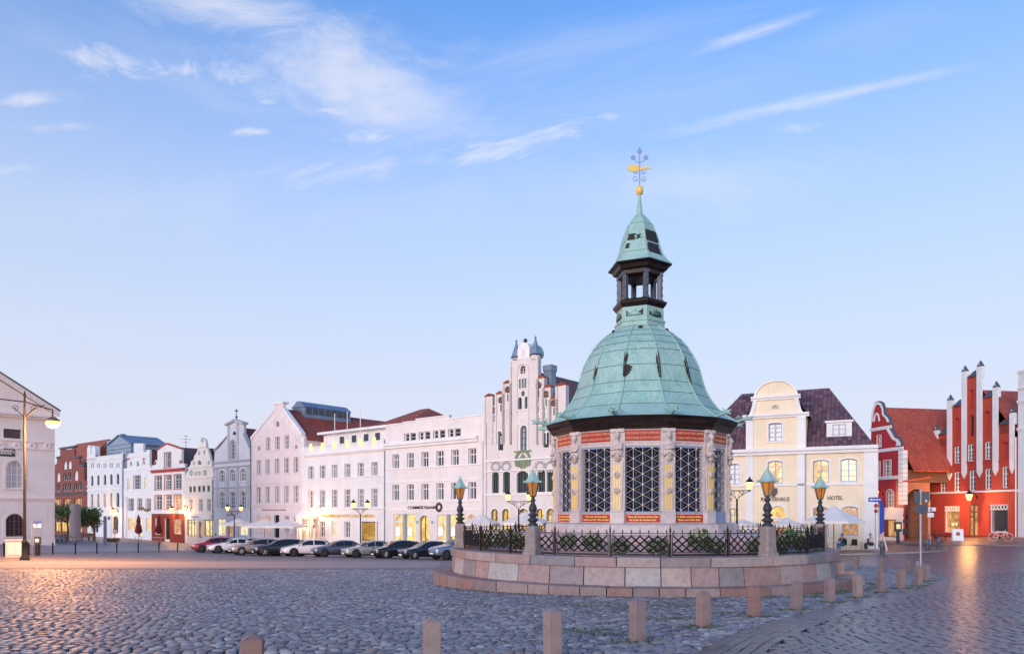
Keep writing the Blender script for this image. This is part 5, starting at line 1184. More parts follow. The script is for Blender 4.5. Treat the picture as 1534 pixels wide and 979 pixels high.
pts = [(500, 208), (590, 197), (590, 190), (662, 182), (662, 172), (840, 160), (840, 168), (1042, 160)]
z5, z6, z7 = b.Z(540, 205), b.Z(625, 190), b.Z(750, 166); X1, X2, X3 = b.X(592), b.X(663), b.X(845)
b.wall([(0, -1.2), (b.W, -1.2), (b.W, z7-.35), (X3, z7-.35), (X3, z7), (X2, z7), (X2, z6), (X1, z6), (X1, z5), (0, z5)]); b.body(15, z5-.6); b.roof_side(z5-.5, z7+2.2, 2.5, 17, 'tile_red_y', x0=b.X(830), x1=b.W)
mb = MB()
for xa, xb, z in ((0, X1, z5), (X1, X2, z6), (X2, X3, z7), (X3, b.W, z7-.35)): mb.box(xa, xb, -.07, .4, z+.002, z+.13)
b.part('parapet_cap', mb, 'trim'); zc = b.Z(776, 296); b.band(zc-.3, zc+.25, .4, x1=b.X(1005), name='main_cornice')
for y in (433, 508, 668, 622): b.band(b.Z(796, y), b.Z(796, y)+.16, .07, x1=b.X(1020))
mb = MB(); n_ = 15; z0_, z1_ = b.Z(900, 664), b.Z(900, 500)
b.sign('COMMERZBANK', 620, 775, 653, 19, 'letters', bold=.005); mb = MB(); X, z = b.X(791), b.Z(791, 650); r = .5
A = [(X+r*math.cos(t_), z+r*math.sin(t_)) for t_ in np.linspace(0, 2*math.pi, 13)[:-1]]; B = [(X+.0+r*.45*math.cos(t_), z+.02+r*.45*math.sin(t_)) for t_ in np.linspace(0, 2*math.pi, 13)[:-1]]; mb.ring(A, B, -.09, -.03); b.part('round_emblem', mb, 'letters')
for x in (565, 630, 797, 865): 
    o = b.part('lit_poster', MB().box(b.X(x-12), b.X(x+12), .02, .06, b.Z(x, 806), b.Z(x, 756)), 'frame_w'); MB().box(b.X(x-8), b.X(x+8), .0, .02, b.Z(x, 800), b.Z(x, 762)).build('poster_sheet', emitter('poster_light', (1., .93, .8), .95), o)
for x in (672, 755): b.part('wall_plate', MB().box(b.X(x-6), b.X(x+6), -.05, -.002, b.Z(x, 738), b.Z(x, 724)), 'frame_grey')
b.pipe(b.X(1030), -.3, b.Z(1030, 290), 'greylite')

# ---- 10 ornate stepped gable house
b = Bld('ornate_gable_house', 'ornate pale stepped gable with two slate spirelets and green window frames', ROW, 727, 862, 'ornate', 'h')
CVH, CVD = CV['h'], CV['d']; gs = dict(frame='frame_g', pane='glass', sill=False, sur=(.1, 'trim'))
b.win(388, 48, 290, 362, rise=1, cols=2, rows=2, frame='frame_d', pane='trim', sill=False)
b.row([361, 388, 414], 17, 410, 497, 1, cols=1, rows=1, **gs); b.win(388, 30, 522, 568, rise=.9, cols=2, rows=1, frame='frame_d', pane='trim', sill=False); b.row([362, 423], 36, 578, 690, rise=1, cols=2, rows=2, **gs); b.win(396, 62, 838, 1070, rise=1, cols=2, rows=4, frame='frame_g', pane='glass_sky', sill=False, sur=(.12, 'trim'))
slots = [(127, 740, 805), (189, 648, 715), (251, 552, 620), (534, 512, 582), (604, 594, 664), (675, 675, 745)]
for x, y0, y1 in slots: b.win(x, 15, y0, y1, cols=1, rows=1, **gs)
b.cv = CVD
b.win(292, 21, 438, 514, cols=2, rows=2, **gs); b.win(472, 22, 444, 503, cols=2, rows=2, **gs)
b.row([271, 315, 453, 490], 28, 600, 683, 0, rise=.3, cols=3, rows=3, **gs); b.win(378, 46, 595, 682, rise=.4, cols=4, rows=2, **gs)
b.row([268, 312, 447, 490], 30, 745, 830, 0, rise=.7, cols=2, rows=2, frame='frame_g', pane='lit', sill=False, sur=(.1, 'trim')); b.win(382, 44, 744, 832, rise=.6, cols=3, rows=2, frame='frame_g', pane='lit_dim', sill=False, sur=(.1, 'trim'))
b.cv = CVH
zs = lambda x, y: b.Z(x, y)
steps = [(42, 110, 572), (110, 145, 655), (145, 212, 550), (212, 280, 452), (280, 525, 226), (525, 580, 405), (580, 640, 490), (640, 700, 595), (700, 780, 472)]
ol = []
for x0, x1, y in steps: xm = (x0+x1)/2; ol += [(max(b.X(x0), 0), zs(xm, y)), (b.X(x1), zs(xm, y))]
XE = b.X(780); e_z = zs(740, 700); ol += [(XE, e_z), (b.W, e_z)]
b.wall([(0, -1.2), (b.W, -1.2)]+ol[::-1], .5); b.body(16, e_z-.3, y0=.5); b.roof_perp(e_z-.2, zs(398, 318), .5, 26, 'tile_dark_y', xm=b.X(402), x1=b.X(800))
for x0, x1, y in steps:
    if (x0, x1) != (280, 525): mb = MB(); xm = (x0+x1)/2; z = zs(xm, y); a, c_ = b.X(x0), b.X(x1); mb.prism([(a-.03, z+.003), (c_+.03, z+.003), (c_+.03, z+.12), ((a+c_)/2, z+.30), (a-.03, z+.10)], -.08, .58); b.part('step_cap', mb, 'tile_red')
mb = MB()
for x0, x1, y in steps:                                            # raised pier edges running down the gable
    if (x0, x1) == (110, 145): continue
    for x in (x0, x1): X = b.X(x); mb.box(X-.10, X+.10, -.14, .02, zs(x, 1010), zs((x0+x1)/2, y)-.05)
b.part('pier_ribs', mb, 'ornate')
for x, y, _ in slots:
    mb = MB(); X = b.X(x); z = zs(x, y-42); mb.lathe([(.32, 0), (.32, .08), (.2, .10), (.17, .02)], 12, cap=False).xf(Matrix.Translation((X, -.01, z)) @ Matrix.Rotation(R_(90), 4, 'X'), len(mb.v)-48)
    for q in range(4): mb.ball((X+.1*math.cos(q*1.57), -.03, z+.1*math.sin(q*1.57)), .07, 6, 4)
    b.part('round_medallion', mb, 'frame_b')
mb = MB()
for x, y, _ in slots:
    X = b.X(x); z = zs(x, y+130)
    for q in range(5): mb.ball((X+.16*math.sin(q*2.2), -.01, z-.32*q), .15, 6, 5, 0, (1, .4, 1.2))
    mb.box(X-.05, X+.05, -.05, .01, zs(x, 1010), z-1.6)
for i in range(7): X = lerp(b.X(345), b.X(430), i/6); mb.box(X-.045, X+.045, -.05, .01, zs(388, 830), zs(388, 725))
b.part('stucco_ornament', mb, 'trim')['kind'] = 'stuff'
mb = MB(); mb.prism([(b.X(330), zs(388, 1080)), (b.X(342), zs(388, 1080))]+[(b.X(388)+(b.X(342)-b.X(388))*math.cos(t_), zs(388, 345)+(b.X(388)-b.X(342))*1.15*math.sin(t_)) for t_ in np.linspace(0, math.pi, 11)]+[(b.X(434), zs(388, 1080)), (b.X(446), zs(388, 1080)), (b.X(446), zs(388, 330))]+[(b.X(388)+(b.X(446)-b.X(388))*math.cos(t_), zs(388, 345)+(b.X(446)-b.X(388))*1.15*math.sin(t_)) for t_ in np.linspace(.05, math.pi-.05, 11)], -.09, .0); b.part('tower_arch', mb, 'ornate')
for x, hw, y0, y1 in ((312, 42, 215, 62), (488, 48, 187, 28)):
    X = b.X(x); r = abs(b.X(x+hw)-b.X(x-hw))/2; mb = MB(); mb.lathe([(r*.72, zs(x, 232)), (r*.76, zs(x, y0+8))], 8, (X, .25), flat=True); b.part('turret', mb, 'ornate')
    mb = MB(); mb.lathe([(r, zs(x, y0)), (r*.85, zs(x, y0-10)), (r*.45, zs(x, (y0+y1)/2)), (.03, zs(x, y1))], 8, (X, .25), flat=True); mb.ball((X, .25, zs(x, y1)), .11, 6, 5); mb.tube([(X, .25, zs(x, y1)), (X, .25, zs(x, y1-20))], .03, 4); b.part('spirelet', mb, 'zinc')
mb = MB(); X = b.X(392); r = .72; z = zs(392, 150); mb.prism([(X-r, zs(392, 230)), (X+r, zs(392, 230))]+[(X+r*math.cos(t_), z+r*math.sin(t_)) for t_ in np.linspace(0, math.pi, 13)], .0, .6); b.part('lunette', mb, 'trim')
mb = MB(); mb.lathe([(.78, 0), (.8, 1.0), (.5, 1.5)], 14).xf(Matrix.Translation((X+.3, .62, z-.1)) @ Matrix.Rotation(R_(-90), 4, 'X')); b.part('lunette_hood', mb, 'copper'); mb = MB(); mb.tube([(X, .3, z+r), (X, .3, zs(392, 60))], .04, 5); mb.ball((X, .3, zs(392, 55)), .2, 8, 6); b.part('ball_finial', mb, 'frame_d'); b.part('niche', MB().box(X-.16, X+.16, -.03, .02, zs(392, 205), zs(392, 140)), 'ornate')
mb = MB(); X = b.X(568); mb.box(X-.42, X+.42, .75, 1.5, zs(568, 520), zs(568, 330)); mb.box(X-.48, X+.48, .68, 1.58, zs(568, 330), zs(568, 272)); b.part('chimney', mb, 'zinc')
b.cv = CVD
mb = MB(); X = b.X(380); z = b.Z(380, 553)                          # green stucco crest between the tall window and the first floor
A = [(X+.95*math.cos(t_), z+.95*math.sin(t_)*1.05) for t_ in np.linspace(-.6, math.pi+.6, 15)]; B = [(X+.72*math.cos(t_), z+.74*math.sin(t_)) for t_ in np.linspace(-.6, math.pi+.6, 15)]; mb.ring(A, B, -.12, .01, open_=True)
mb.prism([(X-.3, z-.75), (X+.3, z-.75), (X+.3, z+.3), (X, z+.62), (X-.3, z+.3)], -.10, .01); mb.box(X-1.0, X+1.0, -.16, .01, b.Z(380, 520), b.Z(380, 515))
for s_ in (1, -1): mb.prism([(X+s_*.38, z-.6), (X+s_*.6, z-.6), (X+s_*.62, z+.1), (X+s_*.5, z+.28), (X+s_*.38, z+.1)][::s_], -.09, .01)
b.part('green_crest', mb, 'greentrim'); mb = MB()
for xc in (272, 313, 447, 487):
    for i in range(10): t_ = i*.63; mb.ball((b.X(xc)+.5*math.cos(t_), -.02, b.Z(xc, 578)+.42*math.sin(t_)), .16, 6, 5, 0, (1, .4, 1))
b.part('stucco_frieze', mb, 'ornament')['kind'] = 'stuff'
for y0, y1 in ((552, 546), (692, 683), (594, 590)): b.band(b.Z(378, y0), b.Z(378, y1), .14, mat='trim')
b.band(-.9, .35, .1, mat='grey', name='base_course'); b.pipe(.16, -.3, e_z-.4, 'greylite')

# ---- 11 yellow hotel with round gable and hipped roof
YROW = Plane(tuple(ROW.pt(ROW.u(1163))*1.15), (.900, -.436))
b = Bld('yellow_hotel', 'pale yellow hotel with round topped gable and purple brown hipped roof', YROW, 1020, 1315.5, 'yellow', 'e', 'hotel', 'gabled houses along the square')
ws = (.12, 'trim'); fg = dict(frame='frame_grey', sur=ws)
b.row([-30, 126, 320, 536, 668], 76, 470, 575, 3, rise=.22, cols=2, rows=4, **fg, panes=['glass_c', 'glass_sky', 'lit', 'lit', 'glass_c']) if 0 else None
for x, wd, y0, y1, pn in ((126, 50, 487, 585, 'glass_sky'), (20, 46, 492, 588, 'glass_c'), (320, 71, 473, 581, 'lit'), (536, 76, 469, 575, 'lit'), (668, 78, 463, 571, 'lit_cream')): b.win(x, wd, y0, y1, rise=.2, cols=2, rows=4, pane=pn, **fg)
b.win(320, 62, 294, 381, rise=.12, cols=2, rows=4, pane='glass_sky', **fg)
for x, wd, y0, y1, pn in ((126, 48, 697, 812, 'lit'), (20, 46, 700, 815, 'lit'), (536, 75, 690, 828, 'lit_dim'), (675, 76, 688, 828, 'lit_dim')): b.win(x, wd, y0, y1, rise=.25, cols=2, rows=3, pane=pn, frame='frame_grey', sur=ws, transom=.72)
b.win(331, 76, 687, 746, rise=.98, cols=1, rows=1, frame='gold', pane='lit', sill=False, sur=(.22, 'trim')); b.win(333, 74, 752, 905, cols=2, rows=1, frame='door', pane='lit_dim', sill=False, sur=(.2, 'trim'))
b.win(321, 38, 209, 233, rise=.62, cols=1, rows=1, frame='trim', pane='glass', sill=False)
ze = b.Z(640, 405); gl, gr = b.X(182), b.X(466); gm_ = (gl+gr)/2; hw = (gr-gl)/2
zsh, zn, ztop = b.Z(324, 258), b.Z(324, 172), b.Z(324, 90); nr = hw*.74
cl = lambda t_: (lerp(hw*1.0, nr, t_**.6), lerp(zsh, zn, t_**1.5))
rt = [(gm_+hw, ze-.01), (gm_+hw, zsh)]+[(gm_+cl(t_)[0], cl(t_)[1]) for t_ in np.linspace(.1, 1, 7)]+[(gm_+nr*math.cos(t_), zn+(ztop-zn)*math.sin(t_)) for t_ in np.linspace(.12, math.pi-.12, 15)]
gpts = rt+[(2*gm_-x, z) for x, z in reversed(rt[:9])]
b.wall([(0, -1.2), (b.W, -1.2), (b.W, ze-.012)]+gpts+[(0, ze-.012)], .4); b.body(13, ze-.35, y0=.4)
mb = MB()
inner = [(gm_+(x-gm_)*.90 if z > zn else x-(.3 if x > gm_ else -.3), zn+(z-zn)*.90 if z > zn else z) for x, z in gpts[1:-1]]
mb.ring(gpts[1:-1], inner, -.14, .02, open_=True); b.part('gable_moulding', mb, 'trim')
for xa, xb in ((182, 216), (425, 461)): b.pier(b.X(xa), b.X(xb), -1, zsh-.2, .10)
b.pier(b.W-1.0, b.W, -1, ze-.5, .08, name='corner_quoin', cap=False); mb = MB()
b.band(zsh-.22, zsh+.12, .3, gl-.25, gr+.25, name='gable_cornice'); b.band(zn-.22, zn+.12, .28, gm_-nr-.2, gm_+nr+.2, name='gable_cornice'); b.band(ze-.5, ze+.02, .42, name='eaves_cornice'); b.band(b.Z(640, 588), b.Z(640, 577), .1)
zr = b.Zo(575, 129, 6.5)
b.roof_side(ze, zr, .35, 12.6, 'tile_dark', hipl=4.2, hipr=b.W-b.Xo(575, 6.5), over=.35)
mb = MB(); mb.box(gl+.05, gr-.05, .4, 5.2, ze-.3, zsh); b.part('gable_cheeks', mb, 'yellow'); mb = MB(); n_ = 16; R0 = nr; v = []
for y_ in (.38, 6.2):
    v += [(gm_+(hw+.25)*1.0, y_, zsh-.1)]+[(gm_+(nr+.02)*math.cos(t_), y_, zn-.5+(ztop-zn+.2)*math.sin(t_)) for t_ in np.linspace(0, math.pi, 11)]+[(gm_-(hw+.25), y_, zsh-.1)]
k = 13; mb.add(v, [(i, i+1, k+i+1, k+i) for i in range(k-1)]); mb.add(v[k:], [tuple(range(k))]); b.part('gable_roof', mb, 'tile_dark')
# roof dormer
X = b.X(620); z0, z1 = b.Z(620, 372), b.Z(620, 282); dw = .95; mb = MB(); mb.box(X-dw, X+dw, 1.35, 4.2, z0-.2, z1); mb.box(X-dw-.12, X+dw+.12, 1.2, 4.6, z1, z1+.16); b.part('dormer', mb, 'trim')
o = b.winm(X, 1.0, z0+.12, z1-.15, cols=2, rows=3, frame='frame_grey', pane='glass_sky', sill=False, hole=False); o.location.y = 1.35-.22
b.sign('REUTERHAUS', 253, 387, 655, 19, 'letters', bold=.006); b.sign('HOTEL', 567, 640, 649, 19, 'letters', bold=.006); b.sign('RESTAURANT', -40, 118, 658, 17, 'letters', bold=.006)
mb = MB(); X = b.X(312); z = b.Z(312, 622); mb.prism([(X-.3, z+.35), (X+.3, z+.35), (X+.3, z-.1), (X, z-.45), (X-.3, z-.1)], -.06, -.003); mb.box(X-.06, X+.06, -.09, -.06, z-.3, z+.55); mb.box(X-.36, X+.36, -.08, -.06, z+.05, z+.12); b.part('wall_crest', mb, 'letters')
b.pipe(b.X(463), -.4, ze-.5, 'frame_grey'); b.band(-.9, .5, .09, mat='sandstone', name='base_course')

# ---- 12 small crimson house, its orange roof, 13 brick gateway, 14 red stepped gable, 15 white edge house
RP = Plane((43.2, 75.0), (.196, -.98))
SP = Plane((37.75, 76.0), (.196, -.98))
b = Bld('crimson_gable_house', 'small crimson house with scrolled white edged gable beside the archway', SP, 1304, 1353, 'redwall2', 'f')
b.win(147, 30, 503, 573, cols=2, rows=3, transom=.66, sur=(.08, 'trim')); b.win(158, 32, 632, 712, rise=.8, cols=2, rows=3, transom=.7, sur=(.08, 'trim')); b.win(107, 15, 508, 578, cols=1, rows=3, sur=(.06, 'trim')) ; b.win(110, 16, 392, 440, cols=1, rows=2, sur=(.06, 'trim'))
b.win(160, 56, 765, 842, cols=1, rows=1, frame='frame_d', pane='lit_dim', sill=False)
b.gable([(74, 362), (76, 330), (78, 300), (84, 272), (92, 250), (108, 242), (122, 250), (130, 272), (132, 296), (150, 312), (158, 332), (160, 355), (168, 372), (178, 395), (196, 404), (206, 420), (212, 436), (215, 450)], .26)
ze = b.Z(205, 450)
mb = MB(); mb.box(.01, b.W-2.4, .26, 12, -1.2, b.Z(215, 600)); mb.box(.01, b.W-.01, .27, 12, b.Z(215, 600)+.002, b.Z(215, 545)); b.part('side_walls', mb, 'oldbrick')
mb = MB(); go = [b.P(*p) for p in ((76, 330), (78, 300), (84, 272), (92, 250), (108, 242), (122, 250), (130, 272), (132, 296), (150, 312), (158, 332))]; gi = [b.P(*p) for p in ((82, 330), (84, 302), (89, 277), (95, 259), (108, 253), (118, 259), (124, 276), (126, 300), (142, 316), (148, 332))]; mb.ring(go, gi, -.10, .05, open_=True)
go = [b.P(*p) for p in ((150, 357), (158, 366), (168, 382), (178, 400), (196, 408), (206, 424), (205, 436))]; gi = [b.P(*p) for p in ((143, 361), (149, 372), (160, 390), (170, 408), (186, 416), (192, 426), (186, 436))]; mb.ring(go, gi, -.10, .05, open_=True); b.part('gable_moulding', mb, 'trim')
mb = MB(); hh = [b.P(*p) for p in ((84, 272), (92, 250), (108, 242), (122, 250), (130, 272), (132, 296), (150, 312), (158, 332), (160, 355), (168, 372), (178, 395), (196, 404), (206, 420), (212, 436))]
mb.ring([(x, z+.10) for x, z in hh], hh, -.06, .3, open_=True); b.part('gable_capping', mb, 'lead'); zc_ = b.P(100, 318)
mb = MB(); A = [(zc_[0]+.45*math.cos(t_), zc_[1]-.3+.95*math.sin(t_)) for t_ in np.linspace(0, math.pi, 9)]; B = [(zc_[0]+.3*math.cos(t_), zc_[1]-.22+.7*math.sin(t_)) for t_ in np.linspace(0, math.pi, 9)]; mb.ring(A, B, -.08, .02, open_=True); b.part('arched_panel', mb, 'trim')
for y0, y1 in ((362, 348), (462, 448), (586, 572), (725, 712)): b.band(b.Z(150, y0), b.Z(150, y1), .1, x1=b.X(164) if y0 == 362 else None)
z_ = b.Z(205, 712)+.3; qz = []
while z_ < ze-.4: b.part('quoin_stone', MB().bbox(b.W-.62, b.W+.03, -.07, .5, z_, z_+.42, .025), 'trim'); z_ += .45
mb = MB(); zsf = b.Z(160, 716); mb.prism([(.05, -1), (b.W+.02, -1), (b.W+.02, zsf), (.05, zsf)], -.08, -.003, 0, [[(min(b.X(x), b.W+1), b.Z(160, y)) for x, y in ((132, 842), (188, 842), (188, 765), (132, 765))]]); b.part('white_shopfront', mb, 'trim')
for x, y0, y1 in ((228, 742, 748), (228, 765, 780), (228, 805, 832), (205, 790, 812)): b.part('wall_plate', MB().box(b.X(x)-.25, b.X(x)+.25, -.13, -.085, b.Z(x, y1), b.Z(x, y0)), 'frame_d')
b.sign('HAUS AM LINDENHOF', 185, 205, 733, 5, 'letters') if 0 else None
mb = MB(); mb.box(b.X(193)-.15, b.X(193)+.15, -.9, -.6, -.2, 1.1); mb.box(b.X(193)-.3, b.X(193)+.3, -.95, -.6, 1.1, 1.9)
RO = b.root; zrg = b.Z(108, 262); xm_ = b.X(110)
b.roof_perp(b.Z(215, 540), zrg-.1, .5, 16, 'tile_orange', x0=-2.6, x1=b.W+.75, xm=xm_, over=.1)
# skylight on the orange roof
t_ = .55; zz = lerp(b.Z(215, 540), zrg-.1, .42); xx = lerp(b.W+.75, xm_, .42); mb = MB(); mb.box(-.35, .35, -.55, .55, 0, .14); ol_ = mb.build('roof_light', 'lead', b.root, (xx+.05, 8.2, zz+.05)); ol_.rotation_euler = (0, math.atan2(zrg-.1-b.Z(215, 540), b.W+.75-xm_), 0); MB().box(-.28, .28, -.46, .46, .14, .155).build('pane', 'glass_sky', ol_)

# brick gateway between
A0 = Vector(SP.pt(SP.u(1351))); GP = Plane((A0.x, A0.y-.12), (.98, .196))
b = Bld('brick_gateway', 'brick gateway with pointed arch between the crimson and red houses', GP, 1351.5, 1393, 'brick2', 'f', 'gateway', 'gabled houses along the square')
pxs = (215, 330); XA, XB = .14, b.W-.22; zsp = b.Z(270, 715); zap = b.Z(270, 628); hw = (XB-XA)/2; xm = (XA+XB)/2
arc = [(XB, -1.0)]+[(xm+hw*math.cos(t_), zsp+(zap-zsp)*math.sin(t_)) for t_ in np.linspace(0, math.pi, 15)]+[(XA, -1.0)]
mb = MB(); mb.prism([(XB, -1.0), (b.W, -1.0), (b.W, b.Z(300, 578)), (0, b.Z(230, 598)), (0, -1.0), (XA, -1.0)]+arc[1:-1][::-1], 0, .8); b.part('arch_wall', mb, 'brick2')
mb = MB(); ao = [(xm+(hw+.02)*1.0*math.cos(t_)*1.10, zsp+(zap-zsp)*1.13*math.sin(t_)) for t_ in np.linspace(.12, math.pi, 15)]; ai = [(xm+hw*math.cos(t_)*.99, zsp+(zap-zsp)*.99*math.sin(t_)) for t_ in np.linspace(.12, math.pi, 15)]; mb.ring(ao, ai, -.07, .3, open_=True); b.part('arch_ring', mb, 'brick2')
mb = MB(); mb.prism([(0, b.Z(230, 600)), (b.W, b.Z(300, 580)), (b.W, b.Z(300, 572)), (0, b.Z(230, 592))], -.15, .9); b.part('coping', mb, 'tile_orange')
mb = MB(); mb.box(-.02, b.W+1.2, 2.3, 2.38, -1, b.Z(270, 598)); b.part('rear_wall', mb, 'oldbrick'); mb = MB(); mb.box(xm-.15, xm+.9, 2.2, 2.3, -.5, 2.6); b.part('passage_door', mb, 'darkroom')

b = Bld('red_stepped_house', 'tall red house with white pinnacled stepped gable and lamp by its door', RP, 1395, 1524.5, 'redwall', 'f')
wt = dict(frame='frame_w', sill=True, sur=(.05, 'redwall'))
b.row([397, 458, 525, 595, 671], 27, 550, 637, 2, rise=.2, cols=2, rows=3, transom=.66, pane='glass', **wt) if 0 else None
for x, y0, y1 in ((397, 560, 644), (458, 553, 640), (525, 546, 636), (595, 538, 630), (671, 529, 624)): b.win(x, 27, y0, y1, rise=.2, cols=2, rows=3, transom=.66, pane='glass', dep=.05, **wt)
for x, y0, y1 in ((458, 440, 515), (517, 429, 506), (594, 418, 498)): b.win(x, 27, y0, y1, rise=.2, cols=2, rows=3, transom=.66, pane='glass', dep=.05, **wt)
for x, wd, y0, y1 in ((455, 22, 313, 410), (520, 22, 300, 398), (520, 18, 188, 274), (589, 24, 283, 388)): b.win(x, wd, y0, y1, rise=1.2, cols=1, rows=1, frame='redwall', pane='redwall' if y0 != 300 else 'glass', sill=False, dep=.14, name='blind_arch')
b.row([393, 667], 26, 450, 522, 0, rise=.3, cols=1, rows=1, frame='redwall', pane='redwall', sill=False, dep=.14, name='blind_arch')
b.win(433, 68, 705, 822, cols=1, rows=1, transom=.82, pane='lit_dim', frame='frame_w', sill=True); b.win(641, 84, 697, 822, cols=1, rows=1, transom=.82, pane='glass_c', frame='frame_w'); b.win(526, 42, 697, 850, cols=2, rows=1, transom=.78, frame='door', pane='lit_dim', sill=False, dep=.13, fw=.12)
pn = [(350, 378, 345), (410, 440, 212), (474, 506, 84), (541, 576, 62), (612, 647, 155), (688, 718, 268)]           # white piers: left, right, tip
tops = [(334, 352, 500), (378, 410, 388), (440, 474, 262), (506, 541, 132), (576, 612, 222), (647, 688, 342), (718, 722, 400)]
ol = []
allp = []
for i, t3 in enumerate(tops): allp.append((334 if i == 0 else (pn[i-1][0]+pn[i-1][1])/2, 722 if i >= len(pn) else (pn[i][0]+pn[i][1])/2, t3[2]))
for x0, x1, y in sorted(allp): xm = (x0+x1)/2; z = b.Z(xm, y); ol += [(min(max(b.X(x0), 0), b.W), z), (min(max(b.X(x1), 0), b.W), z)]
ol = [p for i, p in enumerate(ol) if i == 0 or abs(p[0]-ol[i-1][0])+abs(p[1]-ol[i-1][1]) > 1e-3]
b.wall([(0, -1.2), (b.W, -1.2)]+ol[::-1], .26)
b.body(14, b.Z(520, 420), y0=.26); b.roof_perp(b.Z(520, 415), b.Z(650, 190)+.4, .27, 14, 'tile_orange', xm=b.X(560))
for x0, x1, y in pn:
    xm = (x0+x1)/2; a, c_ = b.X(x0), b.X(x1); zt = b.Z(xm, y+30); zlo = b.Z(xm, 574-(x0-350)*.11); mb = MB()
    a, c_ = a+(c_-a)*.19, c_-(c_-a)*.17; mb.box(a, c_, -.13, -.001, zlo, zt+.002); mb.prism([(a, zlo), ((a+c_)/2, zlo-.5), (c_, zlo)], -.12, .0); hi = max(b.Z(xm, t3[2]) for t3 in allp if t3[0]-2 <= xm <= t3[1]+2); mb.box(a, c_, 0., .27, hi+.003, zt); mb.prism([(a, zt), (c_, zt), ((a+c_)/2, zt+.45)], -.13, .26); b.part('white_pier', mb, 'trim')
    zp_ = b.Z(xm, y+22); mb = MB(); X = (a+c_)/2; w_ = (c_-a)/2+.08; mb.add([(X-w_*.66, -.19, zt+.16), (X+w_*.66, -.19, zt+.16), (X+w_*.66, .30, zt+.16), (X-w_*.66, .30, zt+.16), (X, .06, zt+.78)], [(0,1,4), (1,2,4), (2,3,4), (3,0,4), (3,2,1,0)]); b.part('pinnacle_cap', mb, 'lead')
for x0, x1, y in tops[1:-1]: mb = MB(); xm = (x0+x1)/2; z = b.Z(xm, y); mb.add([(b.X(x0)+.02, -.22, z+.01), (b.X(x1)-.02, -.22, z+.01), (b.X(x1)-.02, .7, z+.75), (b.X(x0)+.02, .7, z+.75), (b.X(x0)+.02, .7, z-.02), (b.X(x1)-.02, .7, z-.02)], [(0,1,2,3), (4,3,2,5), (0,3,4), (1,5,2), (0,4,5,1)]); b.part('step_roof', mb, 'lead')
for x0, x1 in ((379, 408), (648, 686)):
    mb = MB(); xm = (x0+x1)/2
    for i in range(4): X = lerp(b.X(x0), b.X(x1), (i+.5)/4); z = b.Z(xm, 440 if x0 < 500 else 382); mb.box(X-.1, X+.1, -.03, .02, z, z+.75)
    b.part('slit_recess', mb, 'redbase')
b.band(b.Z(525, 645), b.Z(525, 638), .12); b.band(b.Z(595, 545-30), b.Z(595, 540-30), .06, mat='redwall')
for x, wd, y0, y1 in ((433, 68, 727, 705), (641, 84, 722, 697)):
    n_ = 6; mb = MB()
    for i in range(n_): xa, xb = lerp(b.X(x-wd/2), b.X(x+wd/2), i/n_), lerp(b.X(x-wd/2), b.X(x+wd/2), (i+1)/n_); za, zb_ = b.Z(x, y0), b.Z(x, y1); mb.tube([(xa, .08, za), (xb, .08, zb_)], .045, 4); mb.tube([(xb, .08, za), (xa, .08, zb_)], .045, 4)
    b.part('window_tracery', mb, 'frame_w')
b.pipe(b.W-.1, -.4, b.Z(715, 400), 'frame_w'); b.band(-.9, .45, .08, mat='redbase', name='base_course')
b.part('gold_sign', MB().box(b.X(436)-.35, b.X(436)+.35, .22, .25, b.Z(436, 792), b.Z(436, 778)), 'lit_pale')

WP = Plane(tuple(RP.pt(RP.u(1524.5)+.05)), (.196, -.98))
b = Bld('white_corner_house', 'pale grey white house cut off by the right picture edge', WP, 1525, 1640, 'white2', 'f')
for x in (790, 860, 930): b.win(x, 26, 330, 430, cols=2, rows=3); b.win(x, 28, 520, 620, cols=2, rows=3); b.win(x, 30, 700, 800, cols=2, rows=3, pane='lit_dim')
b.wall([(0, -1.2), (b.W, -1.2), (b.W, b.Z(735, 190)), (b.X(765), b.Z(735, 105)), (0, b.Z(735, 105))]); b.body(12, b.Z(735, 240))
for y0, y1 in ((250, 236), (372, 358), (645, 634), (118, 104), (190, 180)): b.band(b.Z(735, y0), b.Z(735, y1), .16)
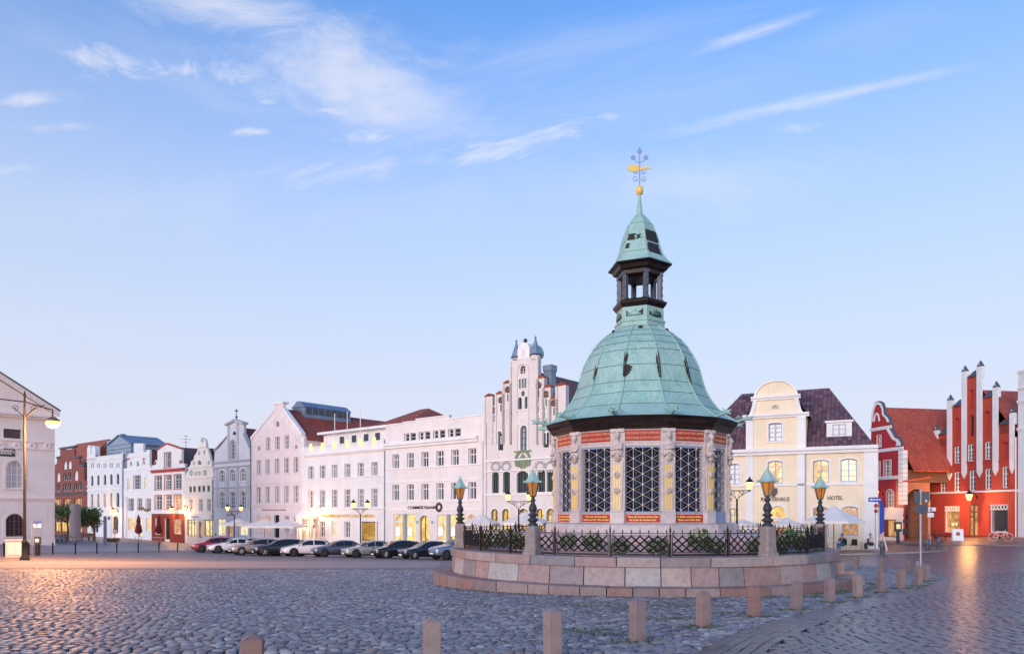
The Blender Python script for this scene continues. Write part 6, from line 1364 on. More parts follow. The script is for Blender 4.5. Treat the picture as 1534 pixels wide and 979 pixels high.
# ------------------------------------------------------------------ bollards
bm_ = MB(); bw, bh = .088, .60
v = []
for r, z in ((bw, -.12), (bw, bh-.058), (bw-.006, bh-.05)): v += [(r*x, r*y, z) for x, y in ((-1,-.92),(-.92,-1),(.92,-1),(1,-.92),(1,.92),(.92,1),(-.92,1),(-1,.92))]
v.append((0, 0, bh)); bm_.add(v, [(j*8+i, j*8+(i+1) % 8, j*8+8+(i+1) % 8, j*8+8+i) for j in range(2) for i in range(8)]+[(16+i, 16+(i+1) % 8, 24) for i in range(8)])
BOLM = bm_.mesh('granite_bollard', 'granite_red')
BOL = [(377, 1054, 'lowest granite bollard, only its tip showing at the bottom edge left of centre'), (646, 1008, 'granite bollard cut by the bottom edge below the parapet left end'), (828, 984, 'granite bollard in front of the parapet, its foot cut by the bottom edge'),
       (955, 958, 'granite bollard standing on the cobbles right below the pavilion'), (1053, 936.8, 'granite bollard in front of the parapet below the front right lantern'), (1130, 921.8, 'granite bollard just right of the front right lantern post'),
       (1193, 911.4, 'granite bollard before the right end of the parapet wall'), (1243, 900.6, 'granite bollard directly in front of the stone steps'), (1285, 893.4, 'granite bollard just right of the stone steps'), (1320, 885.9, 'granite bollard in front, fourth from the tip of the cobbled tongue'),
       (1350, 880.7, 'granite bollard left of the grey signpost in the front row'), (1376, 876, 'granite bollard directly before the grey signpost'), (1387, 869.5, 'granite bollard at the tip of the cobbled tongue, right of the signpost'),
       (1283, 851.3, 'far granite bollard nearest the stone steps, by the road behind the fountain'), (1321, 855.5, 'far granite bollard in line with the dark stone post'), (1360, 858.9, 'far granite bollard left of the signpost'), (1377, 862, 'short granite bollard hidden behind the signpost')]
for i, (px, py, lab) in enumerate(BOL):
    p = gp(px, py); o = link('granite_bollard', BOLM, None, p, R_((18 if i < 13 else 30)+random.uniform(-7, 7))); o.rotation_euler.x = random.gauss(0, .012); o.rotation_euler.y = random.gauss(0, .012); tag(o, lab, 'bollard', 'granite bollards round the fountain')
TSP = []
for (px, py, _) in BOL[3:13]: q = gp(px, py); TSP += [(q.x-.1, q.y-.12, .22, 90), (q.x+.1, q.y+.05, .2, 60)]
for px, py, r, n_ in ((870, 945, .5, 260), (1010, 905, .7, 260), (1000, 925, .35, 160), (1215, 893, .3, 160), (1262, 885, .45, 380), (1240, 888, .3, 180), (1090, 918, .35, 140), (700, 905, .5, 120), (880, 905, .6, 180), (420, 880, .6, 60), (1350, 880, .3, 120)): q = gp(px, py); TSP.append((q.x, q.y, r, n_))
for a_ in np.arange(-60, 80, 3.): q = pol(9.95*S, a_+random.uniform(-1, 1)); TSP.append((FX+q[0], FY+q[1], .10, random.randint(4, 40)))
tufts('joint_grass', TSP, 'small grass tufts growing in the cobble joints near the bollards')
dark = MB(); dark.lathe([(.15, -.1), (.15, .55), (.17, .58), (.17, .64), (.14, .70), (.15, .80), (.10, .92), (.02, .95)], 12); DPM = dark.mesh('dark_stone_post', 'lead')
for px, py, lab in ((1321.5, 831, 'dark round stone post on the kerb corner beside the white cafe board'), (1389, 826, 'left of two dark stone posts before the brick gateway'), (1406.5, 823, 'right of two dark stone posts, before the red house bicycle')):
    p = gp(px, py); tag(link('dark_stone_post', DPM, None, p), lab, 'bollard', 'dark stone posts')
sl = MB(); sl.lathe([(.05, -.1), (.05, .70), (.062, .71), (.062, .76), (.03, .8)], 8); SLM = sl.mesh('iron_bollard', 'iron')
for i, (px, lab) in enumerate(((6, 'leftmost slim iron bollard, before the town hall'), (43, 'slim iron bollard between lamp post and parking machine'), (79, 'slim iron bollard just right of the parking machine'), (113, 'slim iron bollard below the pale poster column'), (145, 'slim iron bollard below the small tree trunk'), (175, 'slim iron bollard before the wooden planter'), (207, 'slim iron bollard before the closed red parasol'), (238, 'slim iron bollard before the red trimmed house'), (266, 'slim iron bollard nearest the red car'))):
    p = gp(px, lerp(831.5, 824.5, px/300)); tag(link('iron_bollard', SLM, None, p), lab, 'bollard', 'slim iron bollards along the plaza edge')

# ------------------------------------------------------------------ cars
def car_paint(name, col, metal=.3):
    m, t, p = principled(name); t.put(p.inputs['Base Color'], col); p.inputs['Metallic'].default_value = metal; p.inputs['Roughness'].default_value = .28
    p.inputs['Coat Weight'].default_value = .8; p.inputs['Coat Roughness'].default_value = .06; return m
M['tyre'] = plain('tyre_rubber', (.015,.015,.016), .8, 0, .1); M['alloy'] = plain('alloy_wheel', (.45,.46,.48), .35, .8, .1); M['alloy_d'] = plain('dark_alloy', (.07,.07,.08), .35, .7); M['carglass'] = glass_pane('car_glass', (.015,.02,.025), None, .04); M['headlight'] = plain('headlight_glass', (.6,.62,.66), .12, .2, .2, 9, 0); M['taillight'] = plain('taillight_glass', (.3,.01,.01), .2, 0, .1); M['chrome'] = plain('chrome', (.7,.7,.72), .15, 1., .05)
def wheel_meshes(rim, n=5):
    ty = MB(); ty.lathe([(.20, -.10), (.29, -.105), (.325, -.07), (.33, 0), (.325, .07), (.29, .105), (.20, .10)], 22, cap=False).xf(Matrix.Rotation(R_(90), 4, 'X'))
    rm = MB(); rm.lathe([(.225, -.09), (.225, .085), (.20, .07), (.19, -.02)], 22, cap=False).xf(Matrix.Rotation(R_(90), 4, 'X'))
    rm.lathe([(.20, -.03), (.01, -.03)], 20, cap=False, mi=1).xf(Matrix.Rotation(R_(90), 4, 'X'), len(rm.v)-40)
    for k in range(n):
        u = 2*math.pi*k/n+.3
        for du in (-.11, .11): rm.tube([(.04*math.cos(u), -.07, .04*math.sin(u)), (.21*math.cos(u+du), -.085, .21*math.sin(u+du))], [.03, .022], 5)
    rm.ball((0, -.07, 0), .045, 8, 5); return ty.mesh('tyre', 'tyre'), rm.mesh('rim', [rim, 'black'])
WM = {k: wheel_meshes(r_, n_) for k, (r_, n_) in dict(a=('alloy', 5), b=('alloy', 7), c=('alloy_d', 6), d=('alloy_d', 9)).items()}
# station tables: x from nose to tail: (x, half width, sill z, belt z, top z, top half width)
KINDS = dict(
 hatch=dict(L=4.25, st=[(2.12,.55,.34,.52,.60,.50), (2.05,.74,.24,.62,.70,.62), (1.85,.84,.20,.72,.78,.70), (1.35,.89,.19,.83,.90,.74), (.95,.90,.19,.89,.97,.75), (.35,.90,.19,.93,1.34,.62), (0.0,.90,.19,.94,1.44,.60), (-.5,.90,.19,.95,1.475,.60), (-1.1,.90,.19,.97,1.44,.60), (-1.6,.88,.20,.99,1.33,.58), (-1.95,.84,.24,1.0,1.10,.62), (-2.08,.78,.30,.86,.93,.66), (-2.12,.62,.38,.62,.70,.55)], ws=(.92,.30), rear=(-1.52,-1.93)),
 sedan=dict(L=4.6, st=[(2.30,.55,.34,.52,.58,.50), (2.22,.74,.24,.62,.68,.62), (2.0,.84,.20,.70,.76,.70), (1.4,.89,.19,.80,.86,.75), (.95,.90,.19,.86,.93,.76), (.25,.90,.19,.91,1.30,.62), (-.1,.90,.19,.92,1.40,.59), (-.55,.90,.19,.93,1.43,.58), (-1.0,.90,.19,.94,1.38,.58), (-1.4,.89,.19,.95,1.20,.62), (-1.75,.88,.20,.95,1.02,.72), (-2.15,.82,.24,.92,.98,.70), (-2.28,.72,.34,.78,.84,.62), (-2.30,.6,.4,.6,.66,.5)], ws=(.92,.20), rear=(-1.02,-1.72)),
 wagon=dict(L=4.7, st=[(2.35,.55,.34,.52,.58,.50), (2.27,.74,.24,.62,.68,.62), (2.05,.84,.20,.71,.77,.70), (1.45,.89,.19,.81,.88,.75), (1.0,.90,.19,.87,.95,.76), (.3,.90,.19,.92,1.33,.62), (-.05,.90,.19,.93,1.43,.60), (-.6,.90,.19,.94,1.46,.60), (-1.3,.90,.19,.95,1.44,.60), (-1.9,.88,.20,.97,1.38,.59), (-2.2,.84,.24,.98,1.12,.62), (-2.32,.78,.30,.86,.93,.66), (-2.35,.62,.38,.62,.70,.55)], ws=(.97,.25), rear=(-1.93,-2.18)),
 suv=dict(L=4.5, st=[(2.25,.58,.42,.66,.74,.52), (2.18,.78,.32,.76,.86,.66), (1.95,.88,.27,.88,.96,.74), (1.35,.92,.26,.98,1.06,.78), (.95,.93,.26,1.03,1.12,.79), (.35,.93,.26,1.06,1.48,.66), (0.0,.93,.26,1.07,1.58,.63), (-.5,.93,.26,1.08,1.62,.63), (-1.1,.93,.26,1.10,1.59,.63), (-1.65,.91,.27,1.12,1.48,.61), (-2.0,.88,.30,1.13,1.25,.66), (-2.18,.82,.36,.96,1.04,.68), (-2.25,.64,.46,.70,.80,.56)], ws=(.92,.30), rear=(-1.57,-1.98)))
def car(label, kind, paint, contact, heading, wh='a', first=None):
    K = KINDS[kind]; st_ = K['st']; ax = K['L']/2-.86; rw = 1.08 if kind == 'suv' else 1.0
    c, s_ = math.cos(heading), math.sin(heading); org = Vector(contact)-Vector((c*ax-s_*.76, s_*ax+c*.76, 0)); org.z = gz(org.x, org.y)
    root = thing('parked_car', label, 'car', org, heading, 'cars parked in a row on the square')
    fz_ = gz(org.x+c*ax, org.y+s_*ax)-gz(org.x-c*ax, org.y-s_*ax); root.rotation_euler = (0, -math.atan2(fz_, 2*ax), heading)
    mb = MB(); ring = []; n = 11
    for x, wd, zs_, zb_, zt_, wt in st_:
        h = [(wd*.86, zs_), (wd*.985, zs_+.10), (wd, lerp(zs_, zb_, .55)), (wd*.965, zb_), (wt+.02 if zt_-zb_ > .25 else lerp(wd*.9, wt, .6), zt_-.045 if zt_-zb_ > .25 else lerp(zb_, zt_, .7)), (wt*.62, zt_-.004)]
        ring.append([(x, y, z) for y, z in h]+[(x, 0, zt_+.006)]+[(x, -y, z) for y, z in h[::-1]]); 
    k = len(ring[0]); v = [q for r in ring for q in r]; f = []
    for i in range(len(ring)-1): f += [(i*k+j, i*k+(j+1), (i+1)*k+(j+1), (i+1)*k+j) for j in range(k-1)]
    f += [tuple(range(k-1, -1, -1)), tuple((len(ring)-1)*k+j for j in range(k))]
    under = [(i*k, (i+1)*k, (i+1)*k+k-1, i*k+k-1) for i in range(len(ring)-1)]
    mb.add(v, f, 0, True); mb.f += under; mb.m += [1]*len(under); mb.s += [False]*len(under)
    body = mb.build('body', [paint, 'black'], root); ss = body.modifiers.new('smooth', 'SUBSURF'); ss.levels = ss.render_levels = 1
    def sec(x):
        for a, b in zip(st_[:-1], st_[1:]):
            if a[0] >= x >= b[0]: t_ = (a[0]-x)/(a[0]-b[0]); return [lerp(a[i], b[i], t_) for i in range(6)]
        return list(st_[-1])
    # side glass: two panes each side, a little proud of the cabin side
    x0, x1 = K['ws'][1]+.18, K['rear'][0]+.10; xs_ = [x0+.32, (x0+x1)/2+.12, x1]
    for sd_ in (1, -1):
        for a, b, fr_ in ((x0+.40, (x0+x1)/2+.10, 1), ((x0+x1)/2, x1, 0)):
            P_ = []
            N_ = 6
            top = []; bot = []
            for i in range(N_+1):
                x = lerp(a, b, i/N_); q = sec(x); zb_, zt_ = q[3]+.035, q[4]-.10
                if zt_ < zb_+.02: zt_ = zb_+.02
                yb = q[1]*.965; yt = q[5]+.02; span = (q[4]-.045)-q[3]
                f_ = lambda z: lerp(yb, yt, (z-q[3])/max(span, .05))+.012
                bot.append((x, sd_*f_(zb_), zb_)); top.append((x, sd_*f_(zt_), zt_))
            m2 = MB(); vv = bot+top; n1 = N_+1; ff = [(i, i+1, n1+i+1, n1+i) for i in range(N_)]
            if sd_ < 0: ff = [q[::-1] for q in ff]
            m2.add(vv, ff, 0, True); m2.build('side_window', 'carglass', root)
    # windscreen and rear window
    for nm, (xa, xb) in (('windscreen', K['ws']), ('rear_window', K['rear'])):
        m2 = MB(); vv = []; N_ = 5
        for i in range(N_+1):
            x = lerp(xa, xb, i/N_); q = sec(x); w_ = lerp(q[1]*.80, q[5]*.96, i/N_) if nm == 'windscreen' else lerp(q[5]*.95, q[5]*.92, i/N_)
            for y in (-1, -.5, 0, .5, 1): vv.append((x+(.02 if nm == 'windscreen' else -.02), y*w_, q[4]-.02*y*y+.022))
        ff = [(i*5+j, i*5+j+1, i*5+j+6, i*5+j+5) for i in range(N_) for j in range(4)]; m2.add(vv, ff, 0, True); m2.build(nm, 'carglass', root)
    nose = st_[1]; zl = nose[3]
    for sd_ in (1, -1):
        m2 = MB(); m2.ball((nose[0]-.13, sd_*.645, zl+.015), .15, 10, 6, 0, (1.1, .85, .48)); m2.build('headlight', 'headlight', root)
        tl = st_[-3]; m2 = MB(); m2.ball((tl[0]+.06, sd_*.70, tl[3]-.08), .13, 8, 6, 0, (.8, .9, .7)); m2.build('tail_light', 'taillight', root)
        m2 = MB(); q = sec(K['ws'][1]+.42); m2.ball((K['ws'][1]+.38, sd_*(q[1]+.10), q[3]+.09), .10, 8, 6, 0, (.7, 1.1, .75)); m2.build('wing_mirror', paint, root)
        m2 = MB()
        for x in ((x0+x1)/2+.28, x1+.2): qq = sec(x); m2.box(x-.10, x+.10, *sorted((sd_*(qq[1]*.985), sd_*(qq[1]*.985+.022))), qq[3]-.10, qq[3]-.07)
        m2.build('door_handle', paint if kind != 'sedan' else 'chrome', root)
        m2 = MB()
        for xd in (x0+.42, (x0+x1)/2+.05, x1-.02): qq = sec(xd); m2.tube([(xd, sd_*(qq[1]*.968+.003), qq[3]-.03), (xd+.01, sd_*(qq[1]+.001), lerp(qq[2], qq[3], .55)), (xd+.02, sd_*(qq[1]*.985), qq[2]+.14)], .006, 3, cap=False)
        qa, qb = sec(ax-.4), sec(-ax+.4); m2.tube([(ax-.42, sd_*(qa[1]*.94), qa[2]+.02), (-ax+.42, sd_*(qb[1]*.94), qb[2]+.02)], .045, 5); m2.build('door_gaps_and_sill', 'black', root)
        for xw in (ax, -ax):
            q = sec(xw); m2 = MB(); R2 = .40*rw; m2.lathe([(R2, 0), (R2-.015, .012), (.1, .012)], 20, cap=False).xf(Matrix.Translation((xw, sd_*(q[1]*.985-.0), .335*rw)) @ Matrix.Rotation(R_(-90*sd_), 4, 'X')); m2.build('wheel_arch', 'black', root)
            o = link('wheel', None, root, (xw, sd_*(q[1]-.085), .328*rw)); o.rotation_euler = (0, 0, math.pi if sd_ > 0 else 0); o.scale = (rw, 1, rw)
            link('tyre', WM[wh][0], o); link('rim', WM[wh][1], o)
    m2 = MB(); m2.box(nose[0]-.02, nose[0]+.055, -.42, .42, zl-.28, zl-.06); m2.box(nose[0]-.02, nose[0]+.05, -.6, .6, .27 if kind != 'suv' else .36, .36 if kind != 'suv' else .45); m2.build('grille', 'black', root)
    m2 = MB(); m2.box(nose[0]+.05, nose[0]+.082, -.26, .26, zl-.36, zl-.25); m2.build('number_plate', 'signwhite', root)
    return root
HEAD = math.atan2(-.52, -.854)
CARS = [('red', 'hatch', (.34,.008,.02), 301.5, 826.4, 'c', 'dark red hatchback, leftmost of the parked row'), ('white', 'sedan', (.75,.75,.76), 326.7, 827.6, 'c', 'white sporty car parked right beside the red hatchback'),
        ('pearl', 'wagon', (.62,.63,.63), 347.0, 829.2, 'a', 'pale pearl estate mostly hidden behind the beige silver car'), ('beige', 'wagon', (.36,.31,.28), 361.5, 830.4, 'b', 'beige silver estate parked left of the black estate'),
        ('black', 'wagon', (.008,.010,.016), 396.5, 831.6, 'a', 'black estate with bright wheels left of the white hatchback'), ('white', 'hatch', (.78,.77,.79), 439.5, 832.3, 'c', 'white hatchback with dark wheels between black estate and slate sedan'),
        ('slate', 'sedan', (.075,.095,.14), 485.8, 833.0, 'd', 'slate blue sedan parked right of the white hatchback'), ('silver', 'sedan', (.36,.385,.36), 533.0, 834.2, 'c', 'pale silver green sedan in front of the hotel gate'),
        ('black', 'hatch', (.010,.011,.015), 577.5, 835.2, 'b', 'black hatchback in front of the bank shopfront'), ('navy', 'sedan', (.018,.032,.055), 620.5, 836.4, 'b', 'dark navy car second from the fountain parapet'), ('steelblue', 'suv', (.16,.21,.30), 668.0, 837.6, 'd', 'steel blue sport utility car partly hidden by the parapet')]
PM = {}
for nm, kind, col, px, py, wh, lab in CARS:
    if nm not in PM: PM[nm] = car_paint('paint_'+nm, col, .0 if nm in ('red', 'white', 'black') else .35)
    car(lab, kind, PM[nm], ground_at(351, 77) if nm == 'pearl' else gp(px, py), HEAD+random.uniform(-.02, .02), wh)

# ------------------------------------------------------------------ street lamps
M['bulb'] = emitter('lit_lamp_glass', (1., .46, .10), 3.2); M['bulb_soft'] = emitter('lit_lamp_orange', (1., .50, .14), 7.0)
def lamp_glass(parent, x, y, z, k=1.):
    mb = MB(); mb.lathe([(.07*k, z), (.17*k, z+.30*k), (.16*k, z+.34*k)], 8, (x, y), flat=True); mb.build('lamp_glass', 'bulb', parent)
    mb = MB(); mb.lathe([(.20*k, z+.34*k), (.12*k, z+.46*k), (.05*k, z+.52*k), (.015, z+.62*k)], 8, (x, y), flat=True); mb.lathe([(.05*k, z-.08*k), (.08*k, z)], 8, (x, y)); mb.build('lamp_cap', 'iron', parent)
def twin_lamp(label, px, pyl, Y, w=1.35, ang=0., power=2000):
    p = ground_at(px, Y); root = thing('street_lamp', label, 'street lamp', p, ang, 'twin armed street lamps'); h = CZ+(HY-pyl)/F*Y-p.z-.2
    mb = MB(); mb.lathe([(.16, 0), (.16, .25), (.11, .32), (.10, .9), (.065, 1.0), (.055, h-.7), (.07, h-.68), (.05, h-.6)], 10); mb.build('post', 'iron', root)
    mb = MB()
    for s_ in (1, -1):
        mb.tube([(0, 0, h-.08), (s_*w/2, 0, h-.05)], .03, 5); mb.tube([(0, 0, h-.62), (s_*w*.22, 0, h-.30), (s_*w/2, 0, h-.1)], .022, 5); mb.tube([(s_*w*.12, 0, h-.08), (s_*w*.06, 0, h-.5)], .014, 4); mb.tube([(s_*w*.28, 0, h-.07), (s_*w*.18, 0, h-.34)], .014, 4); mb.tube([(s_*w*.1, 0, h-.1), (s_*w*.22, 0, h-.4), (s_*w*.3, 0, h-.12), (s_*w*.18, 0, h-.2)], .015, 4)
    mb.build('arms', 'iron', root)
    for s_ in (1, -1): lamp_glass(root, s_*w/2, 0, h, 1.35); lamp_light((s_*w/2, 0, h+.2), power, parent=root)
twin_lamp('twin armed lit street lamp in front of the grey gable house', 351, 762, 86, 1.5, .3); twin_lamp('twin armed lit street lamp in front of the white hotel', 540, 757, 68, 1.35, -.1); twin_lamp('twin armed lit street lamp before the ornate gable house', 777, 745.5, 56, 1.65, .1)
twin_lamp('twin armed lit street lamp between pavilion and yellow hotel', 1104, 728, 46, 1.7, .15, 650)
# tall bracket lamp on the left
p = gp(37, 837.5); root = thing('tall_street_lamp', 'tall black street lamp with long ornate arm and glowing orange head', 'street lamp', p); Yl = p.y; zt = CZ+(HY-592)/F*Yl-p.z; k = Yl/F
mb = MB(); mb.lathe([(.24, -.1), (.24, .1), (.15, .2), (.15, .9), (.17, .95), (.10, 1.05), (.075, 1.2), (.06, zt-1.2), (.05, zt-.1), (.07, zt), (.02, zt+.25)], 12); mb.build('post', 'iron', root)
mb = MB(); xl = (79-37)*k; za = zt-.35; mb.tube([(-2.2, 0, za+.25), (0, 0, za), (xl, 0, za-.45)], .035, 6); mb.tube([(0, 0, za-.9), (.5, 0, za-.45), (1.1, 0, za-.15)], .022, 5)
for s_ in (1, -1): mb.tube([(s_*(.5+.22*math.cos(u)*(1-i/20)), 0, za-.38+.22*math.sin(u)*(1-i/20)) for i, u in enumerate(np.linspace(0, 8, 18))], .016, 4); mb.tube([(0, 0, za-.85), (s_*.6, 0, za-.3)], .02, 4)
mb.tube([(xl, 0, za-.45), (xl, 0, za-.95)], .03, 6); mb.build('arm', 'iron', root)
zl = CZ+(HY-634)/F*Yl-p.z; mb = MB(); mb.lathe([(.05, za-.95), (.12, za-1.0), (.14, zl+.35), (.36, zl+.18), (.40, zl+.12)], 14, (xl, 0)); mb.build('lamp_hood', 'wood', root)
mb = MB(); mb.ball((xl, 0, zl+.02), .34, 14, 10, 0, (1, 1, .8)); mb.build('lamp_globe', 'bulb', root); lamp_light((xl, 0, zl-.45), 7000, (1., .42, .12), .25, root)
# wall lamps
def wall_lamp(label, px, py, plane, out=.8, power=120, k=1.):
    u = plane.u(px); q = plane.pt(u)-Vector((-plane.d.y, plane.d.x))*out; zz = CZ+(HY-py)/F*q.y; root = thing('wall_lamp', label, 'wall lamp', (q.x, q.y, zz), math.atan2(plane.d.y, plane.d.x), 'lit wall lamps')
    mb = MB(); mb.tube([(0, out+.02, .1), (0, out*.5, .62), (0, .0, .52)], .025, 5); mb.box(-.07, .07, out-.05, out+.02, -.05, .3); mb.build('bracket', 'iron', root); lamp_glass(root, 0, 0, -.2, k); lamp_light((0, -.1, -.05), power, (1., .48, .15), .12, root)
wall_lamp('lit wall lamp on the white five bay house corner', 177, 766, ROW, .9, 2400, 1.7); wall_lamp('lit wall lamp on the red trimmed house', 266.5, 764.5, ROW, .9, 2400, 1.7); wall_lamp('lit wall lamp between cream and red trimmed houses', 281, 761, ROW, .5, 900, 1.2)
wall_lamp('lit wall lamp on the crimson house beside the one way sign', 1323, 741, SP, .9, 2200, 1.8); wall_lamp('lit wall lamp above the red house doorway', 1464, 746, RP, .9, 3200, 1.7)
wall_lamp('small lit lamp over the hotel portico', 481, 764, ROW, .6, 420, .8); wall_lamp('small lit lamp left of the hotel lettering', 470, 790, ROW, 1.3, 420, .7)

# ------------------------------------------------------------------ parasols
def parasol(label, px, Y, wpx, ypeak, yedge, mat='canvas', logo=False, ang=.2):
    p = ground_at(px, Y); root = thing('parasol', label, 'parasol', p, ang, 'open parasols of the cafes'); k = Y/F; hw = wpx*k/2; zp = CZ+(HY-ypeak)*k-p.z; ze = CZ+(HY-yedge)*k-p.z
    mb = MB(); mb.tube([(0, 0, 0), (0, 0, zp)], .035, 7); mb.lathe([(.38, 0), (.36, .08), (.06, .12)], 12); mb.build('pole', 'wood', root)
    mb = MB(); n = 8; cor = []
    for i in range(n): u = 2*math.pi*(i+.5)/n; r = hw*1.06; cor.append((r*math.cos(u), r*math.sin(u)))
    v = [(0, 0, zp)]+[(x*.5, y*.5, lerp(zp, ze+.22, .5)-.04) for x, y in cor]+[(x, y, ze+.22) for x, y in cor]+[(x*1.005, y*1.005, ze+(.03 if i % 2 else 0)) for i, (x, y) in enumerate(cor)]
    f = [(0, 1+i, 1+(i+1) % n) for i in range(n)]+[(1+i, 9+i, 9+(i+1) % n, 1+(i+1) % n) for i in range(n)]+[(9+i, 17+i, 17+(i+1) % n, 9+(i+1) % n) for i in range(n)]
    mb.add(v, f); o = mb.build('canopy', mat, root); sol = o.modifiers.new('cloth', 'SOLIDIFY'); sol.thickness = .015
    mb = MB()
    for x, y in cor: mb.tube([(0, 0, zp-.06), (x*.98, y*.98, ze+.18)], .014, 4, cap=False)
    mb.build('ribs', 'wood', root)
    if logo:
        for s_ in (-.55, .6): lettering('printed_name', 'Café', .26, root, (s_*hw, -hw*1.0-.03, ze+.12), 'letters')
    return root
parasol('cream parasol before the grey gable house, leftmost open one', 357, 88, 46, 776, 787); parasol('cream parasol at the left half of the pink house', 396, 86, 60, 777, 790); parasol('cream parasol at the right half of the pink house', 430, 84, 62, 777, 790)
parasol('pale pink parasol in front of the bank right end', 721, 64, 58, 769.5, 787, 'canvas', True); parasol('pale pink parasol before the ornate gable house', 788, 62, 76, 765, 786, 'canvas', True)
parasol('small white parasol left of the yellow hotel doorway', 1112, 57, 46, 777, 787.5); parasol('white parasol in front of the yellow hotel doorway', 1179, 56, 46, 775.5, 789); parasol('large white parasol over the dining tables at the yellow hotel', 1249, 53.5, 86, 757, 784, ang=.4)
def closed_parasol(label, px, Y, ytop, ybot, mat='canvas_red'):
    p = ground_at(px, Y); k = Y/F; root = thing('closed_parasol', label, 'parasol', p, 0, 'closed red parasols'); z1 = CZ+(HY-ytop)*k-p.z; z0 = CZ+(HY-ybot)*k-p.z
    mb = MB(); mb.tube([(0, 0, 0), (0, 0, z1)], .035, 6); mb.lathe([(.3, 0), (.28, .08), (.05, .1)], 10); mb.build('pole', 'wood', root)
    mb = MB(); v = []; n = 16
    for j, (t_, r) in enumerate(((0, .2), (.12, .42), (.35, .34), (.52, .24), (.56, .18), (.6, .26), (.85, .16), (1, .02))):
        v += [(r*(1+.22*(i % 2))*math.cos(2*math.pi*i/n), r*(1+.22*(i % 2))*math.sin(2*math.pi*i/n), lerp(z0, z1, t_)) for i in range(n)]
    mb.add(v, [(j*n+i, j*n+(i+1) % n, (j+1)*n+(i+1) % n, (j+1)*n+i) for j in range(7) for i in range(n)], 0, True); mb.build('folded_canopy', mat, root)
closed_parasol('closed dark red parasol before the narrow white house', 207.5, 104, 770, 799); closed_parasol('closed dark red parasol before the red trimmed house', 238, 104, 770, 799)

# ------------------------------------------------------------------ tables, chairs, people
def chair_mesh():
    mb = MB()
    for x, y in ((-.2,-.2),(.2,-.2),(-.2,.2),(.2,.2)): mb.tube([(x, y, 0), (x*.95, y*.95, .45)], .014, 5)
    fr = mb.mesh('frame', 'steel'); s2 = MB(); s2.bbox(-.23, .23, -.23, .23, .43, .47, .015); seat = s2.mesh('seat', 'iron'); b2 = MB(); b2.prism([(-.22, .47), (.22, .47), (.20, .90), (-.20, .90)], .20, .235); bk = b2.mesh('backrest', 'iron'); return fr, seat, bk
CH = chair_mesh()
def chair(label, p, rz):
    r = thing('cafe_chair', label, 'chair', p, rz, 'terrace chairs at the yellow hotel'); link('frame', CH[0], r); link('seat', CH[1], r); link('backrest', CH[2], r)
tm1 = MB(); tm1.bbox(-.38, .38, -.38, .38, .72, .75, .015); tm1 = tm1.mesh('tabletop', 'signwhite'); tm2 = MB(); tm2.tube([(0, 0, .02), (0, 0, .72)], .03, 6); tm2.box(-.25, .25, -.03, .03, 0, .03); tm2.box(-.03, .03, -.25, .25, .0, .028); tm2 = tm2.mesh('pedestal', 'steel')
def table(label, p, rz=0, grp='terrace tables at the yellow hotel'):
    r = thing('cafe_table', label, 'table', p, rz, grp); link('tabletop', tm1, r); link('pedestal', tm2, r); return r
M['skin'] = plain('skin', (.46,.27,.20), .6, 0, .06, 8, 0); M['jeans'] = plain('blue_denim', (.05,.16,.36), .85, 0, .2, 12); M['hair_d'] = plain('dark_hair', (.03,.02,.015), .6, 0, .3, 20); M['hair_g'] = plain('grey_hair', (.42,.38,.36), .6, 0, .2, 20)
for nm, c_ in (('shirt_dark', (.03,.03,.045)), ('shirt_pink', (.60,.30,.32)), ('shirt_white', (.66,.60,.58)), ('trousers', (.04,.04,.05))): M[nm] = plain(nm, c_, .85, 0, .15, 10)
def skin_mesh(name, chains, mat, parent):
    """one continuous skinned surface: chains of (point, radius) that share points by index"""
    vs_, es, rs = [], [], []
    def vid(p, r):
        for i, q in enumerate(vs_):
            if (Vector(q)-Vector(p)).length < 1e-4: return i
        vs_.append(p); rs.append(r); return len(vs_)-1
    for ch_ in chains:
        ids = [vid(p, r) for p, r in ch_]
        for a, b in zip(ids[:-1], ids[1:]):
            if (a, b) not in es and (b, a) not in es: es.append((a, b))
    me = bpy.data.meshes.new(name); me.from_pydata(vs_, es, []); me.materials.append(M[mat]); o = link(name, me, parent)
    md = o.modifiers.new('skin', 'SKIN'); md.use_smooth_shade = True
    for i, sv in enumerate(me.skin_vertices[0].data): sv.radius = (rs[i], rs[i]); sv.use_root = (i == 0)
    sb2 = o.modifiers.new('sub', 'SUBSURF'); sb2.levels = sb2.render_levels = 1; return o
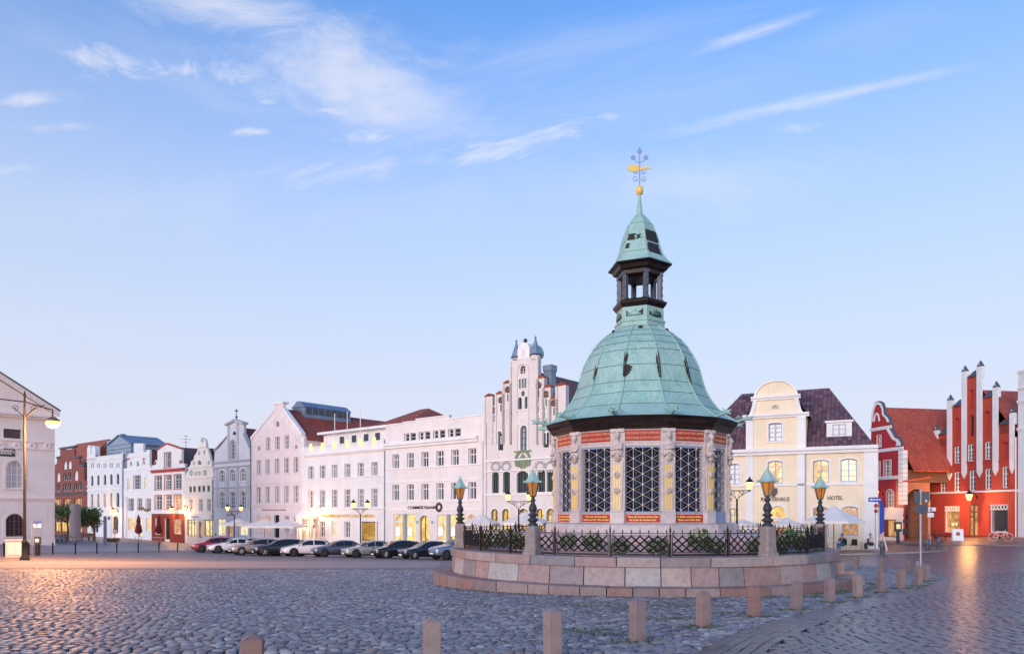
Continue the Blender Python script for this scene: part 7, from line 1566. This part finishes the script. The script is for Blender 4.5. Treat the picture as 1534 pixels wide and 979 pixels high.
def person(label, p, rz, top, legs, hair, sit=True, lean=0.):
    r = thing('person', label, 'person', p, rz, 'people at the cafe tables'); hz = .52 if sit else .92; sh = hz+.46; f = 1
    pel = (0, 0, hz); ch = (0, .03+lean*.5, hz+.28); nk = (0, .02+lean, sh+.06); hd = (0, -.02+lean, sh+.21)
    hands = {}
    body = [[(pel, .115), (ch, .125), (nk, .052), (hd, .062)]]
    legs_ = []; arms = []
    for s_ in (1, -1):
        hip = (s_*.09, 0, hz-.02); kn = (s_*.11, -.44, hz+.01) if sit else (s_*.10, -.03, .5); an = (s_*.11, -.42, .09) if sit else (s_*.10, .02, .09); toe = (an[0], an[1]-.16, .04)
        shd = (s_*.185, .03+lean, sh-.01); el = (s_*.235, -.10+lean, hz+.22); wr = (s_*.15, -.32+lean*.6, hz+.22) if sit else (s_*.25, -.06, hz-.05)
        body.append([(pel, .115), (hip, .085), (kn, .06), (an, .042), (toe, .036)]); body.append([(ch, .125), (shd, .058), (el, .042), (wr, .028), (tuple(Vector(wr)+Vector((-.02*s_, -.07, -.01))), .030)])
        legs_.append([(pel, .135), (hip, .102), (kn, .078), (an, .062)]); arms.append([(ch, .142), (shd, .072), (el, .056), (tuple(Vector(el).lerp(Vector(wr), .7)), .044)]); hands[s_] = Vector(wr)+Vector((-.02*s_, -.08, -.01))
    skin_mesh('body', body, 'skin', r); skin_mesh('trousers', legs_, legs, r); skin_mesh('shirt', [[(pel, .128), (ch, .142), (tuple(Vector(ch).lerp(Vector(nk), .6)), .085)]]+arms, top, r)
    hm = MB(); h0 = Vector(hd); hm.ball(tuple(h0+Vector((0, 0, .02))), .10, 12, 9, 0, (.80, .98, 1.22)); hm.ball(tuple(h0+Vector((0, -.105, .0))), .018, 6, 5, 0, (1, 1, 1.3))
    for s_ in (1, -1): hm.ball(tuple(h0+Vector((s_*.082, 0, .01))), .022, 6, 5, 0, (.5, .8, 1.2))
    hm.build('head', 'skin', r); fm_ = MB()
    for s_ in (1, -1): fm_.ball(tuple(h0+Vector((s_*.032, -.088, .03))), .010, 6, 4)
    fm_.box(-.022, .022, h0.y-.094, h0.y-.084, h0.z-.050, h0.z-.043); fm_.build('eyes_and_mouth', 'hair_d', r)
    hr = MB(); hr.ball(tuple(h0+Vector((0, .022, .055))), .108, 12, 8, 0, (.86, .95, 1.02)); hr.build('hair', hair, r)
    for s_ in (1, -1):
        fm2 = MB(); b0 = hands[s_]
        for q in range(4): fm2.tube([tuple(b0+Vector(((q-1.5)*.018, 0, 0))), tuple(b0+Vector(((q-1.5)*.02, -.035, -.005))), tuple(b0+Vector(((q-1.5)*.02, -.05-.006*(q in (1, 2)), -.03)))], [.009, .0085, .006], 5)
        fm2.tube([tuple(b0+Vector((-s_*.035, .03, 0))), tuple(b0+Vector((-s_*.055, 0, -.01)))], [.010, .008], 5); fm2.build('fingers', 'skin', r)
    return r
def on_pave(px, py, lift=.085): p = gp(px, py); p.z += lift; return p
PT = 825.5
chair('dark cafe chair holding the person in blue jeans', on_pave(1262, PT), R_(-75)); person('seated person in dark top and blue jeans by the fountain end', on_pave(1262, PT), R_(-62), 'shirt_dark', 'jeans', 'hair_d', True, -.04)
chair('empty dark cafe chair between the two tables', on_pave(1278.5, PT+.6), R_(172)); table('white cafe table beside the person in jeans', on_pave(1248, PT+.3)); table('white cafe table before the pale shirted guest', on_pave(1290, PT-.2))
chair('dark cafe chair holding the guest in pale shirt', on_pave(1305, PT), R_(80)); person('seated grey haired person in pale shirt at the right table', on_pave(1305, PT), R_(-84), 'shirt_white', 'trousers', 'hair_g', True, -.06)
chair('cafe chair right of the rear table near the wall', on_pave(1283, 823.5), R_(20)); person('seated person in dark clothes facing the guests behind the table', on_pave(1283, 823.3), R_(15), 'shirt_dark', 'trousers', 'hair_d', True, 0)
table('cafe table with small lit lamp under the large parasol', on_pave(1265, 822.8)); p = on_pave(1265, 822.8); lr_ = thing('table_lamp', 'small glowing lamp standing on the cafe table', 'table lamp', p+Vector((0, 0, .755)))
mb = MB(); mb.lathe([(.07, 0), (.06, .02), (.015, .03), (.012, .22)], 10); mb.build('foot', 'gold', lr_); mb = MB(); mb.lathe([(.11, .2), (.07, .36)], 12, cap=False); mb.build('shade', 'bulb', lr_)
pp = ground_at(323, 80); person('standing person in pink behind the red car', pp, R_(200), 'shirt_pink', 'trousers', 'hair_d', False); pp = ground_at(676, 66); person('standing person in dark jacket behind the steel blue car', pp, R_(20), 'shirt_dark', 'trousers', 'hair_d', False)
for i, px in enumerate((372, 392, 408, 428, 447)):
    p = ground_at(px, 84); table(f'cafe table below the cream parasols, {("first", "second", "third", "fourth", "fifth")[i]} from the left', p, .4, 'cafe tables before the pink house')
for i, px in enumerate((705, 738, 768, 800)):
    p = ground_at(px, 61); table(f'cafe table below the pink parasols, {("first", "second", "third", "fourth")[i]} from the left', p, .3, 'cafe tables before the ornate house')
for i, (px, lab) in enumerate(((203, 'cafe table left of the closed parasol at the narrow white house'), (212, 'cafe table right of the closed parasol at the narrow white house'), (233, 'cafe table left in front of the red shopfront'), (241, 'cafe table right in front of the red shopfront'))):
    table(lab, ground_at(px, 103.5), .2, 'cafe tables before the small houses')

# ------------------------------------------------------------------ signs
def pole_sign(name, label, px, py, ytop, r=.04, mat='steel', cat='signpost'):
    p = gp(px, py); root = thing(name, label, cat, p); k = p.y/F; h = CZ+(HY-ytop)*k-p.z; mb = MB(); mb.tube([(0, 0, -.1), (0, 0, h)], r, 10); mb.lathe([(r+.012, h), (r+.012, h+.02), (.005, h+.04)], 10); mb.build('pole', mat, root); return root, k, p
def zof(p, y): return CZ+(HY-y)/F*p.y-p.z
root, k, p = pole_sign('road_sign', 'grey signpost on the cobbled tongue with sign backs facing us', 1379, 868, 733, .045)
MB().box(-11*k, -1.5*k, -.055, -.045, zof(p, 753), zof(p, 736)).build('sign_back', 'lead', root); MB().box(2*k, 11.5*k, -.055, -.045, zof(p, 752), zof(p, 736)).build('sign_back', 'lead', root)
mb = MB(); mb.prism([(-11*k, zof(p, 762)), (-6*k, zof(p, 769)), (6*k, zof(p, 769)), (11*k, zof(p, 762)), (6*k, zof(p, 755)), (-6*k, zof(p, 755))], -.055, -.045); mb.build('sign_back', 'lead', root); mb = MB(); mb.prism([(5*k, zof(p, 751)), (9*k, zof(p, 751)), (7*k, zof(p, 747))], -.06, -.056); mb.build('white_triangle', 'signwhite', root); mb = MB(); mb.box(-8*k, 8*k, -.044, -.03, zof(p, 762.5), zof(p, 761)); mb.box(-8*k, 8*k, -.044, -.03, zof(p, 744), zof(p, 742.5)); mb.build('clamp', 'steel', root)
root, k, p = pole_sign('one_way_sign', 'blue one way sign with white arrow at the yellow hotel corner', 1311.5, 827, 744, .035)
x0, x1, z0, z1 = -11*k, 9*k, zof(p, 751), zof(p, 744.5); MB().box(x0, x1, -.06, -.04, z0, z1).build('blue_plate', 'signblue', root); zm = (z0+z1)/2; hh = (z1-z0)
MB().prism([(x0+.06, zm), (x0+.06+hh*.55, zm+hh*.32), (x0+.06+hh*.55, zm+hh*.12), (x1-.08, zm+hh*.12), (x1-.08, zm-hh*.12), (x0+.06+hh*.55, zm-hh*.12), (x0+.06+hh*.55, zm-hh*.32)], -.066, -.0605).build('white_arrow', 'signwhite', root)
mb = MB()
for y_ in (757, 765): mb.lathe([(3.0*k*1, 0), (3.0*k, .012)], 18).xf(Matrix.Translation((0, -.06, zof(p, y_))) @ Matrix.Rotation(R_(90), 4, 'X'), len(mb.v)-36-36 if False else len(mb.v)-72)
mb.build('round_sign', 'signred', root)
root, k, p = pole_sign('direction_sign', 'thin pole with white street signs before the brick gateway', 1393.5, 816, 750, .03)
for (a, b_, y0, y1) in ((-7, 8, 765, 759.5), (-4.5, 5, 774, 767.5)): MB().box(a*k, b_*k, -.05, -.035, zof(p, y0), zof(p, y1)).build('white_plate', 'signwhite', root)
MB().box(-1*k, 2*k, -.055, -.051, zof(p, 764), zof(p, 761)).build('blue_symbol', 'signblue', root); MB().box(-1.5*k, 0*k, -.05, -.035, zof(p, 756), zof(p, 750)).build('orange_plate', 'goldletter', root)
root, k, p = pole_sign('street_name_sign', 'thin post with small blue sign before the town hall', 48, 833, 780, .03)
MB().box(1.5*k, 14*k, -.04, -.02, zof(p, 783.5), zof(p, 780)).build('blue_plate', 'signblue', root); MB().box(3*k, 14*k, -.04, -.02, zof(p, 789.5), zof(p, 784)).build('white_plate', 'signwhite', root); lettering('lettering', 'P', .35, root, (8*k, -.045, zof(p, 787)), 'signblue')
root, k, p = pole_sign('parking_ban_sign', 'thin post with round no parking sign before the pink house', 447, 822, 782, .03)
mb = MB(); mb.lathe([(.42, 0), (.42, .02)], 20).xf(Matrix.Translation((0, -.05, zof(p, 785))) @ Matrix.Rotation(R_(90), 4, 'X')); mb.build('red_disc', 'signred', root); mb = MB(); mb.lathe([(.30, 0), (.30, .008)], 20).xf(Matrix.Translation((0, -.071, zof(p, 785))) @ Matrix.Rotation(R_(90), 4, 'X')); mb.build('blue_disc', 'signblue', root)
root, k, p = pole_sign('blue_banner_post', 'slim blue grey information stele in the left plaza', 157.5, 815.5, 773, .17, 'bluegrey', 'information stele'); 
p = ground_at(164, 103); root = thing('shop_sign_board', 'white upright notice board before the white house door', 'notice board', p); k = p.y/F
MB().box(-4*k, 3*k, -.05, .05, .4, zof(p, 771)).build('panel', 'signwhite', root); MB().box(-2.2*k, 1.2*k, -.06, -.052, zof(p, 778), zof(p, 773)).build('dark_emblem', 'letters', root); MB().tube([(0, .0, 0), (0, 0, .5)], .05, 6).build('foot', 'steel', root)
p = ground_at(172, 100); root = thing('warning_sign_board', 'small white board with red sign standing on the planter', 'notice board', p); k = p.y/F; MB().box(-3*k, 3*k, -.04, .04, 1.0, 1.0+6*k).build('panel', 'signwhite', root); mb = MB(); mb.ring([(2.2*k*math.cos(t_), 1+3*k+2.2*k*math.sin(t_)) for t_ in np.linspace(0, 6.283, 17)[:-1]], [(1.4*k*math.cos(t_), 1+3*k+1.4*k*math.sin(t_)) for t_ in np.linspace(0, 6.283, 17)[:-1]], -.055, -.041); mb.build('red_ring', 'signred', root); MB().box(-.04, .04, -.03, .03, 0, 1.0).build('post', 'steel', root)
# cafe board and A-board
def easel(label, p, w_, h_, mat, rz=0., name='pavement_board'):
    r = thing(name, label, 'pavement sign', p, rz)
    for s_ in (1, -1):
        mb = MB(); v0 = 0; mb.bbox(-w_/2, w_/2, -.02, .02, .05, h_, .01); mb.xf(Matrix.Translation((0, s_*.28, 0)) @ Matrix.Rotation(R_(14*s_), 4, 'X')); mb.build('board', mat, r)
    mb = MB(); mb.box(-w_/2+.08, w_/2-.08, -.026, -.0215, .2, h_-.1); mb.xf(Matrix.Translation((0, -.28, 0)) @ Matrix.Rotation(R_(-14), 4, 'X')); mb.build('poster', 'signwhite', r)
    return r
p = gp(1434.5, 812); p.z += .1; r = easel('white folding board beside the red house door', p, .85, 1.1, 'signwhite', R_(-20)); mb = MB(); mb.ball((0, -.18, .65), .16, 8, 6, 0, (1, .05, 1.2)); mb.build('printed_mark', 'redtrim', r)
p = on_pave(1323, 826.5); r = easel('white sloping menu stand beside the dark stone post', p, .9, .95, 'signwhite', R_(60), 'menu_stand')
p = ground_at(1345, 68); root = thing('menu_case', 'dark menu case on a post before the white shopfront', 'menu case', p); k = p.y/F; MB().box(-.3, .3, -.12, .12, 1.1, 2.0).build('case', 'frame_d', root); MB().box(-.2, .2, -.125, -.121, 1.35, 1.8).build('menu_sheet', 'lit_pale', root); MB().box(-.12, .12, -.1, .1, 0, 1.1).build('post', 'frame_d', root)
# banner flag at the yellow hotel corner
p = on_pave(1317.5, 826); root = thing('banner_flag', 'tall narrow blue banner flag behind the one way sign', 'banner', p); zt = zof(p, 752); MB().tube([(0, 0, 0), (0, 0, zt)], .025, 6).build('pole', 'steel', root); mb = MB(); mb.prism([(.03, zof(p, 800)), (.34, zof(p, 795)), (.36, zof(p, 760)), (.2, zt), (.03, zt)], -.01, .01); mb.build('cloth', 'signblue', root)
# parking machine, poster column, planter, benches
p = gp(56.5, 831); root = thing('parking_machine', 'dark parking ticket machine beside the lamp post', 'ticket machine', p, .3); k = p.y/F; h = zof(p, 803)
mb = MB(); mb.bbox(-.13, .13, -.12, .12, 0, h-.45, .03); mb.build('pedestal', 'iron', root); mb = MB(); mb.prism([(-.16, h-.5), (.16, h-.5), (.16, h-.06), (.11, h), (-.11, h), (-.16, h-.06)], -.15, .15); mb.build('head', 'frame_d', root); MB().box(-.10, .10, -.165, -.152, h-.35, h-.14).build('screen', 'signwhite', root)
p = ground_at(112.5, 92); root = thing('poster_column', 'pale stone column standing before the lit shop window', 'column', p); mb = MB(); mb.lathe([(.72, 0), (.72, .2), (.66, .25), (.64, 4.2), (.58, 4.5), (.2, 4.7)], 18); mb.build('shaft', 'granite', root); mb = MB(); mb.lathe([(.76, .2), (.76, .26), (.68, .30)], 18, cap=False); mb.build('base_ring', 'sandstone', root)
p = ground_at(168, 97); root = thing('wooden_planter', 'square wooden planter box in the left plaza', 'planter', p, .2); k = p.y/F; hw = 8.5*k; hh = zof(p, 805)
for i in range(4):
    z0 = .06+i*(hh-.06)/4; MB().bbox(-hw, hw, -hw*.8, -hw*.8+.06, z0, z0+(hh-.06)/4-.03, .012).build('plank', 'wood', root); MB().bbox(-hw, -hw+.06, -hw*.8+.06, hw*.8, z0, z0+(hh-.06)/4-.03, .012).build('plank', 'wood', root); MB().bbox(hw-.06, hw, -hw*.8+.06, hw*.8, z0, z0+(hh-.06)/4-.03, .012).build('plank', 'wood', root)
MB().box(-hw+.06, hw-.06, -hw*.8+.06, hw*.8, 0, hh-.08).build('soil', 'soil', root)
for i, (px, lab) in enumerate(((124, 'dark bench left under the small tree'), (131, 'dark bench right under the small tree'))):
    p = ground_at(px, 96); r = thing('park_bench', lab, 'bench', p, .2, 'benches under the tree')
    MB().box(-.8, .8, -.25, .25, .42, .48).build('seat', 'door', r); MB().box(-.8, .8, .2, .26, .55, .95).build('backrest', 'door', r)
    for s_ in (1, -1): MB().box(s_*.7-.04, s_*.7+.04, -.2, .24, 0, .42).build('leg', 'iron', r)

# ------------------------------------------------------------------ bicycles
def bicycle(label, p, rz, paint, first=None):
    r = thing('bicycle', label, 'bicycle', p, rz, 'parked bicycles')
    for x in (-.53, .53):
        o = link('wheel', None, r, (x, 0, .345)); mb = MB(); mb.lathe([(.315, -.018), (.342, -.012), (.342, .012), (.315, .018)], 28, cap=False).xf(Matrix.Rotation(R_(90), 4, 'X')); mb.build('tyre', paint if paint == 'signwhite' else 'tyre', o)
        mb = MB()
        for q in range(10): u = q*math.pi/5; mb.tube([(0, 0, 0), (.315*math.cos(u), 0, .315*math.sin(u))], .003, 3, cap=False)
        mb.tube([(0, -.05, 0), (0, .05, 0)], .02, 6); mb.build('spokes', 'steel', o)
    mb = MB(); A, B, C_, D_, E = (-.53, 0, .345), (-.08, 0, .29), (-.22, 0, .80), (.36, 0, .80), (.53, 0, .345)
    for q in ((A, B), (B, C_), (C_, D_), (B, D_), (A, C_), (D_, E), (C_, (-.25, 0, .90)), (D_, (.33, 0, .95))): mb.tube(q, .018, 6)
    mb.build('frame', paint, r); mb = MB(); mb.tube([(.30, -.28, .98), (.35, -.1, .97), (.35, .1, .97), (.30, .28, .98)], .014, 6); mb.build('handlebar', 'iron', r); mb = MB(); mb.ball((-.27, 0, .93), .13, 8, 6, 0, (1, .6, .3)); mb.build('saddle', 'iron', r)
    mb = MB(); mb.lathe([(.09, -.008), (.09, .008)], 14).xf(Matrix.Translation((-.08, -.03, .29)) @ Matrix.Rotation(R_(90), 4, 'X')); mb.tube([(-.08, -.06, .29), (-.08, -.07, .13), (-.08, -.15, .13)], .01, 4); mb.build('crank', 'iron', r); return r
p = gp(1499, 811.5); p.z += .09; bicycle('white bicycle leaning before the red house shop window', p, R_(-22), 'signwhite'); p = gp(1404, 811); p.z += .09; bicycle('dark bicycle leaning on the red house left corner', p, R_(-70), 'frame_d')
for i, (px, yy, lab) in enumerate(((88, 78, 'leftmost of three dark bicycles beside the town hall corner'), (94.5, 79.5, 'middle of three dark bicycles beside the town hall corner'), (101, 80.5, 'rightmost of three dark bicycles beside the town hall corner'))): bicycle(lab, ground_at(px, yy), R_((20, -15, 35)[i]), 'frame_d')
p = ground_at(1480, 66.5); 

# ------------------------------------------------------------------ trees
def small_tree(label, px, Y, ytop, ybot, wpx, seed, trunk_px=None):
    rr = random.Random(seed); p = ground_at(trunk_px or px, Y); k = Y/F; root = thing('tree', label, 'tree', p, 0, 'small plaza trees'); z1 = zof(p, ytop); z0 = zof(p, ybot); hw = wpx*k/2; ox = (px-(trunk_px or px))*k
    mb = MB(); mb.tube([(0, 0, -.1), (.04, .02, z0*.5), (ox*.3, 0, z0+.2), (ox*.6, .1, lerp(z0, z1, .6))], [.17, .13, .10, .04], 8)
    for q in range(9):
        u = rr.uniform(0, 6.28); zb_ = lerp(z0-.2, z1-.6, rr.random()); mb.tube([(ox*.3, 0, zb_-.3), (ox*.5+hw*.45*math.cos(u), hw*.4*math.sin(u), zb_+.25), (ox+hw*.8*math.cos(u), hw*.7*math.sin(u), zb_+.45)], [.07, .04, .012], 5)
    mb.build('trunk', 'door', root); lv = MB(); cl = [(Vector((ox+rr.uniform(-.85, .85)*hw, rr.uniform(-.75, .75)*hw, lerp(z0, z1, rr.uniform(.12, .86)))), rr.uniform(.5, .95)) for _ in range(17)]
    for c_, r in cl:
        for _ in range(190):
            d = Vector((rr.gauss(0, 1), rr.gauss(0, 1), rr.gauss(0, .7))).normalized()*r*rr.uniform(.55, 1.08); q = c_+d; a = Vector((rr.gauss(0, 1), rr.gauss(0, 1), rr.gauss(0, .5))).normalized(); b_ = a.orthogonal().normalized(); l = rr.uniform(.10, .17)
            lv.add([tuple(q-a*l), tuple(q+b_*l*.55), tuple(q+a*l), tuple(q-b_*l*.55)], [(0,1,2,3)], rr.randrange(2))
    lv.build('crown', ['leaf2', 'leaf'], root)['kind'] = 'stuff'
small_tree('low bushy plaza tree before the dark red house', 99, 93, 757, 778, 44, 3, 101); small_tree('plaza tree with wide dark crown before the white house', 132, 95, 757, 787, 42, 9, 141)
# window boxes of red flowers on the small houses
for px, py, lab in ((214, 760, 'flower hanging basket on the narrow white house left'), (222.5, 763, 'flower hanging basket on the narrow white house right')):
    q = ROW.pt(ROW.u(px))-Vector((.637, .77))*.3; fb = thing('flower_basket', lab, 'flower basket', (q.x, q.y, CZ+(HY-py)/F*q.y), 0, 'flower baskets'); mb = MB(); mb.ball((0, 0, -.1), .3, 8, 6, 0, (1.4, .8, .7)); mb.build('leaves', 'leaf', fb); mb = MB()
    for i in range(14): u = i*2.4; mb.ball((.42*math.cos(u), .22*math.sin(u)-.05, .1*math.sin(i)), .09, 6, 4)
    mb.build('blossoms', 'signred', fb)
# aerials on the roofs
q = ROW.pt(ROW.u(232))+Vector((.637, .77))*5; za = CZ+(HY-673)/F*q.y; an = thing('roof_aerial', 'thin television aerial above the small white houses', 'aerial', (q.x, q.y, za)); mb = MB(); mb.tube([(0, 0, -.5), (0, 0, 2.4)], .035, 5)
for z, w_ in ((2.2, .5), (1.7, 1.4), (1.2, .9)): mb.tube([(-w_*.6, 0, z), (w_*.6, 0, z)], .022, 4)
mb.build('mast', 'iron', an)
